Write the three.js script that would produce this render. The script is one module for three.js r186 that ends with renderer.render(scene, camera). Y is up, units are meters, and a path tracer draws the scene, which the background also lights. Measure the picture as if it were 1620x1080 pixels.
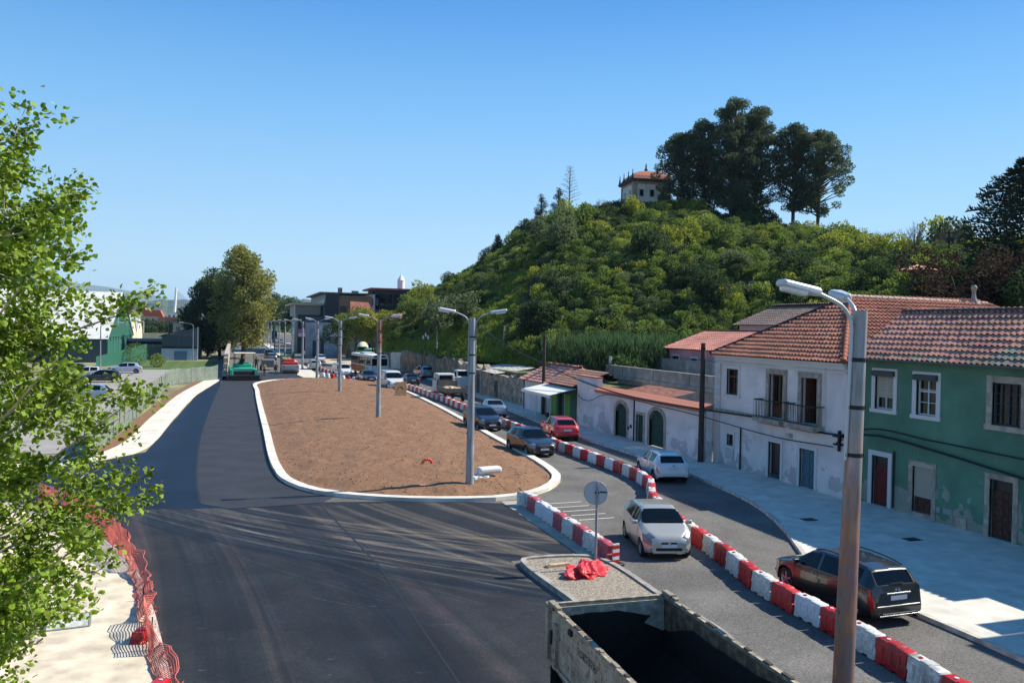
import * as THREE from 'three';
import { mergeGeometries, toCreasedNormals } from 'three/addons/utils/BufferGeometryUtils.js';
import { RoundedBoxGeometry } from 'three/addons/geometries/RoundedBoxGeometry.js';
import { MarchingCubes } from 'three/addons/objects/MarchingCubes.js';

// ---------- camera, sky, sun, exposure ----------
const scene = new THREE.Scene();
const W = 1024, H = 682;
const camera = new THREE.PerspectiveCamera(44.72, W / H, 0.1, 20000);
camera.position.set(0, 7.2, 0);
camera.rotation.order = 'YXZ';
camera.rotation.set(-0.01599, -0.32289, 0.02);
scene.add(camera);
const renderer = new THREE.WebGLRenderer({ antialias: true });
renderer.setSize(W, H);
renderer.toneMapping = THREE.LinearToneMapping;
renderer.toneMappingExposure = 1.6;
renderer.shadowMap.enabled = true;
const SUN = new THREE.Vector3(1, 0.905, 0.01).normalize();
const sun = new THREE.DirectionalLight(new THREE.Color(1, 0.94, 0.82), 5);
sun.position.copy(SUN).multiplyScalar(200).add(new THREE.Vector3(20, 0, -60));
sun.target.position.set(20, 0, -60);
sun.castShadow = true; sun.shadow.radius = 1;
Object.assign(sun.shadow.camera, { left: -150, right: 150, top: 150, bottom: -150, near: 1, far: 600 });
sun.shadow.mapSize.set(4096, 4096);
scene.add(sun, sun.target);
{ // clear spring sky: deep blue overhead, pale towards the horizon
  const w = 256, h = 256, d = new Float32Array(w * h * 4);
  const stops = [[-90, .26, .28, .28], [-3, .38, .48, .54], [0, .46, .585, .625], [3, .375, .54, .64], [8, .25, .44, .635], [14, .145, .345, .60], [21, .066, .225, .52], [35, .038, .155, .40], [90, .028, .11, .31]];
  for (let j = 0; j < h; j++) {
    const el = ((j + .5) / h - .5) * 180;
    let k = 0; while (k < stops.length - 2 && el > stops[k + 1][0]) k++;
    const a = stops[k], b = stops[k + 1], t = Math.min(1, Math.max(0, (el - a[0]) / (b[0] - a[0])));
    for (let i = 0; i < w; i++) {
      const az = ((i + .5) / w - .5) * 2 * Math.PI;            // 0 = +x (towards the sun)
      const g = 1 + .12 * Math.cos(az) * Math.cos(el * Math.PI / 180);
      const q = (j * w + i) * 4;
      for (let c = 0; c < 3; c++) d[q + c] = (a[1 + c] + (b[1 + c] - a[1 + c]) * t) * g;
      d[q + 3] = 1;
    }
  }
  const t = new THREE.DataTexture(d, w, h, THREE.RGBAFormat, THREE.FloatType);
  t.mapping = THREE.EquirectangularReflectionMapping; t.magFilter = t.minFilter = THREE.LinearFilter; t.wrapS = THREE.RepeatWrapping;
  t.needsUpdate = true;
  scene.background = t; scene.environment = t;
}
scene.fog = new THREE.FogExp2(new THREE.Color(.46, .68, .95), 0.00007);

// ---------- helpers ----------
let seed_ = 7;
const rs = (s) => { seed_ = s >>> 0; };
const rnd = () => { seed_ = (seed_ + 0x6D2B79F5) >>> 0; let t = seed_; t = Math.imul(t ^ (t >>> 15), t | 1); t ^= t + Math.imul(t ^ (t >>> 7), t | 61); return ((t ^ (t >>> 14)) >>> 0) / 4294967296; };
const rr = (a, b) => a + (b - a) * rnd();
const V = (x, y, z) => new THREE.Vector3(x, y, z);
const lerp = (a, b, t) => a + (b - a) * t, cl = (x, a = 0, b = 1) => Math.min(b, Math.max(a, x));
const sm = (a, b, x) => { const t = cl((x - a) / (b - a)); return t * t * (3 - 2 * t); };
const hsh = (x, y, s) => { let n = Math.imul(x, 374761393) + Math.imul(y, 668265263) + Math.imul(s, 2147483647 ^ 0x5bd1e995) | 0; n = Math.imul(n ^ (n >>> 13), 1274126177); return ((n ^ (n >>> 16)) >>> 0) / 4294967296; };
function vn(x, y, p, s) { const xi = Math.floor(x), yi = Math.floor(y), fx = x - xi, fy = y - yi, m = (a) => ((a % p) + p) % p; const u = fx * fx * (3 - 2 * fx), v = fy * fy * (3 - 2 * fy); return lerp(lerp(hsh(m(xi), m(yi), s), hsh(m(xi + 1), m(yi), s), u), lerp(hsh(m(xi), m(yi + 1), s), hsh(m(xi + 1), m(yi + 1), s), u), v); }
function fbm(u, v, p, oct, s) { let a = 0, k = .5, n = 0; for (let o = 0; o < oct; o++) { a += k * vn(u * p, v * p, p, s + o); n += k; k *= .5; p *= 2; } return a / n; }
const count = {};
function numbered(n) { const k = count[n] = (count[n] ?? -1) + 1; return k ? n + '_' + String(k).padStart(3, '0') : n; }
function tag(o, label, category, group, kind) { if (label) o.userData.label = label; if (category) o.userData.category = category; if (group) o.userData.group = group; if (kind) o.userData.kind = kind; return o; }
function thing(name, label, category, p = [0, 0, 0], turn = 0, group) { const o = new THREE.Group(); o.name = numbered(name); o.position.set(...p); o.rotation.y = turn; scene.add(o); return tag(o, label, category, group); }
function norm(g) { g = g.index ? g.toNonIndexed() : g; for (const k of Object.keys(g.attributes)) if (!['position', 'normal', 'uv', 'color'].includes(k)) g.deleteAttribute(k); if (!g.attributes.normal) g.computeVertexNormals(); if (!g.attributes.uv) g.setAttribute('uv', new THREE.BufferAttribute(new Float32Array(g.attributes.position.count * 2), 2)); return g; }
function mg(list) { if (!Array.isArray(list)) return list; if (list.length === 1) return list[0]; list = list.map(norm); const hasC = list.some((g) => g.attributes.color); if (hasC) for (const g of list) if (!g.attributes.color) g.setAttribute('color', new THREE.BufferAttribute(new Float32Array(g.attributes.position.count * 3).fill(1), 3)); return mergeGeometries(list); }
function obj(name, geo, mat, parent = scene) { const m = new THREE.Mesh(mg(geo), mat); m.name = parent === scene ? numbered(name) : name; m.castShadow = m.receiveShadow = true; parent.add(m); return m; }
function struct(name, geo, mat) { const m = obj(name, geo, mat); m.userData.kind = 'structure'; return m; }
function dup(root, p, turn, label, group) { const r = root.clone(); r.name = numbered(root.name.replace(/_\d{3}$/, '')); r.userData = { ...root.userData }; scene.add(r); if (p) r.position.set(...p); if (turn !== undefined) r.rotation.y = turn; if (label) r.userData.label = label; if (group) r.userData.group = group; return r; }
function uvBox(g) { g = norm(g); const P = g.attributes.position, U = new Float32Array(P.count * 2); const a = V(), b = V(), c = V(); for (let i = 0; i < P.count; i += 3) { a.fromBufferAttribute(P, i); b.fromBufferAttribute(P, i + 1); c.fromBufferAttribute(P, i + 2); const n = b.clone().sub(a).cross(c.clone().sub(a)); const x = Math.abs(n.x), y = Math.abs(n.y), z = Math.abs(n.z); for (let k = 0; k < 3; k++) { const p = [a, b, c][k]; let u, v; if (y >= x && y >= z) { u = p.x; v = p.z; } else if (x >= z) { u = p.z; v = p.y; } else { u = p.x; v = p.y; } U[(i + k) * 2] = u; U[(i + k) * 2 + 1] = v; } } g.setAttribute('uv', new THREE.BufferAttribute(U, 2)); return g; }
const bx = (w, h, d, x = 0, y = 0, z = 0, ry = 0, rx = 0, rz = 0) => { const g = new THREE.BoxGeometry(w, h, d); if (rx) g.rotateX(rx); if (rz) g.rotateZ(rz); if (ry) g.rotateY(ry); return uvBox(g.translate(x, y, z)); };
const rb = (w, h, d, r, x = 0, y = 0, z = 0, ry = 0, s = 2) => { const g = new RoundedBoxGeometry(w, h, d, s, r); if (ry) g.rotateY(ry); return norm(g.translate(x, y, z)); };
function cyl(a, b, r0, r1 = r0, n = 10, open = false) { const d = b.clone().sub(a), L = d.length(); const g = new THREE.CylinderGeometry(r1, r0, L, n, 1, open); g.translate(0, L / 2, 0); g.applyQuaternion(new THREE.Quaternion().setFromUnitVectors(V(0, 1, 0), d.normalize())); return norm(g.translate(a.x, a.y, a.z)); }
const tube = (pts, r, seg = 12, n = 6) => norm(new THREE.TubeGeometry(new THREE.CatmullRomCurve3(pts), seg, r, n));
function poly(pts, y) { const s = new THREE.Shape(pts.map(([x, z]) => new THREE.Vector2(x, -z))); return uvBox(new THREE.ShapeGeometry(s).rotateX(-Math.PI / 2).translate(0, y, 0)); }
function slab(pts, y0, h) { const s = new THREE.Shape(pts.map(([x, z]) => new THREE.Vector2(x, -z))); return uvBox(new THREE.ExtrudeGeometry(s, { depth: h, bevelEnabled: false }).rotateX(-Math.PI / 2).translate(0, y0, 0)); }
function smooth(pts, n, closed = false) { const c = new THREE.CatmullRomCurve3(pts.map(([x, z]) => V(x, 0, z)), closed, 'centripetal'); return c.getSpacedPoints(n).slice(0, closed ? n : n + 1).map((p) => [p.x, p.z]); }
function offs(pts, d, closed) { const n = pts.length; return pts.map((p, i) => { const a = pts[closed ? (i - 1 + n) % n : Math.max(0, i - 1)], b = pts[closed ? (i + 1) % n : Math.min(n - 1, i + 1)]; const dx = b[0] - a[0], dz = b[1] - a[1], l = Math.hypot(dx, dz) || 1; return [p[0] - dz / l * d, p[1] + dx / l * d]; }); }
function ribbon(pts, d0, d1, y0, y1, closed) { // a kerb: band between two offsets of a line, with its sides
  const a = offs(pts, d0, closed), b = offs(pts, d1, closed), P = [], n = pts.length, N = closed ? n : n - 1;
  const q = (p, r, s, t) => P.push(...p, ...r, ...s, ...p, ...s, ...t);
  for (let i = 0; i < N; i++) { const j = (i + 1) % n; const A0 = [a[i][0], y1, a[i][1]], A1 = [a[j][0], y1, a[j][1]], B0 = [b[i][0], y1, b[i][1]], B1 = [b[j][0], y1, b[j][1]]; const lo = (p) => [p[0], y0, p[2]]; if (d1 > d0) { q(A0, B0, B1, A1); q(lo(A0), A0, A1, lo(A1)); q(B0, lo(B0), lo(B1), B1); } else { q(B0, A0, A1, B1); q(A0, lo(A0), lo(A1), A1); q(lo(B0), B0, B1, lo(B1)); } }
  const g = new THREE.BufferGeometry(); g.setAttribute('position', new THREE.BufferAttribute(new Float32Array(P), 3)); g.computeVertexNormals(); 
  const N2 = g.attributes.normal; return uvBox(g);
}
const wallX = (x0, t, outline, holes = []) => { const s = new THREE.Shape(outline.map(([z, y]) => new THREE.Vector2(z, y))); for (const h of holes) s.holes.push(new THREE.Path(h.map(([z, y]) => new THREE.Vector2(z, y)))); return uvBox(new THREE.ExtrudeGeometry(s, { depth: t, bevelEnabled: false, curveSegments: 10 }).rotateY(-Math.PI / 2).translate(x0 + t, 0, 0)); };
const rect = (z0, z1, y0, y1) => [[z0, y0], [z1, y0], [z1, y1], [z0, y1]];
const arch = (z0, z1, y0, y1, rise) => { const o = [[z0, y0], [z1, y0]], c = (z0 + z1) / 2, r = (z1 - z0) / 2; for (let i = 0; i <= 10; i++) { const a = i / 10 * Math.PI; o.push([c + r * Math.cos(a), y1 - rise + rise * Math.sin(a)]); } return o; };
// textures: fn(u, v) gives sRGB 0..255
function tex(size, metres, fn, srgb = true) { const d = new Uint8Array(size * size * 4); for (let j = 0; j < size; j++) for (let i = 0; i < size; i++) { const c = fn(i / size, j / size), q = (j * size + i) * 4; d[q] = cl(c[0], 0, 255); d[q + 1] = cl(c[1], 0, 255); d[q + 2] = cl(c[2], 0, 255); d[q + 3] = 255; } const t = new THREE.DataTexture(d, size, size); if (srgb) t.colorSpace = THREE.SRGBColorSpace; t.wrapS = t.wrapT = THREE.RepeatWrapping; t.magFilter = t.minFilter = THREE.LinearFilter; t.repeat.set(1 / metres, 1 / metres); t.needsUpdate = true; return t; }
const mat = (hex, rough = .8, o = {}) => new THREE.MeshStandardMaterial({ color: hex, roughness: rough, ...o });
const grey = (v) => [v, v, v];
const bumpT = tex(256, 1.5, (u, v) => grey(255 * (.6 * fbm(u, v, 16, 4, 5) + .4 * hsh(u * 256 | 0, v * 256 | 0, 3))), false);
const noiseCache = {};
function mottled(hex, amt, metres, size, s, p = 8, o = {}) { // a painted / plastered / stony surface with patches and grain
  if (size <= 256) { // alike grains share one grey map, tinted by the material's colour
    const near = (l, x) => l.reduce((q, y) => (Math.abs(Math.log(y / x)) < Math.abs(Math.log(q / x)) ? y : q)); amt = near([.12, .25, .45], amt); const m = near([.8, 2, 5, 20, 400], metres), k = amt + '_' + m;
    const t = noiseCache[k] ??= tex(256, m, (u, v) => { const n = (fbm(u, v, 9, 5, 31 + m) - .5) * 2 * amt + (hsh(u * 256 | 0, v * 256 | 0, 9) - .5) * amt * .35; return grey(186 * (1 + n)); });
    return new THREE.MeshStandardMaterial({ color: new THREE.Color(hex).multiplyScalar(2.05), map: t, roughness: .85, bumpMap: bumpT, bumpScale: .004, ...o });
  }
  const c = new THREE.Color(hex), b = [c.r, c.g, c.b].map((x) => Math.round(255 * (x <= .0031308 ? x * 12.92 : 1.055 * x ** (1 / 2.4) - .055)));
  const t = tex(size, metres, (u, v) => { const n = (fbm(u, v, p, 5, s) - .5) * 2 * amt + (hsh(u * size | 0, v * size | 0, s + 9) - .5) * amt * .35; return b.map((x) => x * (1 + n)); });
  return new THREE.MeshStandardMaterial({ map: t, roughness: .85, bumpMap: bumpT, bumpScale: .004, ...o });
}
// ---------- ground, roads, pavements ----------
const M = (hex, rough = .8, o = {}) => new THREE.MeshStandardMaterial({ color: hex, roughness: rough, ...o });
const asphaltTex = (b, amt, m, s) => tex(1024, m, (u, v) => { const n = (fbm(u, v, 6, 5, s) - .5) * amt * 2, g = (hsh(u * 1024 | 0, v * 1024 | 0, s) - .5) * .5 + (vn(u * 340, v * 340, 340, s + 4) - .5) * .35; return b.map((x) => x * (1 + n + g)); });
const mOldAsphalt = new THREE.MeshPhysicalMaterial({ specularIntensity: .5, map: asphaltTex([97, 94, 90], .2, 9, 21), roughness: .85, bumpMap: bumpT, bumpScale: .004 });
const mFresh = new THREE.MeshPhysicalMaterial({ specularIntensity: .4, map: asphaltTex([18, 29, 46], .3, 8, 31), roughness: .55, bumpMap: bumpT, bumpScale: .006 });
const mMid = new THREE.MeshPhysicalMaterial({ specularIntensity: .5, map: asphaltTex([50, 50, 54], .2, 8, 41), roughness: .68, bumpMap: bumpT, bumpScale: .005 });
struct('ground', uvBox(new THREE.PlaneGeometry(30000, 30000).rotateX(-Math.PI / 2).translate(0, -.02, -8000)), mottled('#7d7a5a', .35, 40, 512, 3, 12));
struct('road', poly([[-1, 40], [26, 40], [26, -60], [27, -130], [24, -200], [24, -195], [42, -240], [42, -600], [-3, -600], [-3, -112], [-1, -100]], .003), mOldAsphalt);
// the newly laid junction with the dusty tracks that lorries left on it
const junctionMap = (() => {
  const N = 2048, S = 44, X0 = -22, Z0 = -46, c = document.createElement('canvas'); c.width = c.height = N; const g = c.getContext('2d'), k = N / S;
  g.fillStyle = '#26282c'; g.fillRect(0, 0, N, N);
  rs(90); const X = (x) => (x - X0) * k, Z = (z) => (z - Z0) * k;
  for (let i = 0; i < 160; i++) { g.fillStyle = `rgba(${rnd() < .5 ? '30,36,46' : '92,88,84'},${rr(.03, .09)})`; g.beginPath(); g.ellipse(rr(0, N), rr(0, N), rr(30, 220), rr(20, 120), rr(0, 3), 0, 7); g.fill(); }
  const stroke = (p, w, col) => { g.strokeStyle = col; g.lineWidth = w * k; g.beginPath(); g.moveTo(X(p[0]), Z(p[1])); g.bezierCurveTo(X(p[2]), Z(p[3]), X(p[4]), Z(p[5]), X(p[6]), Z(p[7])); g.stroke(); };
  g.lineCap = 'butt';
  const soft = (p, w, col, al) => { for (let n = 0; n < 9; n++) { const e = () => rr(-.5, .5) * w; const a0 = e(), a1 = e(); stroke([p[0] + a0, p[1] + a0 * .4, p[2] + a0, p[3] + a0 * .4, p[4] + a1, p[5] + a1, p[6] + a1, p[7] + a1], w * rr(.08, .4), `rgba(${col},${al * rr(.3, 1)})`); } };
  const sweep = (d, x1, dz) => [-7 + d * .5, -40.6, -2.6 + d * .45, -32.2 - d * .12, 1 + d * .5, -27.2 - d * .3, x1, -20.5 - d * .9 + dz];
  for (let i = 0; i < 13; i++) soft(sweep(rr(-2.5, 5.5), rr(7, 13), rr(-1, 1)), rr(.5, 1.3), '14,24,38', .2);      // dark bands left by wet tyres
  for (let i = 0; i < 15; i++) soft(sweep(rr(-1, 7.5), rr(6, 14), rr(-1, 2)), rr(.25, .9), '138,120,96', .085);       // dusty bands between them
  for (let i = 0; i < 14; i++) { const e = rr(-3.5, 4); soft([-1 + e, -37, 0 + e, -31, 2.4 + e, -22, 2.2 + e * 1.3, -5], rr(.4, 1.4), rnd() < .5 ? '110,86,80' : '16,24,34', .1); }
  for (let i = 0; i < 10; i++) { const e = rr(0, 6); soft([2.5 + e, -33.4, 3.6 + e, -30, 5.6 + e, -26, 8 + e, -21], rr(.3, 1.0), '150,132,104', .1); }
  for (let i = 0; i < 90; i++) { const t = rr(-2, 7), q = sweep(t, rr(4, 13), rr(-2, 2)); stroke(q, rr(.02, .06), rnd() < .5 ? `rgba(150,140,122,${rr(.05, .2)})` : `rgba(16,26,40,${rr(.1, .3)})`); }
  for (let i = 0; i < 26; i++) { const x = rr(1, 12), z = rr(-33, -12), l = rr(.2, 1.2), an = rr(.2, 1.1); stroke([x, z, x, z, x + l * Math.cos(an), z + l * Math.sin(an), x + l * Math.cos(an), z + l * Math.sin(an)], rr(.015, .05), `rgba(170,162,148,${rr(.08, .26)})`); }
  for (let i = 0; i < 900; i++) { const x = rr(X0, X0 + S), z = rr(Z0, 0); g.fillStyle = `rgba(170,158,142,${rr(.06, .3)})`; g.beginPath(); g.ellipse(X(x), Z(z), rr(.5, 6), rr(.4, 1.6), rr(-.4, .4), 0, 7); g.fill(); }
  const im = g.getImageData(0, 0, N, N), d = im.data; for (let i = 0; i < N * N; i++) { const x = i % N, y = i / N | 0, f = 1 + (hsh(x, y, 4) - .5) * .42 + (fbm(x / N, y / N, 40, 3, 8) - .5) * .35; d[i * 4] *= f; d[i * 4 + 1] *= f; d[i * 4 + 2] *= f; } g.putImageData(im, 0, 0);
  const t = new THREE.CanvasTexture(c); t.colorSpace = THREE.SRGBColorSpace; t.flipY = false; t.wrapS = t.wrapT = THREE.ClampToEdgeWrapping; t.repeat.set(1 / S, 1 / S); t.offset.set(-X0 / S, -Z0 / S); t.magFilter = THREE.LinearFilter; return t;
})();
const mJunction = new THREE.MeshPhysicalMaterial({ specularIntensity: .35, map: junctionMap, roughness: .7, bumpMap: bumpT, bumpScale: .005 });
const leftEdge = [[.6, 10], [-.6, -10], [-1.11, -17.69], [-1.72, -21.57], [-2.61, -26.14], [-3.99, -30.22], [-5.49, -33.57], [-8.5, -36.6], [-14, -38.4], [-21, -39]];
struct('junction_asphalt', poly([[9.8, 10], [9.8, -18], [8.2, -18.5], [8.2, -24.2], [10.4, -24.2], [10.7, -32.2], [8, -33.4], [3.2, -34.2], [-.8, -34.1], [-2.2, -46], [-21, -46], ...leftEdge.slice().reverse()], .009), mJunction);
const seam = smooth([[3.4, -34.02], [-.75, -33.93], [-1.35, -37], [-1.6, -41], [-1.91, -52.8], [-1.8, -80], [-1.5, -100]], 40);
struct('fresh_asphalt', poly([[-.75, -33.95], ...seam.filter((p) => p[1] < -34), [-1.5, -111], [-3.5, -87], [-4.54, -49.4], [-6.6, -46.6], [-10.2, -43.6], [-21, -42.5], [-21, -40.2], [-9, -38.2], [-3.6, -34.4]], .014), mFresh);
struct('asphalt_lane', poly([...seam, [8.5, -100], [8.5, -124], [-1.5, -124], [-1.4, -100], [8, -100.6], [3, -100], [3.6, -34]].filter((p, i) => i <= 40).concat([[-1.2, -124], [9, -124], [10, -112], [4.6, -107], [2.3, -102.6], [2.0, -90], [1.9, -58], [1.9, -42], [2.2, -38.4], [3.4, -35.7], [4, -35]]), .017), mMid);
// tar joints
struct('tar_joint', [ribbon([[3.3, -33.95], [4.2, -24.7], [4.45, -14]], -.035, .035, .009, .0125), ribbon(seam, -.05, .05, .017, .0205)], M('#131418', .6));
const pale = (s, hex = '#c9c2b2') => mottled(hex, .16, 6, 512, s, 10);
const mPave = mottled('#c4bfb2', .12, 7, 1024, 52, 16, { roughness: .9 }), mCream = mottled('#c9bba2', .2, 5, 1024, 53, 14), mKerb = mottled('#b9b3a6', .22, 2.5, 256, 54);
const kerbLine = smooth([[16.2, 12], [16.45, -6], [16.67, -13.67], [16.75, -16], [16.5, -19.3], [17.3, -22], [18.7, -24.6], [20.6, -29.4], [21.6, -35.9], [21.85, -43], [21.7, -51.6], [22.3, -63], [23.6, -81], [25.2, -112]], 70);
struct('pavement', slab([...offs(kerbLine, .15), [27, -112], [27, 12]], -.01, .13), mPave);
struct('kerb', ribbon(kerbLine, 0, .16, -.01, .125), mKerb);
struct('left_pavement', slab([...leftEdge.map(([x, z]) => [x - .22, z]), [-40, -38.5], [-40, 10]], -.01, .12), mCream);
struct('left_kerb', ribbon(leftEdge, 0, -.24, -.01, .118), mKerb);
const stripEdge = smooth([[-1.5, -111.5], [-2.2, -103], [-3.5, -87], [-4.2, -66], [-4.54, -52], [-5.2, -48.6], [-6.6, -46.6], [-10.2, -43.9], [-21, -42.6]], 40);
struct('new_pavement', slab([...stripEdge, ...offs(stripEdge, 1.6).reverse()], -.01, .12), pale(61, '#cfc6b6'));
const mSoil = mottled('#7a583c', .16, 4, 512, 71, 40, { bumpScale: .012 });
struct('soil_strip', slab([...offs(stripEdge, 1.6), ...offs(stripEdge, 2.45).reverse()], -.01, .1), mSoil);
struct('parking_lot', poly([[-7.6, -50], [-7.4, -101], [-8, -133.5], [-17, -133.5], [-17, -110], [-45, -110], [-45, -46]], -.008), mottled('#908b85', .14, 8, 512, 81));
struct('lawn', poly([[-8.4, -134], [-16, -134], [-19, -163], [-1, -163], [-1.4, -134]], -.006), mottled('#4a5f22', .4, 6, 256, 82));
// the kerbed island of bare earth
const isl = smooth([[2.51, -103.2], [2.1, -90.5], [1.87, -58.3], [1.88, -42], [2.25, -38.5], [3.4, -35.85], [5.74, -34], [8.18, -33.05], [10.82, -32.8], [12.95, -33.9], [14.75, -36.4], [15.45, -39], [16.38, -52.5], [17.5, -71.8], [17.95, -89.5], [17.3, -104], [13.5, -109.5], [10, -111], [5.4, -109]], 150, true);
struct('island_kerb', ribbon(isl, 0, -.42, -.01, .17, true), pale(62, '#cdc6b8'));
const inPoly = (p, x, z) => { let c = false; for (let i = 0, j = p.length - 1; i < p.length; j = i++) if ((p[i][1] > z) !== (p[j][1] > z) && x < (p[j][0] - p[i][0]) * (z - p[i][1]) / (p[j][1] - p[i][1]) + p[i][0]) c = !c; return c; };
const dPoly = (p, x, z) => { let m = 1e9; for (let i = 0, j = p.length - 1; i < p.length; j = i++) { const ax = p[j][0], az = p[j][1], bx_ = p[i][0] - ax, bz = p[i][1] - az; const t = cl(((x - ax) * bx_ + (z - az) * bz) / (bx_ * bx_ + bz * bz)); m = Math.min(m, Math.hypot(x - ax - t * bx_, z - az - t * bz)); } return m; };
const soilH = (x, z) => { const d = dPoly(isl, x, z); return .07 + .2 * sm(.3, 2.2, d) + .25 * sm(1, 6, d) + (fbm(x / 16, z / 16, 16, 4, 77) - .5) * .22 * sm(.2, 1, d) + (vn(x * 3.1, z * 3.1, 4096, 6) - .5) * .045 * sm(.3, .8, d); };
{
  const c0 = .24, nx = Math.ceil(17 / c0), nz = Math.ceil(79 / c0), P = [], hs = new Float32Array((nx + 1) * (nz + 1)).fill(NaN);
  for (let j = 0; j <= nz; j++) for (let i = 0; i <= nx; i++) { const x = 1.4 + i * c0, z = -32.4 - j * c0; if (inPoly(isl, x, z)) hs[j * (nx + 1) + i] = soilH(x, z); }
  for (let j = 0; j < nz; j++) for (let i = 0; i < nx; i++) { const a = j * (nx + 1) + i, b = a + 1, c = a + nx + 1, d = c + 1; if ([a, b, c, d].some((k) => Number.isNaN(hs[k]))) continue; const v = (k) => [1.4 + (k % (nx + 1)) * c0, hs[k], -32.4 - (k / (nx + 1) | 0) * c0]; P.push(...v(a), ...v(b), ...v(d), ...v(a), ...v(d), ...v(c)); }
  const g = new THREE.BufferGeometry(); g.setAttribute('position', new THREE.BufferAttribute(new Float32Array(P), 3)); g.computeVertexNormals(); uvBox(g); g.computeVertexNormals();
  struct('island_soil', g, mSoil);
  rs(5); const cg = new THREE.DodecahedronGeometry(.06, 0); { const p = cg.attributes.position; for (let i = 0; i < p.count; i++) p.setXYZ(i, p.getX(i) * 1.2, p.getY(i) * .7, p.getZ(i)); }
  const im = new THREE.InstancedMesh(cg, M('#74553f', .95), 6500), q = new THREE.Object3D(); let n = 0;
  while (n < 6500) { const x = rr(2, 18), z = -33 - 76 * rnd() ** 1.6; if (!inPoly(isl, x, z) || dPoly(isl, x, z) < .6) continue; const s = rr(.3, 1) ** 2 * .9; q.position.set(x, soilH(x, z) - .01, z); q.rotation.set(rr(0, 3), rr(0, 6), rr(0, 3)); q.scale.setScalar(s); q.updateMatrix(); im.setMatrixAt(n, q.matrix); im.setColorAt(n, new THREE.Color().setScalar(rr(.8, 1.35))); n++; }
  im.name = 'soil_clods'; im.castShadow = im.receiveShadow = true; scene.add(im); tag(im, 'loose clods of brown earth scattered over the kerbed traffic island', 'soil', null, 'stuff');
}
// small gravel island with raised kerb
const tri = smooth([[8.45, -23.9], [10.6, -23.75], [10.95, -23.2], [11.0, -19.6], [10.8, -16], [8.6, -16], [8.42, -20], [8.3, -23.3]], 70, true);
struct('small_island_kerb', ribbon(tri, 0, .17, -.01, .17, true), mottled('#8f8980', .2, 2, 256, 64));
struct('small_island_gravel', poly(offs(tri, .1, true), .12), mottled('#8a7f70', .5, 2, 512, 65, 60, { bumpScale: .02 }));
struct('concrete_strip', slab([[10.55, -32.6], [11.75, -32.6], [11.65, -23.9], [10.55, -23.9]], -.01, .035), pale(66, '#a59c8c'));
struct('road_marking', [0, 1, 2, 3, 4].map((i) => bx(1.5, .004, .09, 13.1 + i * .02, .009, -31.8 + i * .75, .05)), M('#b5b2a8', .8));
struct('central_reservation', slab([[8.7, -113], [10.6, -112], [11.3, -118], [11.2, -600], [9.6, -600], [9.3, -128], [8.3, -119]], -.01, .15), pale(67, '#c2baa8'));
struct('dirt_yard', poly([[15.5, -127], [21, -124], [28, -135], [29, -190], [16.6, -176]], .008), mottled('#b5a68e', .25, 8, 256, 68));
// ---------- the houses on the right of the street ----------
const mDullGlass = M('#14191d', .4), mStone = mottled('#9c9282', .25, 1.6, 256, 101), mGlass = M('#10171c', .06, { metalness: 0 }), mDark = M('#15130f', .8), mWhite = M('#c9c8c4', .7), mIron = M('#24262a', .55, { metalness: .5 });
// weathered wall colour: stains, flaking patches and bare mortar low down where the photograph shows them
function wallMat(hex, s, o = {}) {
  const c = new THREE.Color(hex), b = [c.r, c.g, c.b].map((x) => 255 * (x <= .0031308 ? x * 12.92 : 1.055 * x ** (1 / 2.4) - .055)), st = o.stain || [120, 112, 100], N = 1024, m = 13;
  const t = tex(N, m, (u, v) => {
    const y = v * m, n = (fbm(u, v, 14, 5, s) - .5) * (o.amt || .22) + (hsh(u * N | 0, v * N | 0, s) - .5) * .05;
    let k = 0; const streak = vn(u * 150, v * 5, 150, s + 2) * vn(u * 40, v * 3, 40, s + 3); k = sm(.42, .8, streak) * (o.streak ?? .35);
    if (o.peel) { const p = fbm(u, v, 20, 5, s + 5); k = Math.max(k, (o.peelK ?? .85) * sm(.56, .6, p + .24 * (1 - sm(.1, 1.6, y)) - .06) * (1 - sm(1.2, 2.4, y))); }
    return b.map((x, i) => lerp(x * (1 + n), st[i] * (1 + n), k));
  });
  return new THREE.MeshStandardMaterial({ map: t, roughness: .9, bumpMap: bumpT, bumpScale: .005 });
}
const mGreen = wallMat('#527b64', 111, { peel: true, stain: [150, 146, 132], streak: .25, amt: .35 }), mPinkW = wallMat('#d9cfca', 112, { peel: true, peelK: .45, stain: [146, 136, 132], streak: .4 });
const tileShape = (w, l) => { const g = new THREE.PlaneGeometry(w * 1.06, l * 1.12, 5, 1), p = g.attributes.position; for (let i = 0; i < p.count; i++) { const x = p.getX(i) / w + .5; p.setZ(i, Math.sin(x * Math.PI * 2) * w * .17 + (p.getY(i) < 0 ? .035 : 0)); } g.computeVertexNormals(); return g; };
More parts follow.
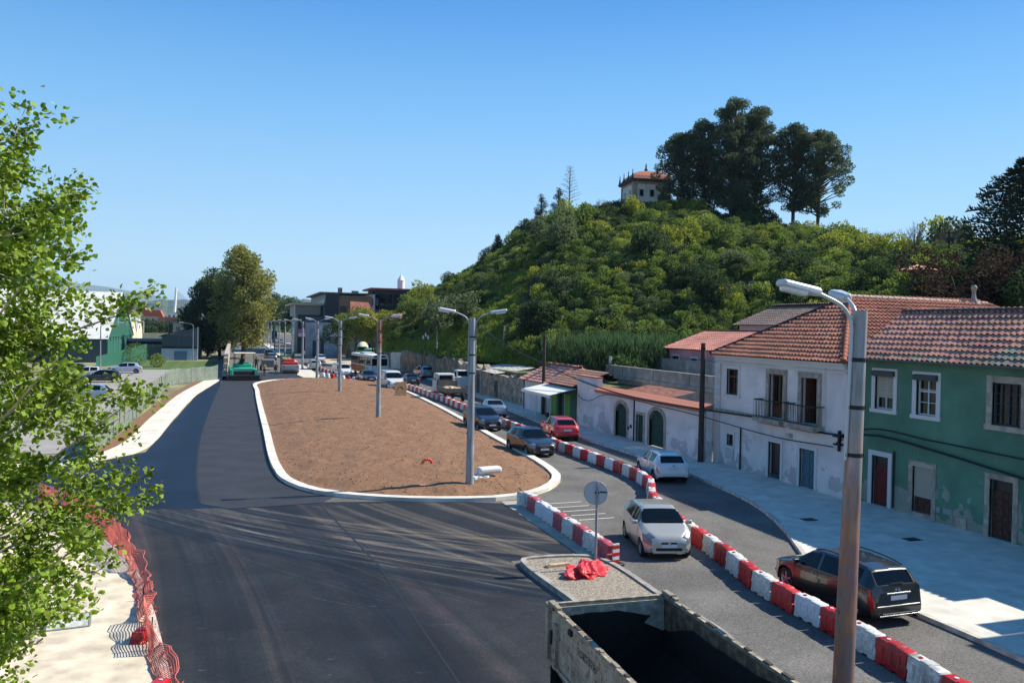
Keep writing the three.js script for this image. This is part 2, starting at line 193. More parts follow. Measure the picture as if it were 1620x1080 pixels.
// real tiles over the plane through A (eave start), B (eave end) and up-slope direction; keep(u, v) cuts the outline (u along eave, v up the slope, metres)
function tiles(A, B, up, len, keep, colours, parent, w = .24, l = .36, s = 1, step = 1) {
  rs(s); const e = B.clone().sub(A), L = e.length(); e.normalize(); up = up.clone().normalize(); const n = e.clone().cross(up).normalize(); if (n.y < 0) n.negate();
  const list = [], X = n.clone().cross(up).negate().normalize(); const base = new THREE.Matrix4();
  const xx = up.clone().cross(n).normalize();
  for (let v = 0; v < len; v += l) for (let u = w / 2; u < L; u += w) if (keep(u, v + l / 2)) list.push([u, v]);
  const im = new THREE.InstancedMesh(tileShape(w, l), new THREE.MeshStandardMaterial({ color: '#ffffff', roughness: .85, side: THREE.DoubleSide }), list.length), m = new THREE.Matrix4(), q = new THREE.Matrix4();
  list.forEach(([u, v], i) => { m.makeBasis(xx, up, n); const p = A.clone().addScaledVector(e, u + rr(-.008, .008)).addScaledVector(up, v + l / 2 + rr(-.012, .012)).addScaledVector(n, .05 + rr(-.006, .01)); m.setPosition(p); q.makeRotationX(-step * .05 + rr(-.02, .02)); m.multiply(q); im.setMatrixAt(i, m); const c = colours(u, v); im.setColorAt(i, c.multiplyScalar(rr(.94, 1.06) * (.78 + .42 * vn(u * .7, v * .9, 512, s)))); });
  im.name = 'roof_tiles'; im.userData.kind = 'stuff'; im.castShadow = im.receiveShadow = true; parent.add(im); return im;
}
const quad = (a, b, c, d) => { const g = new THREE.BufferGeometry(); g.setAttribute('position', new THREE.BufferAttribute(new Float32Array([a, b, c, a, c, d].flatMap((p) => [p.x, p.y, p.z])), 3)); g.computeVertexNormals(); return uvBox(g); };
const tri3 = (a, b, c) => { const g = new THREE.BufferGeometry(); g.setAttribute('position', new THREE.BufferAttribute(new Float32Array([a, b, c].flatMap((p) => [p.x, p.y, p.z])), 3)); g.computeVertexNormals(); return uvBox(g); };
const mRoofBase = M('#5a3022', .9);
function ridgeTiles(a, b, parent, mt, r = .11, n) { const d = b.clone().sub(a), L = d.length(); n = n || Math.max(1, Math.round(L / .4)); const gs = []; for (let i = 0; i < n; i++) gs.push(cyl(a.clone().addScaledVector(d, (i) / n), a.clone().addScaledVector(d, (i + 1.06) / n), r * 1.08, r * .9, 7)); const o = obj('ridge_tiles', gs, mt, parent); o.userData.kind = 'stuff'; return o; }
// a window in a wall that faces the street (-x): surround, recessed leaf, panes; z0..z1, y0..y1 is the opening
function windowX(parent, x, z0, z1, y0, y1, o = {}) {
  const fw = o.fw ?? .17, fm = o.fm || mWhite, d = o.proud ?? .035, cz = (z0 + z1) / 2, w = z1 - z0, h = y1 - y0;
  const f = obj('window', [bx(d + .08, fw, w + 2 * fw + (o.lip || 0), x - d / 2 + .04 - .003, y1 + fw / 2, cz), bx(d + .13, fw * .8, w + 2 * fw + (o.lip || .08), x - d / 2 + .04 - .02, y0 - fw * .4, cz), bx(d + .08, h, fw, x - d / 2 + .04, cz * 0 + (y0 + y1) / 2, z0 - fw / 2), bx(d + .08, h, fw, x - d / 2 + .04, (y0 + y1) / 2, z1 + fw / 2)], fm, parent);
  const px = x + .14; obj('pane', bx(.02, h, w, px + .03, y0 + h / 2, cz), mGlass, f);
  const lm = o.leaf || mWhite, g = [bx(.05, .06, w, px, y0 + .03, cz), bx(.05, .06, w, px, y1 - .03, cz), bx(.05, h - .12, .06, px, y0 + h / 2, z0 + .03), bx(.05, h - .12, .06, px, y0 + h / 2, z1 - .03), bx(.06, h - .12, .05, px - .003, y0 + h / 2, cz)];
  if (o.transom) g.push(bx(.055, .06, w - .12, px - .005, y0 + h * o.transom, cz));
  if (o.grid) for (let i = 1; i < o.grid; i++) g.push(bx(.045, .025, w - .1, px - .002, y0 + h * i / o.grid, cz)), o.gv && g.push(bx(.045, h - .1, .025, px - .004, y0 + h / 2, z0 + w * i / o.grid));
  obj('window_frame', g, lm, f);
  if (o.shutter) { for (let k = 0, n = Math.round(h * o.shutter / .06); k < n; k++) obj('slat', bx(.03, .052, w - .04, x + .085, y1 - .03 - k * .06, cz), o.sm || M('#a8a294', .7), f); }
  if (o.hood) obj('awning_box', bx(.18, .2, w + .16, x - .08, y1 - .02, cz, 0, 0, .25), M('#38484a', .6), f);
  return f;
}
function doorX(parent, x, z0, z1, y1, o = {}) {
  const fw = o.fw ?? .2, fm = o.fm || mWhite, cz = (z0 + z1) / 2, w = z1 - z0, y0 = o.y0 ?? .13;
  const f = obj('door', [bx(.12, fw, w + 2 * fw, x + .02, y1 + fw / 2, cz), bx(.12, y1 - y0, fw, x + .021, (y0 + y1) / 2, z0 - fw / 2), bx(.12, y1 - y0, fw, x + .021, (y0 + y1) / 2, z1 + fw / 2)], fm, parent);
  if (fm.userData) f.userData.label = o.label || 'street door with its stone surround';
  const n = o.boards || 6, top = y1 - (o.light ?? .45); for (let i = 0; i < n; i++) obj('plank', bx(.05, top - y0 - .04, w / n - .012, x + .15 + (i % 2) * .004, (y0 + top) / 2, z0 + (i + .5) * w / n), o.mat, f);
  if (o.light !== 0) obj('pane', bx(.03, y1 - top - .05, w - .06, x + .17, (y1 + top) / 2, cz), mDullGlass, f), obj('transom', bx(.08, .06, w, x + .15, top + .01, cz), o.mat, f);
  obj('handle', bx(.06, .12, .03, x + .1, 1.1, z1 - .12), mIron, f);
  return f;
}
const doorRed = mottled('#5e1c18', .3, .8, 128, 121), doorBrown = mottled('#4a2f20', .35, .8, 128, 122), doorTeal = mottled('#2e4a52', .25, .8, 128, 123), gateGreen = mottled('#1f4034', .3, .8, 128, 124);
const shutM = M('#a9a18f', .7), tileRed = () => new THREE.Color().setRGB(rr(.43, .5), rr(.195, .235), rr(.14, .165)), tileOrange = () => new THREE.Color().setRGB(rr(.40, .5), rr(.15, .19), rr(.085, .115)), tileOld = () => (rnd() < .3 ? new THREE.Color().setRGB(.30, .17, .12) : new THREE.Color().setRGB(rr(.2, .32), rr(.19, .27), rr(.15, .2)));
// green two-storey house
{
  const h = thing('green_house', 'long green two-storey house with peeling base and salmon tiled roof beside the pink-white house', 'house'); const x = 25.6, zl = -29.2, zr = -17.2;
  const W1 = [[-28.2, -27.17, 4.14, 5.65], [-25.97, -24.98, 4.12, 5.62], [-22.5, -21.35, 4.12, 5.62], [-19.6, -18.5, 4.12, 5.62]], D1 = [[-28.26, -27.34, .13, 2.18], [-26.04, -25.08, .13, 2.1], [-22.5, -21.56, .13, 2.2], [-19.7, -18.7, .13, 2.2]];
  obj('wall', [wallX(x, .35, rect(zl, zr, 0, 6.3), [...W1, ...D1].map((a) => rect(...a))), bx(7, 6.3, .3, x + 3.85, 3.15, zl + .153), bx(7, 6.3, .3, x + 3.85, 3.15, zr - .153), bx(.3, 6.3, zr - zl - .6, x + 7.2, 3.15, (zl + zr) / 2)], mGreen, h);
  obj('ceiling', bx(6.4, .1, 11.2, x + 3.6, 3.2, (zl + zr) / 2), mDark, h);
  obj('cornice', bx(.22, .1, zr - zl, x - .05, 6.24, (zl + zr) / 2), M('#356e55', .9), h);
  windowX(h, x, ...W1[0], { shutter: .68, hood: true, sm: shutM, transom: .45, fw: .19 }); windowX(h, x, ...W1[1], { hood: true, transom: .62, grid: 3, gv: false, fw: .2 }); windowX(h, x, ...W1[2], { fm: mStone, leaf: M('#3a3c40'), grid: 4, gv: true, fw: .24 }); windowX(h, x, ...W1[3], { fm: mStone, leaf: M('#3a3c40'), grid: 4, gv: true, fw: .24 });
  doorX(h, x, -28.26, -27.34, 2.18, { mat: doorRed, label: 'dark red plank door with white surround', boards: 6 });
  { const d = doorX(h, x, -26.04, -25.08, 2.1, { mat: doorBrown, fm: mStone, label: 'brown door half closed by a roller shutter', boards: 6, light: .3 }); for (let k = 0; k < 20; k++) obj('slat', bx(.03, .052, .92, x + .07, 2.06 - k * .06, -25.56), shutM, d); obj('step', bx(.3, .22, 1.2, x + .1, .17, -25.56), mStone, d); obj('shutter_box', bx(.12, .16, 1.1, x + .01, 2.16, -25.56), shutM, d); }
  doorX(h, x, -22.5, -21.56, 2.2, { mat: doorBrown, fm: mStone, label: 'dark brown plank door in worn stone surround', boards: 7 });
  doorX(h, x, -19.7, -18.7, 2.2, { mat: doorBrown, fm: mStone, label: 'brown plank door', boards: 6 });
  // worn stone footing
  rs(33); for (let i = 0, z = zl + .2; z < zr - .3; i++) { const w = rr(.5, 1.1), inD = D1.some((d) => z + w > d[0] - .25 && z < d[1] + .25); if (!inD) obj('footing_stone', bx(.05, rr(.32, .55), w - .03, x - .01, .3, z + w / 2), mStone, h); z += w; }
  obj('vent', [bx(.03, .22, .42, x - .02, .62, -24.3), bx(.03, .2, .2, x - .02, .6, -24.75)], M('#8f918c'), h);
  obj('downpipe', cyl(V(x - .06, .2, -27.0), V(x - .06, 2.5, -27.0), .035), mIron, h);
  const A = V(x - .38, 6.2, zl - .15), B = V(x - .38, 6.2, zr + .1), up = V(2.9, 1.98, 0), L = up.length();
  const hip = (v) => .5 * v / L * 3; // left verge runs back a little towards the ridge
  obj('roof', [quad(A, B, B.clone().add(V(2.9, 1.98, 0)), A.clone().add(V(2.9, 1.98, -.1))), quad(A.clone().add(V(2.9, 1.98, -.1)), B.clone().add(V(2.9, 1.98, 0)), V(x + 7.6, 5.4, zr + .1), V(x + 7.6, 5.4, zl - .15))], mRoofBase, h);
  tiles(A, B, up, L, (u, v) => true, (u, v) => (u - 6.3 > v * 1.0 ? tileOld() : v < .3 ? (rnd() < .5 ? tileOld() : tileRed()) : tileRed()), h, .25, .38, 3);
  ridgeTiles(A.clone().add(V(2.95, 2.06, -.1)), B.clone().add(V(2.95, 2.06, 0)), h, mottled('#4b3a33', .4, 1, 128, 131), .13);
  obj('gutter', cyl(V(x - .42, 6.2, zl), V(x - .42, 6.2, zr), .05), M('#5b5a54'), h);
}
{ // further houses of the row, just outside the frame: they cast the stepped shade on the pavement
  const h = thing('low_house', 'low green house next in the row, at the frame edge', 'house'); obj('wall', bx(7, 5.1, 1.6, 29.1, 2.55, -16.38), mGreen, h); obj('roof', bx(7.5, .12, 1.6, 28.95, 5.17, -16.38), mRoofBase, h);
  const k = thing('tall_house', 'taller rendered house at the end of the row beyond the frame', 'house'); obj('wall', [bx(7, 7.0, .75, 29.1, 3.5, -15.2), bx(7, 7.9, 9, 29.1, 3.95, -10.3)], mGreen, k); obj('roof', [bx(7.4, .12, .75, 28.9, 7.07, -15.2), bx(7.4, .12, 9, 28.9, 7.97, -10.3)], mRoofBase, k);
}
// pink-white two-storey house with hipped roof
{
  const h = thing('white_house', 'pale pinkish-white two-storey house with balconies and hipped orange tile roof', 'house'); const x = 25.0, zl = -39.4, zr = -29.22;
  const win = [-38.35, -37.3, 3.92, 5.28], bd = [[-34.6, -33.5, 3.1, 5.22], [-32.15, -31.05, 3.1, 5.2]], gd = [[-34.57, -33.62, .13, 1.9], [-32.2, -31.15, .13, 1.92]], sw = [-38.2, -37.62, 1.22, 1.82];
  obj('wall', [wallX(x, .35, rect(zl, zr, 0, 6.0), [rect(...win), ...bd.map((a) => rect(...a)), ...gd.map((a) => rect(...a)), rect(...sw)]), bx(19.6, 6, .3, x + 10.15, 3, zl + .153), bx(19.6, 6, .3, x + 10.15, 3, zr - .153)], mPinkW, h);
  obj('floor', bx(12, .12, 9.4, x + 6.4, 3.02, (zl + zr) / 2), mDark, h); obj('inner_wall', bx(.1, 5.8, 9.4, x + 4, 2.95, (zl + zr) / 2), M('#6b6258'), h);
  obj('cornice', [bx(.26, .14, zr - zl, x - .1, 5.93, (zl + zr) / 2), bx(.14, .16, zr - zl, x - .05, 5.78, (zl + zr) / 2), bx(.09, .07, zr - zl, x - .03, 5.56, (zl + zr) / 2)], mWhite, h);
  obj('corner_pilaster', bx(.1, 5.4, .5, x - .03, 2.8, zl + .253), M('#c6bcb4', .9), h);
  rs(12); for (let k = 0; k < 9; k++) obj('quoin', bx(.06, .24, k % 2 ? .3 : .5, x - .075, 3.1 + k * .29, zl + (k % 2 ? .16 : .26)), mWhite, h);
  obj('string_course', bx(.12, .18, 5.4, x - .05, 3.0, -37.0), mStone, h);
  windowX(h, x, ...win, { leaf: M('#6d3d1e', .6), transom: .7, fw: .18 }); windowX(h, x, ...sw, { fw: .12, leaf: M('#555') });
  bd.forEach((b, i) => {
    const d = obj('balcony_door', [bx(.14, .24, 1.6, x - .01, b[3] + .12, (b[0] + b[1]) / 2), bx(.14, b[3] - b[2], .24, x - .011, (b[2] + b[3]) / 2, b[0] - .12), bx(.14, b[3] - b[2], .24, x - .011, (b[2] + b[3]) / 2, b[1] + .12)], mStone, h);
    const wd = mottled('#5d3319', .3, .6, 128, 140 + i), cz = (b[0] + b[1]) / 2;
    if (i === 0) { obj('door_leaf', [bx(.05, 2.1, .1, x + .2, 4.15, b[0] + .05), bx(.05, 2.1, .1, x + .2, 4.15, b[1] - .05), bx(.05, 2.1, .12, x + .2, 4.15, cz), bx(.05, .1, 1.08, x + .202, 5.16, cz), bx(.05, .6, 1.08, x + .202, 3.4, cz)], wd, d); obj('pane', bx(.02, 2.1, 1.08, x + .23, 4.15, cz), mGlass, d); }
    else { obj('door_leaf', [bx(.5, 2.1, .05, x + .42, 4.15, b[0] + .04), bx(.5, 2.1, .05, x + .42, 4.15, b[1] - .04)], wd, d); }
    const bal = obj('balcony', [bx(.62, .2, 2.1, x - .31, 2.98, cz), bx(.4, .12, 1.8, x - .2, 2.83, cz)], mStone, h);
    const gs = [bx(.04, .05, 2.02, x - .58, 3.95, cz), bx(.03, .03, 2.02, x - .58, 3.16, cz)]; for (const s of [-1, 1]) gs.push(bx(.56, .05, .04, x - .3, 3.951, cz + s * 1.0));
    for (let k = 0; k <= 16; k++) gs.push(cyl(V(x - .58, 3.08, cz - 1 + k * .125), V(x - .58, 3.95, cz - 1 + k * .125), .011, .011, 4)); for (const s of [-1, 1]) for (let k = 1; k < 4; k++) gs.push(cyl(V(x - .58 + k * .15, 3.08, cz + s), V(x - .58 + k * .15, 3.95, cz + s), .011, .011, 4));
    obj('railing', gs, mIron, bal);
  });
  doorX(h, x, -34.57, -33.62, 1.9, { mat: doorTeal, light: 1.6, boards: 2, fw: .16, label: 'glazed shop door with pale surround' }); doorX(h, x, -32.2, -31.15, 1.92, { mat: mottled('#46646e', .2, 1, 128, 125), light: 0, boards: 2, fw: .17, label: 'grey-blue metal double door' });
  obj('meter_box', [bx(.06, .55, .75, x - .03, .78, -37.9), bx(.06, .5, .4, x - .03, .5, -38.9)], M('#b9b4b4'), h); obj('downpipe', cyl(V(x - .06, .13, -36.9), V(x - .06, 2.3, -36.9), .04), mIron, h);
  obj('wall_lamp_box', bx(.2, .18, .3, x - .1, 2.4, -32.9), M('#b5b0aa'), h);
  obj('cable_bracket', [bx(.1, .9, .1, x - .08, 2.6, -29.5), bx(.25, .08, .5, x - .12, 2.8, -29.5), bx(.25, .08, .4, x - .12, 2.45, -29.5)], mIron, h);
  const e = .32, ap = V(29.5, 9.05, -34.4), A = V(x - e, 5.98, zl - .25), B = V(x - e, 5.98, zr + .12), rEnd = V(38.5, 8.95, -34.4), C = V(44, 5.98, zr + .12), D = V(44, 5.98, zl - .25);
  obj('roof', [tri3(A, B, ap), quad(B, C, rEnd, ap), quad(D, A, ap, rEnd), tri3(C, D, rEnd)], mRoofBase, h);
  const mid = A.clone().lerp(B, (ap.z - A.z) / (B.z - A.z)), up1 = ap.clone().sub(mid), L1 = up1.length(), LA = Math.abs(ap.z - A.z), LB = Math.abs(B.z - ap.z);
  tiles(A, B, up1, L1, (u, v) => u > LA * v / L1 && u < LA + LB - LB * v / L1, () => tileOrange(), h, .25, .36, 5, 1.6);
  const up2 = V(0, ap.y - B.y, ap.z - B.z), L2 = up2.length(), dx = ap.x - B.x; tiles(C, B, up2, L2, (u, v) => { const xx = 44 - u; return xx > B.x + dx * v / L2 && xx < 44 - 5.5 * v / L2; }, () => tileOrange(), h, .25, .36, 6, 1.4);
  const rm = mottled('#8d4b35', .35, 1, 128, 132), rp = mottled('#b59a88', .35, 1, 128, 133); ridgeTiles(A.clone().add(V(.05, .08, 0)), ap.clone().add(V(0, .1, 0)), h, mottled('#3d2a24', .4, 1, 128, 134), .1); ridgeTiles(B.clone().add(V(.05, .08, 0)), ap.clone().add(V(0, .1, 0)), h, rm, .12); ridgeTiles(ap.clone().add(V(0, .09, 0)), rEnd.clone().add(V(0, .09, 0)), h, rp, .12);
  { const p = [[.001, 0], [.34, 0], [.3, .2], [.14, .38], [.09, .75], [.13, .92], [.17, 1.0], [.1, 1.15], [.001, 1.16]].map(([a, b]) => new THREE.Vector2(a, b)); obj('chimney_pot', norm(new THREE.LatheGeometry(p, 12).translate(37.6, 8.85, -34.4)), mottled('#8f8a80', .3, 1, 128, 135), h); }
}
// low wall with the three green gates
{
  const h = thing('garden_wall', 'long low pale pink street wall with tile coping and three green gates', 'wall'); const x = 24.45, zl = -57.4, zr = -39.42;
  const G3 = [[-50.7, -49.0, 0, 2.35, .55], [-45.9, -44.05, 0, 2.38, .6]], g2 = [-47.65, -46.7, 0, 1.9];
  obj('wall', wallX(x, .4, [[zl, 0], [zr, 0], [zr, 2.85], [-53.8, 2.85], [-53.8, 3.75], [zl, 3.75]], [...G3.map((g) => arch(...g)), rect(...g2)]), mPinkW, h);
  for (const g of G3) {
    const out = arch(g[0] - .22, g[1] + .22, 0, g[3] + .22, g[4] + .1), gate = obj('gate', wallX(x - .05, .2, out, [arch(...g)]), mStone, h); gate.userData.label = 'arched green wooden double gate in stone surround';
    const n = 8, w = (g[1] - g[0]) / n; for (let i = 0; i < n; i++) { const zc = g[0] + (i + .5) * w, r = (g[1] - g[0]) / 2, k = Math.abs(zc - (g[0] + g[1]) / 2) / r, top = g[3] - g[4] + g[4] * Math.sqrt(Math.max(.05, 1 - k * k)); obj('plank', bx(.05, top - .16, w - .014, x + .17 + (i % 2) * .005, .15 + (top - .16) / 2, zc), gateGreen, gate); }
    obj('rail', [bx(.04, .1, g[1] - g[0], x + .135, .6, (g[0] + g[1]) / 2), bx(.04, .1, g[1] - g[0], x + .135, 1.6, (g[0] + g[1]) / 2)], gateGreen, gate); obj('handle', bx(.05, .14, .05, x + .12, 1.1, (g[0] + g[1]) / 2 + .1), mIron, gate);
  }
  { const d = doorX(h, x, ...[g2[0], g2[1]], 1.88, { mat: gateGreen, fm: mStone, light: 0, fw: .18, label: 'narrow green door between the two gates' }); }
  rs(8); const cop = []; for (let z = -53.7; z < zr; z += .26) cop.push(cyl(V(x - .2, 2.9, z), V(x + .62, 3.12, z), .13, .13, 7).scale(1, 1, 1)); const c = obj('coping_tiles', cop, mottled('#b0705a', .3, 1, 128, 141), h); c.userData.kind = 'stuff';
  obj('coping', bx(.55, .1, 3.6, x + .18, 3.8, -55.6), mottled('#b0705a', .3, 1, 128, 142), h);
  obj('downpipe', cyl(V(x - .05, .13, -47.95), V(x - .05, 2.8, -47.95), .04), mIron, h); obj('mailbox', [bx(.06, .22, .2, x - .03, 1.0, -48.4), bx(.06, .2, .18, x - .03, .85, -48.75)], M('#3a3a3c'), h);
}
// concrete terrace with arches behind the wall
{
  const h = thing('concrete_terrace', 'grey concrete terrace with parapet above three arches, behind the low pink wall', 'terrace'); const mc = mottled('#8b8780', .3, 4, 512, 151), zs = [-51.8, -47.3, -42.8];
  obj('arcade', wallX(30, .5, rect(-62, -39.7, 0, 3.25), zs.map((z) => arch(z - 1.7, z + 1.7, -.02, 2.9, 1.5))), mottled('#a7a29a', .3, 4, 256, 152), h);
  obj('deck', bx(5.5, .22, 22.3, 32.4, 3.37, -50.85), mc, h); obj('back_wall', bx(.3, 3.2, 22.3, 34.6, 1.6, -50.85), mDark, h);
  obj('parapet', [bx(.25, .75, 27, 29.9, 3.86, -53.2), bx(.34, .08, 27, 29.9, 4.27, -53.2)], mc, h); obj('upper_parapet', [bx(.3, 1.2, 36, 35.2, 4.2, -57.9), bx(.4, .08, 36, 35.2, 4.84, -57.9)], mc, h);
  for (let k = 0; k < 6; k++) obj('parapet_pier', bx(.3, .8, .3, 29.86, 3.86, -66 + k * 5.2), mc, h);
  obj('pipe_post', cyl(V(30, 3.4, -63.5), V(30, 5, -63.5), .12), mWhite, h); obj('step', bx(3.5, .5, 3, 27.5, .25, -52), mc, h);
  obj('lean_to_roof', quad(V(25, 2.7, -53.6), V(25, 2.7, -47), V(28.4, 3.3, -47), V(28.4, 3.3, -53.6)), mottled('#7d4e3e', .4, 2, 128, 153), h);
}
// gabled houses behind
function gable(name, label, x0, x1, z0, z1, y0, ye, yr, wm, tileC, o = {}) { // ridge along z
  const h = thing(name, label, 'house'); const xc = (x0 + x1) / 2, sh = (z) => { const s = new THREE.Shape([[x0, y0], [x1, y0], [x1, ye], [xc, yr], [x0, ye]].map((p) => new THREE.Vector2(...p))); return uvBox(new THREE.ExtrudeGeometry(s, { depth: .3, bevelEnabled: false }).translate(0, 0, z)); };
  obj('wall', [wallX(x0, .3, rect(z0 + .002, z1 - .002, y0, ye), (o.win || []).map((w) => rect(...w))), bx(.3, ye - y0, z1 - z0 - .6, x1 - .153, (y0 + ye) / 2, (z0 + z1) / 2), sh(z0), sh(z1 - .3)], wm, h);
  const e = o.eave ?? .3, A = V(x0 - e, ye - e * (yr - ye) / (xc - x0) + .06, z0 - .25), B = V(x0 - e, A.y, z1 + .25), R0 = V(xc, yr + .08, z0 - .25), R1 = V(xc, yr + .08, z1 + .25), up = R0.clone().sub(A), L = up.length();
  obj('roof', [quad(A, B, R1, R0), quad(R0, R1, V(x1 + e, A.y, z1 + .25), V(x1 + e, A.y, z0 - .25))], mRoofBase, h);
  tiles(A, B, up, L, () => true, tileC, h, o.tw || .3, .42, 9); tiles(V(x1 + e, A.y, z0 - .25), V(x1 + e, A.y, z1 + .25), V(-up.x, up.y, 0), L, () => true, tileC, h, o.tw || .3, .42, 9); ridgeTiles(R0.clone().add(V(0, .08, 0)), R1.clone().add(V(0, .08, 0)), h, o.rm || mRoofBase, .12);
  for (const w of o.win || []) windowX(h, x0, ...w, { fw: .14, leaf: M('#77736c'), transom: .6 });
  return h;
}
gable('pink_house', 'pink one-storey house with salmon roof standing above the concrete terrace', 36, 44, -64.6, -49, 2.5, 5.75, 7.15, wallMat('#c98d90', 161, { streak: .15 }), () => new THREE.Color().setRGB(rr(.58, .68), rr(.24, .28), rr(.18, .2)), { win: [[-63.8, -62.6, 3.75, 5.1], [-60.6, -59.6, 3.6, 5.0], [-57.0, -56.0, 3.5, 4.9], [-53.4, -52.4, 3.6, 5.0]] });
gable('grey_roof_house', 'older house with weathered grey-brown tile roof and pale gable behind the pink house', 42, 50, -63, -48, 4, 7.9, 9.5, wallMat('#bdb4ac', 162), () => new THREE.Color().setRGB(rr(.16, .24), rr(.12, .17), rr(.10, .14)));
// shop with awning, and small gabled house
{
  const h = thing('green_shop', 'small shop with lime green panels and a white awning before the pink wall', 'shop'); const x = 24.35;
  obj('wall', [wallX(x, .3, rect(-63, -57.45, 0, 2.6), [rect(-62.6, -61.4, .2, 2.2), rect(-60.9, -60.1, .13, 2.2), rect(-59.8, -58.5, .2, 2.2)]), bx(6, 2.6, .3, x + 3.3, 1.3, -62.85)], M('#2d5c48', .8), h);
  const lime = M('#4f9a2a', .6); for (const [a, b] of [[-62.6, -61.4], [-59.8, -58.5]]) { const p = obj('panel', bx(.05, 2.0, b - a, x + .12, 1.2, (a + b) / 2), lime, h); obj('window_frame', [bx(.08, 2.0, .07, x + .08, 1.2, a + .035), bx(.08, 2.0, .07, x + .08, 1.2, b - .035)], mWhite, p); }
  obj('door', bx(.05, 2.05, .8, x + .2, 1.15, -60.5), mDark, h);
  const aw = obj('awning', [quad(V(x - .02, 2.75, -63.6), V(x - .02, 2.75, -57.2), V(x - 2.2, 2.3, -57.2), V(x - 2.2, 2.3, -63.6)), bx(.03, .22, 6.4, x - 2.2, 2.2, -60.4)], M('#d8d6cc', .8, { side: THREE.DoubleSide }), h); for (const z of [-63.4, -60.4, -57.3]) obj('post', cyl(V(x - 2.1, .13, z), V(x - 2.1, 2.28, z), .04), mWhite, aw);
  const A = V(x - .3, 2.85, -63), B = V(x - .3, 2.85, -57.4), up = V(3, 1.05, 0); obj('roof', quad(A, B, B.clone().add(up), A.clone().add(up)), mRoofBase, h); tiles(A, B, up, up.length(), () => true, () => new THREE.Color().setRGB(rr(.2, .32), rr(.12, .16), rr(.09, .12)), h, .28, .4, 4);
  const pl = (z, hh) => [rb(.35, .35, .5, .05, x - .35, .3, z)]; obj('planter', [...pl(-62.2), ...pl(-59.1), ...pl(-58.3)], M('#3c2c22'), h);
}
{ const h = gable('small_white_house', 'small white house with salmon gable roof beside the shop awning', 24.6, 29.6, -70, -63.2, 0, 2.75, 3.95, wallMat('#cfcac4', 163), () => new THREE.Color().setRGB(rr(.55, .64), rr(.26, .3), rr(.19, .22)), { win: [[-65.4, -64.5, .3, 2.1]] }); }
// ruined stone houses and the retaining wall
const mRuin = mottled('#988975', .4, 5, 512, 171, 10, { bumpScale: .015 });
{
  rs(44); const h = thing('ruined_house', 'roofless ruined stone house front with gaping openings along the pavement', 'ruin'); const top = []; for (let z = -95; z <= -70; z += .9) top.push([z, 2.5 + (z < -84 ? .55 : 0) + rr(-.28, .3)]); const x = 25.1;
  obj('wall', [wallX(x, .6, [[-95, 0], [-70, 0], ...top.reverse()], [rect(-92.6, -91.2, .1, 2.1), rect(-89.8, -88.4, .9, 2.2), rect(-86.6, -85.2, .1, 2.2), rect(-80.5, -79.2, .1, 1.9)]), bx(6, 2.4, .5, x + 3.5, 1.2, -83.5), bx(6, 2.2, .5, x + 3.5, 1.1, -94.7), bx(.5, 2.6, 25, x + 6, 1.3, -82.5)], mRuin, h);
  for (const [a, b] of [[-92.6, -91.2], [-89.8, -88.4], [-86.6, -85.2]]) obj('jamb', [bx(.2, 2.3, .3, x - .04, 1.25, a - .15), bx(.2, 2.3, .3, x - .04, 1.25, b + .15)], mottled('#a39c90', .2, 1, 128, 172), h);
  obj('tin_roof', [quad(V(x - .4, 2.75, -88), V(x - .4, 2.6, -79), V(x + 4, 3.2, -79), V(x + 4, 3.3, -88))], mottled('#a8a49c', .4, 2, 256, 173), h);
  for (let i = 0; i < 260; i++) { if (i < 70) obj('wall_stone', rb(.1, rr(.12, .25), rr(.2, .45), .03, x - .02, rr(.15, 2.2), [rr(-79, -70.3), rr(-84.8, -81), rr(-94.8, -93.2)][i % 3], 0, 1), mRuin, h); }
  const hd = thing('retaining_wall', 'rough earth and stone retaining wall under the grassy bank', 'wall'); const t2 = []; for (let z = -152; z <= -95.2; z += 1.5) t2.push([z, 3.1 + rr(-.35, .3) - (z < -135 ? .6 : 0)]); obj('wall', wallX(26, .9, [[-152, 0], [-95.2, 0], ...t2.reverse()]), mottled('#7d6b55', .5, 6, 512, 174, 9, { bumpScale: .02 }), hd);
}
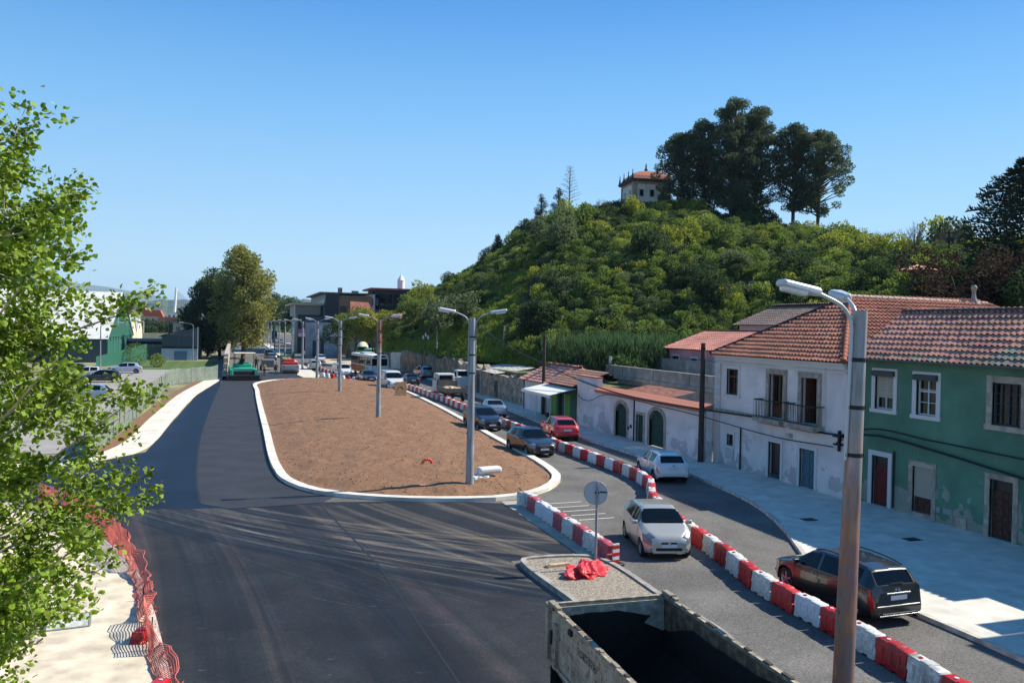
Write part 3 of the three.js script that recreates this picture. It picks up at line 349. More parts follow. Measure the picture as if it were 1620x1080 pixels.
// ---------- vegetation helpers, hill and trees ----------
const leafMat = (t = .35) => new THREE.MeshPhysicalMaterial({ color: '#ffffff', vertexColors: true, roughness: .9, specularIntensity: .25, transmission: t, thickness: 0, side: THREE.DoubleSide });
const mLeaf = leafMat(.5), mNeedle = new THREE.MeshStandardMaterial({ color: '#ffffff', vertexColors: true, roughness: .85, side: THREE.DoubleSide }), mBark = mottled('#5b4a3a', .5, 1, 128, 201, 16, { bumpScale: .02 }), mPaleBark = mottled('#a39a8a', .35, 1, 128, 202, 12), mDarkBark = mottled('#3a2f26', .4, 1, 128, 203);
class Leaves { // many small folded leaves gathered in one geometry
  constructor() { this.p = []; this.c = []; this.i = []; }
  add(o, s, col, dir, asp = .75) { // o position, s length, dir optional outward direction
    const a = rnd() * 6.283, z = rnd() * 2 - 1, r = Math.sqrt(1 - z * z); let t = V(r * Math.cos(a), z, r * Math.sin(a)); if (dir) t.multiplyScalar(.8).add(dir).normalize();
    const b = rnd() * 6.283, q = Math.abs(t.y) < .9 ? V(0, 1, 0) : V(1, 0, 0); const e = q.cross(t).normalize(), f = t.clone().cross(e); const side = e.clone().multiplyScalar(Math.cos(b)).addScaledVector(f, Math.sin(b)), up = side.clone().cross(t);
    const n = this.p.length / 3, w = s * asp * .5; const P = (v) => this.p.push(v.x, v.y, v.z);
    P(o); P(o.clone().addScaledVector(t, s * .45).addScaledVector(side, w).addScaledVector(up, w * .45)); P(o.clone().addScaledVector(t, s)); P(o.clone().addScaledVector(t, s * .45).addScaledVector(side, -w).addScaledVector(up, w * .45));
    for (let k = 0; k < 4; k++) this.c.push(col.r, col.g, col.b); this.i.push(n, n + 1, n + 2, n, n + 2, n + 3);
  }
  blob(c, r, n, s, cols, o = {}) { for (let k = 0; k < n; k++) { const a = rnd() * 6.283, z = rnd() * 2 - 1, q = Math.sqrt(1 - z * z), d = V(q * Math.cos(a), z, q * Math.sin(a)), R = lerp(o.in ?? .55, 1, Math.sqrt(rnd())); const p = V(c.x + d.x * r * R, c.y + d.y * r * R * (o.sy ?? .8), c.z + d.z * r * R); if (o.minY !== undefined && p.y < o.minY) continue; this.add(p, s * rr(.7, 1.25), cols(), d.multiplyScalar(o.out ?? .5), o.asp); } }
  geo() { const g = new THREE.BufferGeometry(); g.setAttribute('position', new THREE.BufferAttribute(new Float32Array(this.p), 3)); g.setAttribute('color', new THREE.BufferAttribute(new Float32Array(this.c), 3)); g.setIndex(this.i); g.computeVertexNormals(); return g; }
}
const colr = (r, g, b, v = .3) => () => { const k = 1 + (rnd() - .5) * 2 * v, y = 1 + (rnd() - .5) * v * .6; return new THREE.Color().setRGB(r * k * y, g * k, b * k); };
const cYel = colr(.29, .32, .04), cMid = colr(.15, .21, .036), cDark = colr(.05, .085, .025), cGrey = colr(.14, .18, .075), cEuc = colr(.085, .112, .05, .45), cPine = colr(.026, .048, .02), cFresh = colr(.21, .28, .04), cPop = colr(.195, .285, .02, .4), cOlive = colr(.27, .27, .06), cRust = colr(.045, .028, .018, .4);
function limb(a, b, r0, r1, bend = .1, n = 5) { const m = a.clone().lerp(b, .5).add(V(rr(-1, 1), rr(-.3, .6), rr(-1, 1)).multiplyScalar(a.distanceTo(b) * bend)); const pts = new THREE.QuadraticBezierCurve3(a, m, b).getPoints(n), gs = []; for (let i = 0; i < n; i++) gs.push(cyl(pts[i], pts[i + 1], lerp(r0, r1, i / n), lerp(r0, r1, (i + 1) / n), 6)); return gs; }
// hill: foot line and ridge line, joined by a slope, falling away behind the ridge
const foot = [[29, 0, -262], [27, 1.6, -172], [27, 2.8, -131], [27, 3.1, -112], [27.2, 3.2, -96], [28.5, 3.2, -88], [30, 3.2, -82], [32, 3.2, -77], [36, 3, -73], [42, 3.5, -71], [48, 4, -69], [51, 4.6, -64], [52, 5.4, -57], [51, 6.4, -47], [48, 7.4, -36], [46, 8, -24], [46, 8, 10]];
const ridge = [[40, 3.5, -345], [48, 13, -246], [54.2, 17.3, -223.5], [56.9, 20.2, -207], [60, 23.8, -190.7], [64.6, 27, -181], [67.4, 29.6, -172], [71, 31.2, -163], [75.5, 32.0, -156], [82.6, 31.2, -148.6], [89.4, 28.2, -138.7], [95.9, 25.4, -128], [98.7, 22.4, -119.5], [101.4, 20.2, -110.5], [102, 18.8, -96], [99.6, 16.8, -83.5], [98, 16, -40]];
function hillPt(k, s) {
  const i = Math.min(ridge.length - 2, Math.floor(k)), t = k - i, F = [0, 1, 2].map((c) => lerp(foot[i][c], foot[i + 1][c], t)), R = [0, 1, 2].map((c) => lerp(ridge[i][c], ridge[i + 1][c], t));
  const x = lerp(F[0], R[0], s), z = lerp(F[2], R[2], s); let y = s <= 1 ? lerp(F[1], R[1], (k > 3 ? 1.5 : 1.25) * s - (k > 3 ? .5 : .25) * s * s) : lerp(R[1], -2, ((s - 1) / .9) ** 1.6);
  y += (fbm(x / 64, z / 64, 16, 3, 301) - .5) * 3.2 * sm(0, .2, s) * (1 - sm(.9, 1, s) * .8);
  return V(x, y, z);
}
const bare = (k, s) => Math.exp(-(((k - 5.0) / .5) ** 2) - ((s - .33) / .1) ** 2) + .8 * Math.exp(-(((k - 4.3) / .4) ** 2) - ((s - .27) / .07) ** 2);
{
  const nk = 160, ns = 64, P = [], C = [], I = []; rs(3);
  for (let j = 0; j <= ns; j++) for (let i = 0; i <= nk; i++) { const k = i / nk * (ridge.length - 1), s = j / ns * 1.9, p = hillPt(k, s); P.push(p.x, p.y, p.z); const n = fbm(p.x / 40, p.z / 40, 12, 4, 5), b = bare(k, s), g = s < .2 ? [.16, .19, .045] : [.07, .085, .03], e = [.26, .135, .07], w = sm(.35, .6, b * (.5 + n)) * 1.1, gr = [.16, .16, .045]; const m = sm(.2, .5, b); for (let c = 0; c < 3; c++) C.push(lerp(lerp(g[c], gr[c], m), e[c], Math.min(1, w * .8)) * (.7 + .6 * n)); }
  for (let j = 0; j < ns; j++) for (let i = 0; i < nk; i++) { const a = j * (nk + 1) + i, b = a + 1, c = a + nk + 1, d = c + 1; I.push(a, b, d, a, d, c); }
  const g = new THREE.BufferGeometry(); g.setAttribute('position', new THREE.BufferAttribute(new Float32Array(P), 3)); g.setAttribute('color', new THREE.BufferAttribute(new Float32Array(C), 3)); g.setIndex(I); g.computeVertexNormals(); const gg = uvBox(g); gg.computeVertexNormals();
  struct('hill', gg, new THREE.MeshStandardMaterial({ vertexColors: true, roughness: 1, bumpMap: bumpT, bumpScale: .15 }));
  struct('terrace_ground', slab([[26, -95], [26, -57.5], [30, -57.5], [35, -40], [35.3, -22], [45, -10], [56, -10], [56, -62], [44, -74], [32, -80], [28.5, -90]], -.01, 2.9), mottled('#5a6030', .5, 8, 256, 311));
}
// shrubs of the hillside: eight built once, then copied
const shrubKinds = [['yellow-green', cYel], ['mid-green', cMid], ['dark green', cDark], ['grey-green', cGrey]];
const protos = []; rs(411);
for (let v = 0; v < 12; v++) { const L = new Leaves(), kind = v % 4, cols = shrubKinds[kind][1]; const nb = 4 + (v % 3); for (let b = 0; b < nb; b++) { const a = b / nb * 6.28 + rnd(), R = b ? rr(.35, .62) : 0; L.blob(V(Math.cos(a) * R, rr(.35, .85) + (b ? 0 : .25), Math.sin(a) * R), rr(.36, .58), 360, .11, cols, { sy: rr(.75, 1.05), in: .45 }); } protos.push([L.geo(), kind]); }
const trunkG = mg(limb(V(0, -.3, 0), V(.05, .7, .03), .06, .03));
function shrub(v, p, s, sy, turn, label, group, cat = 'shrub') { const [g, kind] = protos[v]; const t = thing(cat === 'tree' ? 'small_tree' : 'shrub', label, cat, [p.x, p.y, p.z], turn, group); obj('foliage', g, mLeaf, t); obj('stem', trunkG, mDarkBark, t); t.scale.set(s, s * sy, s); return t; }
const labK = ['yellow-green rounded shrub growing on the hillside below the chapel', 'mid-green leafy shrub growing on the hillside below the chapel', 'dark green dense shrub growing on the hillside below the chapel', 'grey-green soft shrub growing on the hillside below the chapel'], grpK = ['yellow-green shrubs on the hillside', 'mid-green shrubs on the hillside', 'dark green shrubs on the hillside', 'grey-green shrubs on the hillside'];
rs(520); let made = 0;
while (made < 285) {
  const k = rr(.2, 15.6), s = rnd() < .28 ? rr(.85, 1.02) : rr(.14, 1.0), b = bare(k, s); if (b > .3 && rnd() < .95) continue; if (s < .2 && k < 6 && rnd() < .8) continue; if (k > 3.7 && k < 5.7 && s < .44 && rnd() < .93) continue; if (k > 6.6 && k < 8.7 && s > .8 && rnd() < .8) continue;
  const p = hillPt(k, s), n = fbm(p.x / 60, p.z / 60, 8, 3, 91); const up = sm(.3, .8, s); let kind = rnd() < .5 ? (n > .52 ? 0 : 1) : rnd() < .45 ? 2 : rnd() < .25 ? 3 : 1; if (s < .42 && rnd() < .68 && k > 3) kind = 2; if (k > 7 && s > .45 && rnd() < .4) kind = 0;
  p.y -= .2; shrub(kind + 4 * Math.floor(rnd() * 3), p, lerp(1.0, 3.5, rnd() ** 1.7) * (k < 4 ? .8 : 1), rr(.6, 1.5), rr(0, 6.28), labK[kind], grpK[kind]).rotation.set(rr(-.22, .22), rr(0, 6.28), rr(-.22, .22)); made++;
}
{ // undergrowth that nobody could count
  const im = (name, g, n, label, cat, f, m = mLeaf) => { const o = new THREE.InstancedMesh(g, m, n), q = new THREE.Object3D(); for (let i = 0; i < n; i++) { const c = f(q); q.updateMatrix(); o.setMatrixAt(i, q.matrix); o.setColorAt(i, c); } o.name = name; o.castShadow = o.receiveShadow = true; scene.add(o); tag(o, label, cat, null, 'stuff'); return o; };
  rs(600); const L = new Leaves(); for (let b = 0; b < 3; b++) L.blob(V(rr(-.4, .4), rr(.2, .5), rr(-.4, .4)), .55, 120, .14, () => new THREE.Color(1, 1, 1).multiplyScalar(rr(.75, 1.25)), { sy: .8, in: .4 });
  const pal = [cYel, cMid, cMid, cDark, cGrey];
  im('undergrowth', L.geo(), 10500, 'low tangled undergrowth covering the slope of the hill', 'undergrowth', (q) => { let k, s, b; do { k = rr(0, 16); s = rr(k > 5 ? .01 : .1, 1.06); b = bare(k, s); } while ((b > .25 && rnd() < .88) || (s < .17 && k < 5 && rnd() < .85) || (k > 3.8 && k < 5.6 && s > .16 && s < .44 && rnd() < .86)); const p = hillPt(k, s); const n = fbm(p.x / 30, p.z / 30, 10, 3, 17); q.position.copy(p); const e = rr(.6, 1.7); q.scale.set(e, e * rr(.8, 1.6), e); q.rotation.set(rr(-.3, .3), rr(0, 6.28), rr(-.3, .3)); const c = pal[Math.min(4, Math.floor((n * 1.1 - .1 + rr(-.2, .2)) * 5 + 0) < 0 ? 0 : Math.min(4, Math.max(0, Math.floor((n + rr(-.25, .25)) * 5))))](); return c; });
  rs(610); const G = new Leaves(); for (let i = 0; i < 34; i++) G.add(V(rr(-.4, .4), 0, rr(-.4, .4)), rr(.3, .6), new THREE.Color(1, 1, 1).multiplyScalar(rr(.7, 1.3)), V(0, 1.6, 0), .14);
  im('bank_grass', G.geo(), 9000, 'bright green grass on the bank above the retaining wall', 'grass', (q) => { let k, s; if (rnd() < .1) { k = 4.8 + rr(-.8, .6); s = .31 + rr(-.12, .12); } else { k = rr(.6, 6.2); s = rr(0, .2); } const p = hillPt(k, s); q.position.copy(p).setY(p.y - .05); q.scale.setScalar(rr(.6, 1.5)); q.rotation.set(0, rr(0, 6.28), 0); return (rnd() < .7 ? cFresh : cYel)(); });
  rs(620); const R = new Leaves(); for (let i = 0; i < 26; i++) R.add(V(rr(-.25, .25), rr(0, 1.6), rr(-.25, .25)), rr(.5, .9), new THREE.Color(1, 1, 1).multiplyScalar(rr(.7, 1.25)), V(0, .9, 0), .12);
  im('cane_reeds', R.geo(), 1500, 'tall green cane reeds behind the concrete terrace', 'reeds', (q) => { q.position.set(rr(28, 49), 2.8, 0); q.position.z = lerp(-64, -76, rnd()) - (q.position.x < 36 ? 0 : 2); const h = rr(1, 2); q.scale.set(1, h, 1); q.rotation.set(0, rr(0, 6.28), 0); return colr(.07, .13, .045)(); });
}
// fig bushes before the reeds and other plants round the back yards
rs(630); [[29, -67, 1.7], [31.5, -64.5, 1.8], [33.6, -66.2, 1.5], [27.6, -70, 1.2], [35.4, -66.5, 1.3]].forEach(([x, z, s], i) => { const t = thing('fig_bush', ['broad-leaved fig bush at the left end of the reeds behind the garden wall', 'largest broad-leaved fig bush in the middle below the reeds', 'broad-leaved fig bush between the middle fig and the terrace', 'low fig bush behind the small shop roof', 'broad-leaved fig bush next to the pink house wall'][i], 'bush', [x, 2.3, z]); const L = new Leaves(); for (let b = 0; b < 5; b++) L.blob(V(rr(-.6, .6) * s, rr(.6, 1.1) * s, rr(-.6, .6) * s), .65 * s, 330, .24, colr(.075, .14, .035), { asp: .95, in: .5 }); obj('foliage', L.geo(), mLeaf, t); obj('stem', mg(limb(V(0, 0, 0), V(.1, .9 * s, 0), .08, .04)), mBark, t); });
// a tree: trunk with limbs and a crown of leaf clumps
function tree(name, label, p, h, trunkH, r, blobs, cols, o = {}) {
  const t = thing(name, label, 'tree', p, 0, o.group), gs = limb(V(0, -.5, 0), V(rr(-.02, .02) * h, trunkH, rr(-.02, .02) * h), o.tr || h * .022, h * .012, .03), L = new Leaves(); const top = V(0, trunkH, 0);
  for (const [bxx, by, bz, br] of blobs) { const c = V(bxx, by, bz); gs.push(...limb(V(0, Math.min(by * .75, trunkH * .98), 0), c.clone().multiplyScalar(.96).setY(by - br * .2), h * .008, h * .0025, .08, 4)); L.blob(c, br, Math.round((o.n || 120) * br * br), o.leaf || .3, cols, { sy: o.sy ?? .8, in: o.in ?? .5, asp: o.asp, out: o.out }); }
  obj('trunk', gs, o.bark || mBark, t); obj('crown', L.geo(), o.mat || mLeaf, t); return t;
}
const blobsIn = (n, f) => { const r = []; for (let i = 0; i < n; i++) r.push(f(i / n)); return r; };
// eucalyptus clump by the chapel
[[80.5, 28, -140.7, 17.5, 3.4, 'leftmost eucalyptus beside the chapel, leaning outwards'], [84.2, 27.6, -138.6, 20.5, 3.8, 'second eucalyptus from the chapel, with dark rounded clumps'], [89.0, 27.2, -135.3, 24.6, 3.9, 'tallest eucalyptus of the clump on the hilltop'], [92.3, 26.8, -133.2, 23.4, 2.9, 'eucalyptus right of the tallest one, in the middle of the clump'], [86.4, 27, -132.8, 19, 3.4, 'eucalyptus standing in front of the tallest one'], [97.6, 26, -129.4, 20.6, 3.2, 'eucalyptus with bare lower trunk, left of the outermost right one'], [100.8, 25.4, -126.7, 19.6, 4.0, 'outermost right eucalyptus of the hilltop clump']].forEach(([x, y, z, h, w, lab], i) => {
  rs(700 + i); const bl = blobsIn(104, (t) => { const yy = h * lerp(i >= 5 ? .2 : .14, .95, t ** .8), prof = Math.sin(Math.min(1, (yy / h - .1) / .9 * 1.06) * Math.PI) ** .55, a = rr(0, 6.28), R = w * 1.42 * prof * Math.sqrt(rnd()) * 1.1; return [Math.cos(a) * R, yy, Math.sin(a) * R, rr(.7, 1.4)]; });
  tree('eucalyptus_tree', lab, [x, y, z], h, h * .8, w, bl, cEuc, { n: 185, leaf: .36, asp: .5, bark: mBark, sy: .72, tr: .34, in: .35 });
});
// round dark tree above the wall
rs(720); tree('round_tree', 'dark rounded evergreen tree standing on the bank above the ruined house', [33.1, 3.6, -89], 7, 3.2, 2.6, blobsIn(26, (t) => { const a = rr(0, 6.28), z = rr(-.6, 1), q = Math.sqrt(1 - z * z); return [Math.cos(a) * q * 1.9, 4.5 + z * 1.7, Math.sin(a) * q * 1.9, rr(.7, 1.1)]; }), cDark, { n: 210, leaf: .3, in: .4 });
// bank trees with pale trunks
[[27, 4.6, -114, 6.4, 'grey-leaved tree with slim pale trunk at the left end of the bank'], [31.4, 6, -116, 6.6, 'grey-green tree with pale trunk above the bank right of the lamp post'], [34.5, 5.5, -122, 7, 'dark spreading tree behind the pale-trunked bank trees'], [24.5, 2, -150, 8, 'bright green leafy tree behind the site container'], [20.8, 1, -152, 9.5, 'broad green tree beside the ruined house with rusty roof'], [23.4, 2, -149, 7.5, 'fresh green tree left of the blue site hut'], [30.5, 4.5, -147, 8.5, 'mid-green tree on the bank end behind the white container'], [37, 9, -170, 8, 'green tree on the shoulder of the hill beside the dark flat-roofed block'], [18.2, .5, -156, 8, 'dark leafy tree at the corner of the grey-blue wall']].forEach(([x, y, z, h, lab], i) => { rs(740 + i); tree('bank_tree', lab, [x, y, z], h, h * .5, 2, blobsIn(17, () => { const a = rr(0, 6.28), q = Math.sqrt(rnd()) * h * .33; return [Math.cos(a) * q, h * rr(.42, .92), Math.sin(a) * q, rr(.8, 1.5)]; }), i < 2 ? cGrey : i === 2 || i === 8 ? cDark : i % 2 ? cYel : cMid, { n: 110, leaf: .34, bark: i < 2 ? mPaleBark : mBark }); });
// pines and the leafless conifer on the left shoulder of the hill
[[66, 27.5, -178, 10.5, 'tall dark pine on the left shoulder of the hill'], [69.6, 30.5, -176.4, 9.0, 'dark pine just left of the leafless conifer'], [57, 23.5, -182, 5.0, 'small pine farther down the skyline of the hill'], [63, 26.5, -180, 6, 'short pine leaning before the tall one on the hill shoulder']].forEach(([x, y, z, h, lab], i) => { rs(760 + i); tree('pine_tree', lab, [x, y, z], h, h * .92, 2, blobsIn(26, (t) => { const yy = h * lerp(.25, .98, t), a = rr(0, 6.28), R = h * .24 * (1.08 - t) * rr(.4, 1.1); return [Math.cos(a) * R, yy, Math.sin(a) * R, lerp(1.1, .45, t)]; }), cPine, { n: 200, leaf: .4, asp: .25, mat: mNeedle, sy: .5, in: .2 }); });
{ rs(771); const t = thing('bare_conifer', 'leafless dead conifer sticking up on the left of the hilltop', 'tree', [70, 31, -171.2]); const gs = limb(V(0, -1, 0), V(.1, 12.4, 0), .2, .05, .01); for (let i = 0; i < 44; i++) { const y = lerp(4.5, 12.2, i / 44), l = lerp(3.1, .7, i / 44) * rr(.7, 1.1), a = i * 2.4; const e = V(Math.cos(a) * l, y + l * .32, Math.sin(a) * l), s = V(.05, y, 0); gs.push(...limb(s, e, .05, .02, .06, 3)); for (let k = 0; k < 3; k++) { const m = s.clone().lerp(e, rr(.4, .9)); gs.push(cyl(m, m.clone().add(V(rr(-.5, .5), rr(.1, .5), rr(-.5, .5))), .02, .012, 4)); } } obj('trunk', gs.slice(0, 5), mDarkBark, t); obj('branches', gs.slice(5), mDarkBark, t); }
// leafless bushes on the skyline
function bareBush(p, h, lab, n = 60) { const t = thing('bare_bush', lab, 'bush', p), gs = []; for (let i = 0; i < n; i++) { const a = rr(0, 6.28), q = rr(.15, 1); const e = V(Math.cos(a) * h * .7 * q, h * rr(.5, 1) * (1.15 - q * .4), Math.sin(a) * h * .7 * q), m = e.clone().multiplyScalar(.5).setY(e.y * .6); gs.push(cyl(V(0, -.3, 0), m, .03, .02, 4), cyl(m, e, .02, .01, 4)); for (let k = 0; k < 5; k++) { const s = m.clone().lerp(e, rr(.1, .9)); gs.push(cyl(s, s.clone().add(V(rr(-.3, .3), rr(.1, .45), rr(-.3, .3)).multiplyScalar(h * .4)), .012, .006, 3)); } } obj('branches', gs, M('#75695f', .9), t); }
rs(780); [[78.5, 17.6, -85.5, 3.2, 'bare grey twiggy bush on the skyline left of the electricity post'], [80.5, 17.8, -82.5, 3.6, 'largest leafless twiggy bush in the gap between hill and araucaria'], [82.5, 17.8, -79.5, 3.0, 'bare bush just left of the electricity post'], [76, 15.5, -82, 2.8, 'bare pale bush lower down the slope behind the parasol'], [72.5, 31.5, -160, 3.2, 'bare pale bush on the hilltop left of the chapel'], [68, 26, -164, 3.4, 'grey leafless bush among the shrubs under the dead conifer'], [86, 24, -132, 2.6, 'grey leafless bush on the slope under the eucalyptus clump'], [62, 17, -150, 2.6, 'grey leafless bush beside the bare earth patch']].forEach((a) => bareBush(a.slice(0, 3), a[3], a[4]));
// araucaria on the right
{ rs(790); const t = thing('araucaria_tree', 'tall dark araucaria with tiered drooping branches at the right edge', 'tree', [57.8, 8.2, -47.6]), L = new Leaves(), gs = []; gs.push(...limb(V(0, -1, 0), V(.1, 12.9, 0), .3, .06, .01)); for (let w = 0; w < 17; w++) { const y = lerp(2.2, 12.8, w / 16.4), R = 5.6 * Math.sin(Math.min(1, (13.2 - y) / 7.2) * 1.57) ** .8; for (let b = 0; b < 9; b++) { const a = b / 9 * 6.28 + w * .7, r = R * rr(.85, 1.08), e = V(Math.cos(a) * r, y - .25 + r * .02, Math.sin(a) * r), m = V(Math.cos(a) * r * .5, y - .15 * R * .4, Math.sin(a) * r * .5); gs.push(cyl(V(0, y, 0), m, .06, .045, 4), cyl(m, e, .045, .03, 4)); for (let k = 0; k < 26; k++) { const q = .25 + .75 * (k / 26), c = q < .5 ? V(0, y, 0).lerp(m, q * 2) : m.clone().lerp(e, q * 2 - 1); for (let j = 0; j < 4; j++) L.add(c.clone().add(V(rr(-.16, .16), rr(-.1, .14), rr(-.16, .16))), rr(.3, .55), cPine(), V(Math.cos(a) * .9, .5, Math.sin(a) * .9), .3); } } } obj('trunk', gs.slice(0, 5), mDarkBark, t); obj('branches', gs.slice(5), mDarkBark, t); obj('needles', L.geo(), mNeedle, t); }
// purple-brown plum trees, hedge and garden greenery at the right
[[46.5, 7, -43.5, 6.2, 3.4, 'large purple-brown leaved tree behind the tiled roofs', cRust], [50, 7.4, -41.5, 6.6, 3.2, 'dark reddish tree below the araucaria', cRust], [54, 7.6, -36, 6.5, 3.4, 'dark green tree under the araucaria at the right edge', cDark], [47, 7, -37, 4.6, 2.6, 'dark green clipped tree behind the roof ridge at the right edge', cDark], [52.8, 8, -50, 4.5, 2.2, 'yellow-green ivy covered tree left of the reddish ones', cYel], [55.5, 9, -56, 3.4, 2, 'round green garden tree behind the parasol', cMid]].forEach(([x, y, z, h, w, lab, c], i) => { rs(800 + i); tree('garden_tree', lab, [x, y, z], h, h * .4, w, blobsIn(22, () => { const a = rr(0, 6.28), q = Math.sqrt(rnd()) * w * .85; return [Math.cos(a) * q, h * rr(.3, .9), Math.sin(a) * q, rr(.8, 1.3)]; }), c, { n: 270, leaf: .2 }); });
{ rs(820); const t = thing('clipped_hedge', 'dark clipped hedge behind the ridge of the orange roof', 'hedge', [44, 7.6, -45.2], -.65); const L = new Leaves(); for (let i = 0; i < 3200; i++) L.add(V(rr(-3.4, 3.4), rr(0, 2.4), rr(-.7, .7)), .14, cDark(), V(0, .4, .3)); obj('foliage', L.geo(), mLeaf, t); obj('stem', bx(6.4, 2.2, .8, 0, 1, 0), mDarkBark, t); }
{ const t = thing('parasol', 'faded salmon garden parasol on the slope right of the hill', 'parasol', [56, 10.6, -57.1]); const g = new THREE.ConeGeometry(1.75, .55, 12, 1, true); obj('canopy', norm(g.translate(0, 2.55, 0)), M('#c88f74', .8, { side: THREE.DoubleSide }), t); obj('pole', cyl(V(0, -1, 0), V(0, 2.8, 0), .03), mIron, t); }
{ const t = thing('electricity_post', 'grey electricity post with crossarm on the skyline', 'post', [79.3, 16, -76.2]); obj('pole', cyl(V(0, 0, 0), V(0, 3.6, 0), .12), mDark, t); obj('crossarm', [bx(1.3, .12, .12, 0, 3.4, 0), bx(.9, .5, .4, .3, 2.6, 0)], mDark, t); for (let k = 0; k < 2; k++) obj('wire', tube([V(.5 - k, 3.45, 0), V(8, 3.2, 6), V(18, 3.5, 12)], .015, 8, 4), mDark, t); }
// chapel on the hilltop
{
  const t = thing('hilltop_chapel', 'small pale chapel with low red domed roof and dark pinnacles on the hilltop', 'chapel', [79.6, 31.9, -153.4], -.476 + .33); const mw = wallMat('#d3ccc2', 331, { streak: .55 }), ms = mottled('#a58c78', .3, 2, 128, 332), mt = mottled('#3f3d3b', .3, 1, 128, 333), w = 3.9;
  obj('wall', bx(2 * w, 7.6, 2 * w, 0, 1.6, 0), mw, t); obj('frieze', bx(2 * w + .1, .5, 2 * w + .1, 0, 4.95, 0), ms, t); obj('eaves', [bx(2 * w + 1.0, .3, 2 * w + 1.0, 0, 5.35, 0), bx(2 * w + 1.3, .2, 2 * w + 1.3, 0, 5.6, 0)], mt, t);
  const D = []; { const pr = [[w + .3, 5.7], [w - .15, 6.5], [w - .9, 7.15], [w - 2, 7.65], [w - 3.2, 7.9]]; for (let i = 0; i < pr.length - 1; i++) for (let k = 0; k < 4; k++) { const c = Math.cos(k * Math.PI / 2), s_ = Math.sin(k * Math.PI / 2), q = (r, y, e) => V(c * r - s_ * r * e, y, s_ * r + c * r * e), [r0, y0] = pr[i], [r1, y1] = pr[i + 1]; D.push(quad(q(r0, y0, -1), q(r0, y0, 1), q(r1, y1, 1), q(r1, y1, -1))); } D.push(bx(1.4, .1, 1.4, 0, 7.9, 0)); } obj('dome', D, mottled('#a0604c', .35, 1.2, 256, 334, 20), t);
  for (const [x, z] of [[-1, 1], [1, 1], [-1, -1], [1, -1]]) obj('pilaster', bx(.9, 7.0, .9, x * (w - .35), 1.3, z * (w - .35)), ms, t);
  const pin = [[.001, 0], [.34, 0], [.34, .5], [.2, .6], [.26, .9], [.09, 1.5], [.16, 1.7], [.03, 2.4], [.001, 2.4]].map((q) => new THREE.Vector2(...q)); for (const [x, z] of [[-1, 1], [-1, .35], [-1, -.35], [-1, -1], [1, -1]]) obj('pinnacle', norm(new THREE.LatheGeometry(pin, 8).scale(.75, .8, .75).translate(x * (w + .3), 5.7, z * (w + .3))), mt, t);
  for (const x of [-2.2, 0, 2.2]) { const wn = obj('window', bx(.95, 1.5, .12, x, 2.9, w + .02), M('#8a857e'), t); obj('pane', bx(.7, 1.2, .14, x, 2.9, w + .02), mGlass, wn); } for (const z of [-1.6, 1.6]) { const wn = obj('window', bx(.12, 1.5, .95, -w - .02, 2.9, z), M('#8a857e'), t); obj('pane', bx(.14, 1.2, .7, -w - .02, 2.9, z), mGlass, wn); }
  obj('finial', norm(new THREE.LatheGeometry([[.001, 0], [.35, 0], [.35, .5], [.15, .7], [.2, 1.0], [.05, 1.7], [.001, 1.7]].map((q) => new THREE.Vector2(...q)), 8).translate(0, 7.9, 0)), mt, t);
}
// ---------- the left side and the far background ----------
{ // far blue range and lower wooded ridges in front of it
  const range = (name, D, a0, a1, hf, col, n = 120, dep = 900) => { const P = [], I = []; for (let j = 0; j <= 4; j++) for (let i = 0; i <= n; i++) { const a = lerp(a0, a1, i / n) * Math.PI / 180, d = D + dep * (j / 4 - .5) * 2, k = Math.sin(j / 4 * Math.PI); P.push(Math.sin(a) * d, -5 + hf(lerp(a0, a1, i / n)) * k, -Math.cos(a) * d); } for (let j = 0; j < 4; j++) for (let i = 0; i < n; i++) { const a = j * (n + 1) + i; I.push(a, a + 1, a + n + 2, a, a + n + 2, a + n + 1); } const g = new THREE.BufferGeometry(); g.setAttribute('position', new THREE.BufferAttribute(new Float32Array(P), 3)); g.setIndex(I); g.computeVertexNormals(); const gg = uvBox(g); gg.computeVertexNormals(); struct(name, gg, col); };
  range('mountains', 8600, -34, 12, (a) => 14 + 330 * (.72 + .28 * Math.sin((a + 16) * .28)) * (a > -5 ? Math.max(.25, 1 - (a + 5) * .05) : 1) + 60 * (fbm((a + 40) / 60, .3, 20, 5, 3) - .5), mottled('#5f6a55', .4, 900, 256, 401), 160, 1500);
  range('wooded_ridge', 3300, -30, 20, (a) => 10 + 95 * sm(-20, -9, a) * (.55 + .45 * fbm((a + 40) / 60, .7, 24, 4, 6)) + 26 * fbm((a + 40) / 60, .2, 60, 3, 8), mottled('#3c4a2c', .5, 150, 256, 402), 160, 500);
  range('near_ridge', 760, 1.5, 14, (a) => 9 + 13 * sm(1.5, 6, a) * (.7 + .6 * fbm((a + 40) / 60, .7, 60, 4, 6)), mottled('#3f5427', .6, 20, 256, 403), 90, 90);
}
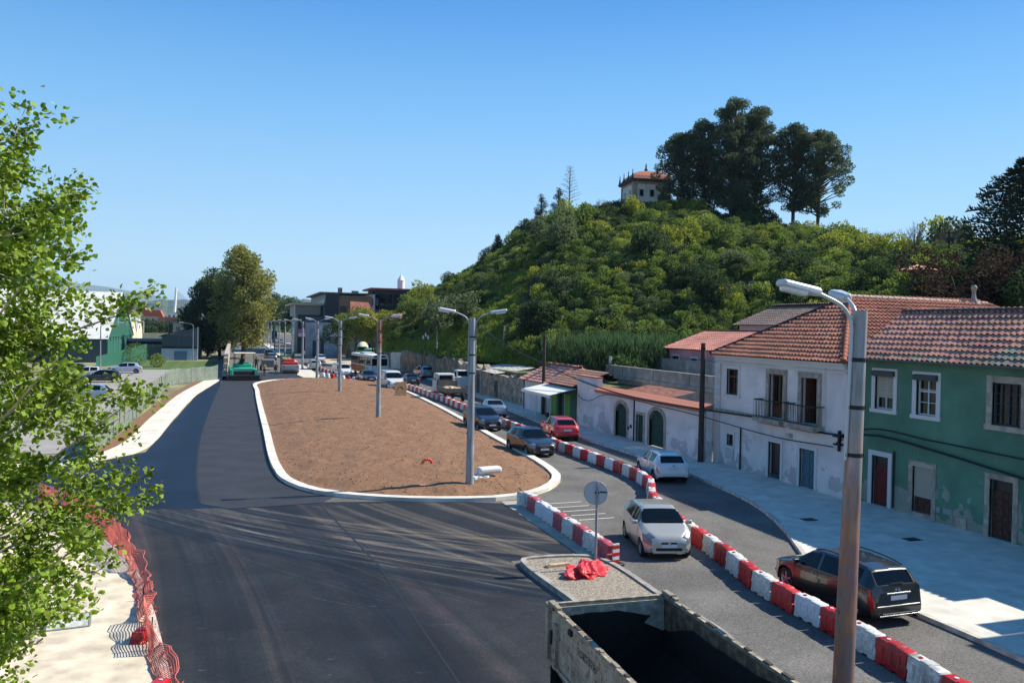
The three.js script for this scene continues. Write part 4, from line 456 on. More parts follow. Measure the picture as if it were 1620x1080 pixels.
// green warehouse with white roof
{
  const t = thing('green_warehouse', 'large warehouse with teal green gable end and white pitched roof behind the poplar', 'warehouse'); const mg_ = mottled('#1a5546', .1, 6, 256, 411), x1 = -20.5, zs = -155, ze = -192, zr = -173.5;
  const wall = wallX(x1 - .3, .3, [[ze, 0], [zs, 0], [zs, 4.2], [zr, 12.4], [ze, 4.2]]); obj('gable_wall', wall, mg_, t); obj('side_wall', bx(90, 4.2, .3, x1 - 45.3, 2.1, zs - .153), M('#3b4a52', .7), t);
  for (let k = 0; k < 10; k++) obj('panel', bx(.08, 3.4, 2.9, x1 + .03, 1.9, zs - 2.4 - k * 3.5), k % 2 ? mg_ : M('#215f50', .7), t); for (let k = 0; k < 11; k++) obj('pilaster', bx(.14, 4.2, .28, x1 + .04, 2.1, zs - .5 - k * 3.5), M('#3f7d6c', .7), t);
  obj('band', bx(.1, .3, 37, x1 + .05, 4.4, zr), M('#17614f', .7), t); for (const z of [-168, -181]) obj('window', bx(.1, 1.6, .5, x1 + .04, 7, z), M('#8fb3aa', .5), t);
  obj('roof', [quad(V(x1 + .25, 4.0, zs + .5), V(x1 + .25, 12.55, zr), V(-110, 12.55, zr), V(-110, 4.0, zs + .5)), quad(V(x1 + .25, 4.0, ze - .5), V(-110, 4.0, ze - .5), V(-110, 12.55, zr), V(x1 + .25, 12.55, zr))], mottled('#c4c4be', .08, 10, 256, 412), t);
  obj('ramp_wall', [quad(V(-20, 0, -140), V(-14.6, 0, -158), V(-14.6, 3.2, -158), V(-20, 1.6, -140))], M('#1d5a4a', .7, { side: THREE.DoubleSide }), t);
}
{ const t = thing('grey_warehouse', 'grey metal warehouse with pitched dark roof and pale lower wall beside the poplars', 'warehouse'); const z = -166; const s = new THREE.Shape([[-12.8, 0], [-6.6, 0], [-6.6, 6.2], [-12.8, 4.4]].map((p) => new THREE.Vector2(...p))); obj('wall', uvBox(new THREE.ExtrudeGeometry(s, { depth: 24, bevelEnabled: false }).translate(0, 0, z - 24)), mottled('#566067', .12, 3, 256, 421), t); obj('lower_wall', bx(6.2, 2.2, .2, -9.7, 1.1, z + .1), mottled('#a3b0ba', .12, 3, 128, 422), t); obj('band', bx(6.2, .25, .3, -9.7, 2.35, z + .15), mDark, t); obj('door', bx(2.2, 1.7, .2, -9.5, .85, z + .22), M('#4b6a88', .6), t); for (let k = 0; k < 2; k++) obj('panel', bx(2.6, 1.9, .1, -11.3 + k * 2.9, 3.5, z + .05), M('#3f484e', .6), t); obj('roof', [quad(V(-13.2, 4.5, z + .5), V(-6.4, 6.45, z + .5), V(-6.4, 6.45, z - 24), V(-13.2, 4.5, z - 24))], M('#4a4c4c', .8), t); obj('gutter', bx(.3, .25, 24.4, -13.2, 4.4, z - 11.8), M('#8b8d8c'), t); }
{ const t = thing('cream_sheds', 'pair of narrow cream gabled sheds between the two warehouses', 'shed'); for (let k = 0; k < 2; k++) { const z = -218 - k * 15; obj('wall', [wallX(-24.3, .3, [[z - 14, 0], [z, 0], [z, 4.6], [z - 7, 8.6], [z - 14, 4.6]]), bx(24, 4.6, .3, -36.3, 2.3, z - .16), bx(24, 4.6, .3, -36.3, 2.3, z - 13.84)], mottled('#d6c9ae', .12, 4, 128, 431 + k), t); obj('roof', [quad(V(-23.8, 4.5, z + .3), V(-23.8, 8.75, z - 7), V(-50, 8.75, z - 7), V(-50, 4.5, z + .3)), quad(V(-23.8, 4.5, z - 14.3), V(-23.8, 8.75, z - 7), V(-50, 8.75, z - 7), V(-50, 4.5, z - 14.3))], M('#aeb0b0'), t); obj('window', bx(.1, .7, 1.2, -23.96, 5.6, z - 7), mDark, t); } }
{ const t = thing('low_shed', 'low flat-roofed pale shed with long dark opening between the warehouses', 'shed'); obj('wall', bx(12, 2.6, 8, -19, 1.3, -186), mottled('#a99f90', .2, 3, 128, 441), t); obj('roof', bx(13, .5, 9, -19, 3.3, -186), M('#85817b'), t); obj('opening', bx(12.2, .5, 8.2, -19, 2.8, -186), mDark, t); obj('garage_door', bx(6, 1.8, .1, -17, 1.1, -181.9), M('#8e867c'), t); }
{ const t = thing('pale_stand', 'pale yellow low wall with white goal frame far behind the sheds', 'wall'); obj('wall', bx(26, 3, 1, -24, 2.2, -262), mottled('#c8bd98', .15, 4, 128, 442), t); obj('goal_frame', [cyl(V(-31, 3.6, -261), V(-31, 7, -261), .12), cyl(V(-25, 3.6, -261), V(-25, 7, -261), .12), cyl(V(-31, 7, -261), V(-25, 7, -261), .12)], mWhite, t); }
// far town roofs
function farHouse(lab, x, z, w, d, h, rh, wc, rc, win = 4) {
  const t = thing('far_house', lab, 'house', [x, 0, z]); obj('wall', bx(w, h, d, 0, h / 2, 0), M(wc, .9), t);
  if (rh) { const s = new THREE.Shape([[-w / 2 - .5, 0], [w / 2 + .5, 0], [w / 2 - w * .12, rh], [-w / 2 + w * .12, rh]].map((p) => new THREE.Vector2(...p))); obj('roof', uvBox(new THREE.ExtrudeGeometry(s, { depth: d + 1, bevelEnabled: false }).translate(0, h, -d / 2 - .5)), mottled(rc, .2, 3, 64, 450), t); } else obj('roof', bx(w + .4, .4, d + .4, 0, h + .2, 0), M(rc, .9), t);
  const rows = Math.max(1, Math.floor(h / 3.2)); for (let r = 0; r < rows; r++) for (let k = 0; k < win; k++) obj('window', bx(w / win * .4, 1.5, .1, -w / 2 + (k + .5) * w / win, h - 1.9 - r * 3.1, d / 2 + .04), M('#4a4a4a', .4), t);
}
[['far cream house with long brown-red hipped roof', -52, -500, 13, 10, 11, 3.5, '#b7a38b', '#9c5f4a', 5], ['far house with bright orange-red roof left of the bridge pylon', -41, -480, 9, 9, 9.6, 3.4, '#c9b49a', '#b8543c', 3], ['far low terracotta-walled house under the bridge pylon', -33, -470, 10, 8, 7.5, 2, '#a2806a', '#98604c', 4], ['far white flat-roofed block right of the orange-red roof', -36, -560, 8, 8, 12.4, 0, '#d5d5d0', '#b0b0ac', 3], ['far white stepped apartment block right of the pylon foot', -27, -580, 10, 8, 14, 0, '#d0d0cc', '#b5b5b0', 4], ['far brown house in front of the town, partly behind trees', -27, -430, 9, 8, 6, 2.4, '#a07a62', '#8d5543', 3], ['small far house with salmon gable beside the dark poplar', -18.5, -420, 5, 7, 9, 2, '#cfa691', '#b9644d', 2], ['far grey rooftop row seen above the warehouse', -64, -560, 14, 10, 10, 2.4, '#98938b', '#8a6252', 5]].forEach((a) => farHouse(...a));
// cable-stayed bridge
{ const t = thing('cable_stayed_bridge', 'distant white cable-stayed bridge pylon with fanned cables', 'bridge', [-96, 0, -1500]); obj('pylon', [cyl(V(-1.5, 0, 0), V(2, 64, 0), 2.6, 1.7, 8)], M('#d8d8d6'), t); obj('deck', bx(60, 1.6, 12, 18, 22, 0), M('#b9b9b6'), t); const gs = []; for (let k = 0; k < 14; k++) { gs.push(cyl(V(1.9, 62 - k * 1.6, 0), V(44 - k * 2.7, 23, 0), .22, .22, 4)); } obj('cable', gs, M('#d0d2d4'), t).userData.kind = 'stuff'; }
// fence with grey-green mesh along the parking lot
{
  const line = smooth([[-7, -46], [-6.95, -54], [-6.85, -77], [-6.7, -100], [-6.3, -102.8], [-1.9, -108.9]], 27), t = thing('mesh_fence', 'sagging grey-green mesh fence on thin posts along the parking lot', 'fence'); const mm = mottled('#6f7a70', .3, 1.2, 256, 461, 30, { side: THREE.DoubleSide }); rs(46);
  for (let i = 0; i < line.length; i++) { const [x, z] = line[i]; obj('post', cyl(V(x, 0, z), V(x + rr(-.08, .08), 1.7, z), .028), M('#4d534f'), t); if (i) { const [a, b] = line[i - 1], P = [], I = []; const hh = rr(1.55, 1.95), h0 = rr(1.55, 1.95); for (let j = 0; j <= 4; j++) for (let k = 0; k <= 6; k++) { const u = k / 6; P.push(lerp(a, x, u) + Math.sin(u * 9 + j + i) * .07 * (k % 6 ? 1 : 0), j / 4 * lerp(h0, hh, u) - .12 * Math.sin(u * Math.PI) * (j / 4) + .03, lerp(b, z, u)); } for (let j = 0; j < 4; j++) for (let k = 0; k < 6; k++) { const q = j * 7 + k; I.push(q, q + 1, q + 8, q, q + 8, q + 7); } const g = new THREE.BufferGeometry(); g.setAttribute('position', new THREE.BufferAttribute(new Float32Array(P), 3)); g.setIndex(I); g.computeVertexNormals(); const gg = uvBox(g); obj('fence_panel', gg, mm, t); } }
}
{ const t = thing('courses_wall', 'pale long garden wall of wide horizontal blocks beside the poplar trunks', 'wall'); const m = [mottled('#b3a795', .2, 2, 128, 471), mottled('#a3988a', .2, 2, 128, 472)]; rs(47); for (let c = 0; c < 8; c++) for (let k = 0; k < 14; k++) obj('block', bx(.5 + rr(0, .06), .37, 5.6, -1.15 + c * .02, .2 + c * .39, -114 - k * 5.66 - (c % 2) * 2.4), m[(c + k) % 2], t); obj('end_pillar', bx(.8, .9, .8, -1.1, .45, -111.6), m[0], t); }
// the two poplars and other trees in the middle distance
rs(480); tree('poplar_tree', 'tall olive-yellow poplar with fine bare branches beside the road', [1.6, 0, -176], 23, 21, 7, blobsIn(150, (t) => { const y = lerp(3.5, 21.6, t), R = 6.0 * Math.sin(Math.min(1, (23.4 - y) / 11) * 1.57) * (y < 8 ? .75 : 1), a = rr(0, 6.28), q = R * Math.sqrt(rnd()); return [Math.cos(a) * q, y, Math.sin(a) * q, rr(1.2, 2)]; }), cOlive, { n: 52, leaf: .46, bark: mBark, tr: .5, in: .1, sy: 1 });
rs(481); tree('dark_tree', 'broad dark green tree left of the olive poplar', [-5.2, 0, -183], 16, 8, 6, blobsIn(80, (t) => { const y = lerp(1.8, 16, t), R = 5.0 * Math.sin(Math.min(1, (17 - y) / 8) * 1.57), a = rr(0, 6.28), q = R * Math.sqrt(rnd()); return [Math.cos(a) * q, y, Math.sin(a) * q, rr(1.2, 1.9)]; }), cDark, { n: 80, leaf: .42, tr: .45, in: .35 });
rs(482); tree('dark_tree', 'dark cypress-like tree in front of the grey warehouse corner', [-3, 0, -188], 19, 8, 4, blobsIn(50, (t) => { const y = lerp(2, 18, t), a = rr(0, 6.28), q = 3.2 * Math.sqrt(rnd()); return [Math.cos(a) * q, y, Math.sin(a) * q, rr(1, 1.7)]; }), cDark, { n: 85, leaf: .4, in: .35 });
[[14, -330, 19, 'bright green broad tree behind the far street, left one'], [22, -335, 19.6, 'bright green broad tree behind the far street, right one'], [8, -345, 12, 'lower green tree left of the bright green pair'], [-4, -300, 9, 'small olive tree behind the poplar trunk']].forEach(([x, z, h, lab], i) => { rs(485 + i); tree('street_tree', lab, [x, 0, z], h, h * .4, 5, blobsIn(34, () => { const a = rr(0, 6.28), q = h * .25 * Math.sqrt(rnd()); return [Math.cos(a) * q, h * rr(.35, .92), Math.sin(a) * q, h * rr(.08, .12)]; }), i < 2 ? colr(.07, .115, .028) : cMid, { n: 46, leaf: .55 }); });
[[-46, -420, 9, 'far dark tree before the long brown-red roof'], [-38, -400, 8, 'far dark tree in front of the orange-red roofed house'], [-30, -390, 7, 'far dark bushy tree left of the grey warehouse roof'], [-52, -400, 8, 'far dark tree behind the cream sheds'], [-24, -380, 9, 'far pointed dark tree below the white block'], [-58, -430, 8.5, 'far dark tree near the warehouse roof'], [-34, -360, 6, 'low far tree behind the pale stand']].forEach(([x, z, h, lab], i) => { rs(495 + i); tree('far_tree', lab, [x, 0, z], h, h * .4, 4, blobsIn(12, () => [rr(-3, 3), h * rr(.3, .85), rr(-3, 3), rr(1.5, 2.4)]), cDark, { n: 40, leaf: .7 }); });
rs(505); [[-11.5, -141, 1.1, 'small round clipped bush by the parking lot fence', cFresh], [-15.5, -150, 1.9, 'green shrub beside the grey warehouse wall', cMid]].forEach(([x, z, r, lab, c]) => { const t = thing('garden_bush', lab, 'bush', [x, 0, z]), L = new Leaves(); L.blob(V(0, r * .9, 0), r, 700, .22, c, { sy: 1 }); obj('foliage', L.geo(), mLeaf, t); obj('stem', trunkG, mDarkBark, t); });
// modern and ruined buildings in the centre
function windowsZ(t, x0, x1, y0, y1, z, nx, ny, m, fr = .62) { for (let i = 0; i < nx; i++) for (let j = 0; j < ny; j++) obj('window', bx((x1 - x0) / nx * fr, (y1 - y0) / ny * fr, .12, lerp(x0, x1, (i + .5) / nx), lerp(y0, y1, (j + .5) / ny), z), m, t); }
{ const t = thing('brown_block', 'modern flat-roofed block with brown wall and dark glazed front', 'building'); obj('wall', bx(9.5, 14.4, 40, 27.4, 7.2, -226), mottled('#9a7250', .14, 4, 256, 511), t); obj('dark_wall', bx(3.2, 14.9, 40.4, 22.4, 7.45, -226), M('#23262c', .4), t); obj('parapet', bx(12.8, .3, 40.6, 25.8, 14.95, -226), M('#77726c'), t); obj('glazing', bx(.2, 12.5, 38, 20.75, 7, -226), M('#4b6c7c', .15), t); for (let k = 0; k < 4; k++) obj('floor_band', bx(.4, .3, 38.4, 20.7, 2.5 + k * 3.1, -226), M('#3a3f45'), t); for (let r = 0; r < 3; r++) for (let k = 0; k < 3; k++) obj('window', bx(1.5, 1.6, .1, 25.2 + k * 2.6, 4.2 + r * 3.4, -205.95), M('#3c332c', .3), t); obj('roof_unit', [bx(1, 1.4, 1, 25, 15.8, -212), bx(1.6, .8, 1.6, 29, 15.5, -214)], M('#6d6d6d'), t); }
{ const t = thing('dark_office', 'low dark office building with white canopy at the far kerb', 'building'); obj('wall', bx(7, 9.5, 22, 18.2, 4.75, -222), M('#24262b', .5), t); obj('upper_wall', bx(6.2, 2.8, 20, 17.2, 10.6, -222), M('#9d9890'), t); obj('canopy', bx(9, .4, 24, 17.4, 12.1, -222), M('#b9b4aa'), t); obj('glazing', bx(4.2, 5, .15, 18.8, 6.6, -210.9), M('#3f5561', .15), t); windowsZ(t, 14.8, 21.5, .5, 3.6, -210.92, 4, 1, M('#3a4650', .2), .8); obj('column', [cyl(V(14, 0, -211), V(14, 12, -211), .2), cyl(V(21.6, 0, -211), V(21.6, 12, -211), .2)], mWhite, t); }
{ const t = thing('billboard', 'pink and white advertising hoarding before the dark office', 'billboard', [16.2, 0, -206]); obj('panel', bx(3.4, 1.9, .12, 0, 5.0, 0), M('#c06a9a', .6), t); obj('print', [bx(3.3, .7, .02, 0, 4.55, .075)], M('#d9cfd6', .6), t); obj('post', [cyl(V(-1.3, 0, -.1), V(-1.3, 4.2, -.1), .07), cyl(V(1.3, 0, -.1), V(1.3, 4.2, -.1), .07)], mDark, t); }
{ const t = thing('red_roof_block', 'long dark-fronted building with thin red roof edge and white lantern on top', 'building'); obj('wall', bx(18, 9, 14, 47, 13, -245), M('#2a2c31', .5), t); obj('roof', bx(20, .5, 16, 46.5, 17.7, -245), M('#8d4a42', .7), t); obj('white_wall', [bx(8, 9, 12, 37, 11.6, -244)], M('#bdb9b4'), t); obj('side_roof', quad(V(32, 15.4, -238), V(41, 17.9, -238), V(41, 17.9, -252), V(32, 15.4, -252)), M('#b0524a', .7), t); windowsZ(t, 33.3, 40.7, 9, 15.5, -237.95, 5, 2, M('#4b5560', .2)); windowsZ(t, 39, 55.5, 10, 16.6, -237.95, 8, 2, M('#15181c', .15), .8); obj('base_wall', bx(26, 10, 12, 45, 4.5, -246), mottled('#877c6e', .3, 5, 128, 521), t); const l = obj('lantern', [cyl(V(46.4, 17.9, -243), V(46.4, 20.6, -243), 1.1, 1.1, 8)], M('#dcdcda'), t); obj('lantern_cap', [cyl(V(46.4, 20.6, -243), V(46.4, 22, -243), 1.2, .35, 8), cyl(V(46.4, 22, -243), V(46.4, 24, -243), .15, .04, 5)], M('#e0e0de'), l); }
{ const t = thing('rusty_roof_house', 'old stone house with collapsed rusty tile roof half hidden by green trees', 'ruin'); const m = mottled('#8b7b6a', .45, 4, 256, 531, 10); obj('wall', [bx(4.6, 8.5, 10, 25.9, 4.25, -183), bx(10, 6.4, 9, 33, 5.6, -182)], m, t); obj('roof', [quad(V(23.2, 9.2, -177.6), V(28.4, 9.4, -177.6), V(27.8, 12.2, -183), V(23.8, 12.4, -183)), quad(V(28.4, 7.6, -177), V(38, 8.5, -177), V(37.6, 10, -182), V(28.4, 9.8, -182))], mottled('#7f4a3a', .5, 2, 256, 532, 20), t); windowsZ(t, 23.9, 27.9, 1, 7.6, -177.95, 3, 2, M('#2b2622', .8), .4); windowsZ(t, 28.6, 37.6, 4, 8, -177.45, 4, 1, M('#2b2622', .8), .4); rs(53); for (let k = 0; k < 16; k++) obj('broken_stone', bx(rr(.3, .9), rr(.3, .8), .5, rr(28.5, 37.8), 9 + rr(-.3, .4), -177.2), m, t); }
{ const t = thing('blue_grey_wall', 'blue-grey rendered gable building with doors and painted panels by the far kerb', 'building'); obj('wall', [bx(6.5, 8, 9, 18.2, 3.6, -186), bx(5, 11, 6, 37.5, 6, -150.5)], mottled('#8595a3', .3, 5, 256, 541), t); for (const x of [16.2, 17.8]) obj('door', bx(.8, 3.4, .1, x, 2, -181.45), M('#2c3a4a'), t); obj('sign_panel', [bx(2, 1.8, .08, 20, 5.6, -181.45), bx(1.4, 1.2, .08, 17, 6.3, -181.45)], M('#a9b8c4'), t); }
{ const t = thing('site_container', 'white boxy site container standing against the green bank', 'container', [26.9, 0, -137.5], .55); obj('body', rb(3.4, 2.7, 2.6, .05, 0, 1.45, 0), mottled('#b8b4a8', .1, 2, 128, 551), t); for (let k = 0; k < 9; k++) obj('rib', bx(.06, 2.4, .05, -1.5 + k * .375, 1.45, 1.31), M('#b0aca0'), t); obj('window', bx(.7, .6, .08, .5, 1.9, 1.32), mDark, t); obj('skid', [bx(3.2, .15, .2, 0, .08, -1), bx(3.2, .15, .2, 0, .08, 1)], mIron, t); }
{ const t = thing('blue_site_hut', 'bright blue site hut behind the bus', 'hut', [28.6, 0, -168]); obj('body', rb(2.6, 2.5, 2.4, .05, 0, 1.3, 0), M('#1f4f9a', .6), t); obj('door', bx(.8, 1.9, .06, -.6, 1, 1.22), M('#2b5fb0', .6), t); obj('roof', bx(2.7, .1, 2.5, 0, 2.6, 0), M('#9aa4b0'), t); }
{ const t = thing('green_tank', 'pale green metal tank beside the blue site hut', 'tank', [26, 0, -169]); obj('body', cyl(V(0, .3, 0), V(0, 2.4, 0), 1.1, 1.1, 18), M('#5f9a80', .5), t); obj('lid', cyl(V(0, 2.4, 0), V(0, 2.55, 0), 1.15, .8, 18), M('#7fae98', .5), t); obj('leg', [cyl(V(-.7, 0, -.5), V(-.7, .35, -.5), .06), cyl(V(.7, 0, .5), V(.7, .35, .5), .06)], mIron, t); }

[['far pale apartment house right of the street behind the lamp posts', 30, -330, 14, 12, 13, 2.4, '#b9b0a2', '#8f5a48', 5], ['far dark-fronted shop block behind the lamp posts', 27, -275, 10, 14, 8.5, 0, '#3b3d42', '#6d6d6d', 4], ['far white building at the vanishing end of the street', 12, -520, 16, 10, 9, 2, '#c9c5bd', '#9b5f4c', 5], ['far cream house left of the street end behind the poplar', -6, -470, 12, 10, 8, 2.6, '#bfae95', '#94604c', 4], ['far low grey warehouse left of the street', -14, -330, 14, 20, 6.5, 1.4, '#8a8b88', '#6a6a66', 4]].forEach((a) => farHouse(...a));
[[21, -262, 8.5, 'street tree with dark crown before the far shop block'], [23.5, -300, 9, 'dark street tree behind the far shop block'], [20, -360, 10, 'far dark street tree right of the carriageway'], [-2.5, -240, 9, 'low green tree on the left verge behind the poplar trunk'], [-3.5, -275, 10, 'green tree farther along the left verge'], [-4, -380, 12, 'tall far tree on the left verge of the street'], [26, -400, 13, 'far tree group member behind the pale apartment house'], [6, -560, 12, 'tree closing the view at the end of the street'], [16.5, -470, 12, 'tree at the right side of the street end']].forEach(([x, z, h, lab], i) => { rs(1600 + i); tree('street_tree', lab, [x, 0, z], h, h * .4, 4, blobsIn(18, () => { const a = rr(0, 6.28), q = h * .27 * Math.sqrt(rnd()); return [Math.cos(a) * q, h * rr(.3, .9), Math.sin(a) * q, h * rr(.1, .15)]; }), i % 2 ? cMid : cDark, { n: 40, leaf: .5 }); });
// ---------- street furniture ----------
const galv = (s, rust) => { const t = tex(512, 1, (u, v) => { const n = fbm(u, v, 12, 4, s), w = vn(u * 8, v * 40, 8, s + 3), y = v; const r = rust ? rust(u, y, n, w) : 0; const b = [142, 148, 152].map((q) => q * (.8 + .4 * n)), c = [lerp(118, 164, w), lerp(84, 116, w), lerp(72, 98, n)]; return b.map((q, i) => lerp(q, c[i] * (.75 + .5 * n), r)); }); t.repeat.set(1, 1); return new THREE.MeshStandardMaterial({ map: t, roughness: .55, metalness: .25, bumpMap: null }); };
const mGalv = galv(1), mGalvOld = galv(2, (u, y, n, w) => cl(sm(.86, .42, y + (n - .5) * .5) * (.62 + .38 * sm(.42, .62, n * .75 + .35 * w)) + sm(.58, .66, n) * .4) * .95), mGalvTop = galv(3, (u, y, n) => sm(.66, .78, y) * sm(.3, .5, n + .1));
const mHead = M('#b3b9bd', .4, { metalness: .2 }), mLens = new THREE.MeshPhysicalMaterial({ color: '#cdd3d6', roughness: .25, clearcoat: .6 });
const poleG = (() => { const g = new THREE.CylinderGeometry(.118, .185, 7.62, 24, 12); return norm(g.translate(0, 3.81, 0)); })();
const headG = (() => { const g = new RoundedBoxGeometry(.78, .17, .3, 6, .055), p = g.attributes.position; for (let i = 0; i < p.count; i++) { const x = p.getX(i), y = p.getY(i); p.setZ(i, p.getZ(i) * (1 - .42 * sm(.1, .39, x) - .12 * sm(0, .08, y) - .1 * sm(-.3, -.39, x))); p.setY(i, y * (1 - .35 * sm(-.15, -.39, x) - .2 * sm(.2, .39, x)) + .01); } g.computeVertexNormals(); return norm(g); })();
const lensG = (() => { const g = new RoundedBoxGeometry(.46, .1, .21, 3, .045); return norm(g.translate(-.1, -.065, 0)); })();
function lampPost(name, label, x, z, m, arms, group) {
  const t = thing(name, label, 'street lamp', [x, 0, z], 0, group); obj('pole', poleG, m, t);
  obj('base_plate', [cyl(V(0, 0, 0), V(0, .35, 0), .2, .195, 20)], m, t); for (const y of [2.5, 5.15, 5.95, 6.75]) obj('collar', [cyl(V(0, y, 0), V(0, y + .07, 0), .178 - y * .007, .178 - y * .007, 20), bx(.06, .06, .46 - y * .02, 0, y + .035, 0, Math.atan2(-arms[0][1], arms[0][0]) + Math.PI / 2)], y > 5 ? mIron : m, t);
  arms.forEach(([ax, az]) => { const l = Math.hypot(ax, az), dx = ax / l, dz = az / l, P = (r, y) => V(dx * r, y, dz * r); obj('arm', tube([P(.16, 5.1), P(.155, 6.2), P(.15, 7.1), P(.17, 7.42), P(.34, 7.66), P(.62, 7.79), P(.85, 7.87)], .034, 26, 8), m === mGalvOld ? mHead : m, t); const h = obj('lamp_head', headG, mHead, t); h.position.copy(P(1.18, 7.93)); h.rotation.set(0, Math.atan2(-dz, dx) + Math.PI, 0); h.rotateZ(-.17); obj('lens', lensG, mLens, h); });
  return t;
}
lampPost('street_lamp', 'nearest twin-arm lamp post, rusted below and cut by the bottom edge', 10, -11.4, mGalvOld, [[-1.6, -.1], [.66, -1.44]]);
scene.children.at(-1).rotation.z = -.024; scene.children.at(-1).position.x -= .19;
const L1 = lampPost('street_lamp', 'second lamp post, standing at the near end of the earth island beside white bags', 9.96, -35.3, mGalv, [[-1.6, 0], [1.6, 0]], 'twin-arm lamp posts in a row');
lampPost('street_lamp', 'third lamp post, with rusty upper part, in the middle of the earth island', 9.98, -60.2, mGalvTop, [[-1.6, 0], [1.6, 0]], 'twin-arm lamp posts in a row');
['lamp post near the far end of the earth island, fourth in the row', 'lamp post at the far tip of the earth island, fifth in the row', 'lamp post beside the red roller, sixth in the row'].forEach((l, i) => dup(L1, [10.06, 0, -84.4 - i * 24.2], 0, l));
for (let i = 0; i < 12; i++) dup(L1, [10.05 + i * .02, 0, -157 - i * 24.2], 0, 'small distant twin-arm lamp post along the central reservation beyond the roller');
for (const [x, z, h, r, lab] of [[-7.3, -164, 6.6, 0, 'single-arm lamp post in front of the grey warehouse'], [-15.4, -111, 6.5, 1, 'single-arm lamp post by the parked cars, half behind leaves']]) { const t = thing('parking_lamp', lab, 'street lamp', [x, 0, z]); obj('pole', cyl(V(0, 0, 0), V(0, h, 0), .09, .06), mGalv, t); const d = r ? 1 : -1; obj('arm', tube([V(0, h - .2, 0), V(d * .3, h + .15, 0), V(d * 1.9, h + .4, 0)], .04), mGalv, t); const hd = obj('lamp_head', headG, mHead, t); hd.position.set(d * 2.1, h + .42, 0); hd.rotation.y = d > 0 ? Math.PI : 0; }
// water-filled plastic barriers
const mRed = mottled('#b3161b', .12, 1, 128, 601, 8, { roughness: .42 }), mWhiteP = mottled('#c9cbce', .1, 1, 128, 602, 8, { roughness: .45 }), mPinkP = mottled('#a8434f', .14, 1, 128, 603, 8, { roughness: .5 });
const barG = (() => { const s = new THREE.Shape([[-.46, .03], [-.3, .03], [-.27, .09], [-.1, .09], [-.07, .03], [.07, .03], [.1, .09], [.27, .09], [.3, .03], [.44, .03], [.44, .36], [.49, .4], [.49, .77], [.465, .8], [.13, .8], [.11, .835], [-.11, .835], [-.13, .8], [-.43, .8], [-.45, .77], [-.45, .42], [-.5, .38], [-.5, .06]].map((p) => new THREE.Vector2(...p))); const g = new THREE.ExtrudeGeometry(s, { depth: .36, steps: 1, bevelEnabled: true, bevelSize: .018, bevelThickness: .022, bevelSegments: 2 }); g.translate(0, 0, -.18); const q = norm(g), p = q.attributes.position; for (let i = 0; i < p.count; i++) { const y = p.getY(i); p.setZ(i, p.getZ(i) * lerp(1.05, .66, cl(y / .85))); } q.scale(1, .68, 1); return toCreasedNormals(q, .7); })();
const ribG = mg([-.27, 0, .27].flatMap((x) => [1, -1].map((s) => { const g = new RoundedBoxGeometry(.1, .3, .05, 2, .02); g.rotateX(-s * .12); return norm(g.translate(x, .28, s * .165)); }))), capG = cyl(V(.28, .55, 0), V(.28, .578, 0), .045, .045, 10);
function barrier(m, label, group) { const t = thing('plastic_barrier', label, 'barrier', [0, 0, 0], 0, group); obj('body', barG, m, t); obj('rib', ribG, m, t); obj('filler_cap', capG, m === mWhiteP ? mRed : mWhiteP, t); return t; }
const worn = { r: [mRed, mottled('#b8211f', .25, .8, 128, 604, 8, { roughness: .5 }), mottled('#a3141a', .45, 2, 128, 604, 8, { roughness: .42 })], w: [mWhiteP, mottled('#c4c2ba', .25, .8, 128, 604, 8, { roughness: .5 }), mottled('#bab8b2', .45, 2, 128, 605, 8, { roughness: .5 })], p: [mPinkP] };
const barP = { r: null, w: null, p: null };
function placeBarrier(k, x, z, turn, label, group) { if (!barP[k]) { const t = barP[k] = barrier({ r: mRed, w: mWhiteP, p: mPinkP }[k], label, group); t.position.set(x, .005, z); t.rotation.set(0, turn, 0); return t; } const d = dup(barP[k], [x, .005, z], turn, label); if (group) d.userData.group = group; else delete d.userData.group; const v = worn[k]; if (v) { const m = v[Math.floor(rnd() * v.length)]; d.children[0].material = m; d.children[1].material = m; } return d; }
const ords = ['first', 'second', 'third', 'fourth', 'fifth', 'sixth', 'seventh', 'eighth', 'ninth', 'tenth'];
{
  rs(66); const path = new THREE.CatmullRomCurve3([[13.0, -8.6], [13.35, -11.5], [13.62, -14.04], [13.8, -16.5], [13.98, -19.5], [14.32, -21], [14.72, -23.1], [15.0, -24.7], [15.5, -27.3], [16.25, -29.9], [17.05, -31.7], [17.9, -33.4], [18.35, -35.2], [18.6, -38.4], [18.5, -42.6], [18.45, -46.3], [18.8, -52], [18.8, -58.6], [18.9, -68.3], [19.1, -77.9], [19, -94.4]].map(([x, z]) => V(x, 0, z)), false, 'centripetal');
  const n = Math.round(path.getLength() / 1.02); let rc = 0, wc = 0;
  for (let i = 0; i < n; i++) { const p = path.getPointAt((i + .5) / n), d = path.getTangentAt((i + .5) / n), k = i % 2 ? 'r' : 'w'; const near = p.z > -24 && p.z < -11.6; let lab, grp; const c = k === 'r' ? 'red' : 'white'; if (near) { const o = k === 'r' ? rc++ : wc++; lab = `${ords[o]} ${c} plastic barrier from the bottom edge in the long row`; } else { grp = `${c} barriers in the far part of the long row`; lab = `${c} plastic road barrier in the far winding part of the long row`; }
    placeBarrier(k, p.x + rr(-.03, .03), p.z, Math.atan2(-d.z, d.x) + rr(-.05, .05), lab, grp); }
}
'wpwwpwpwp'.split('').forEach((k, i) => placeBarrier(k, lerp(11.3, 11.18, i / 8), lerp(-31.4, -23.7, i / 8), Math.PI / 2 + (i ? .03 : .35), `${ords[i]} barrier, ${k === 'w' ? 'white' : 'faded pinkish-red'}, counted from the island in the short row beside the silver car`));
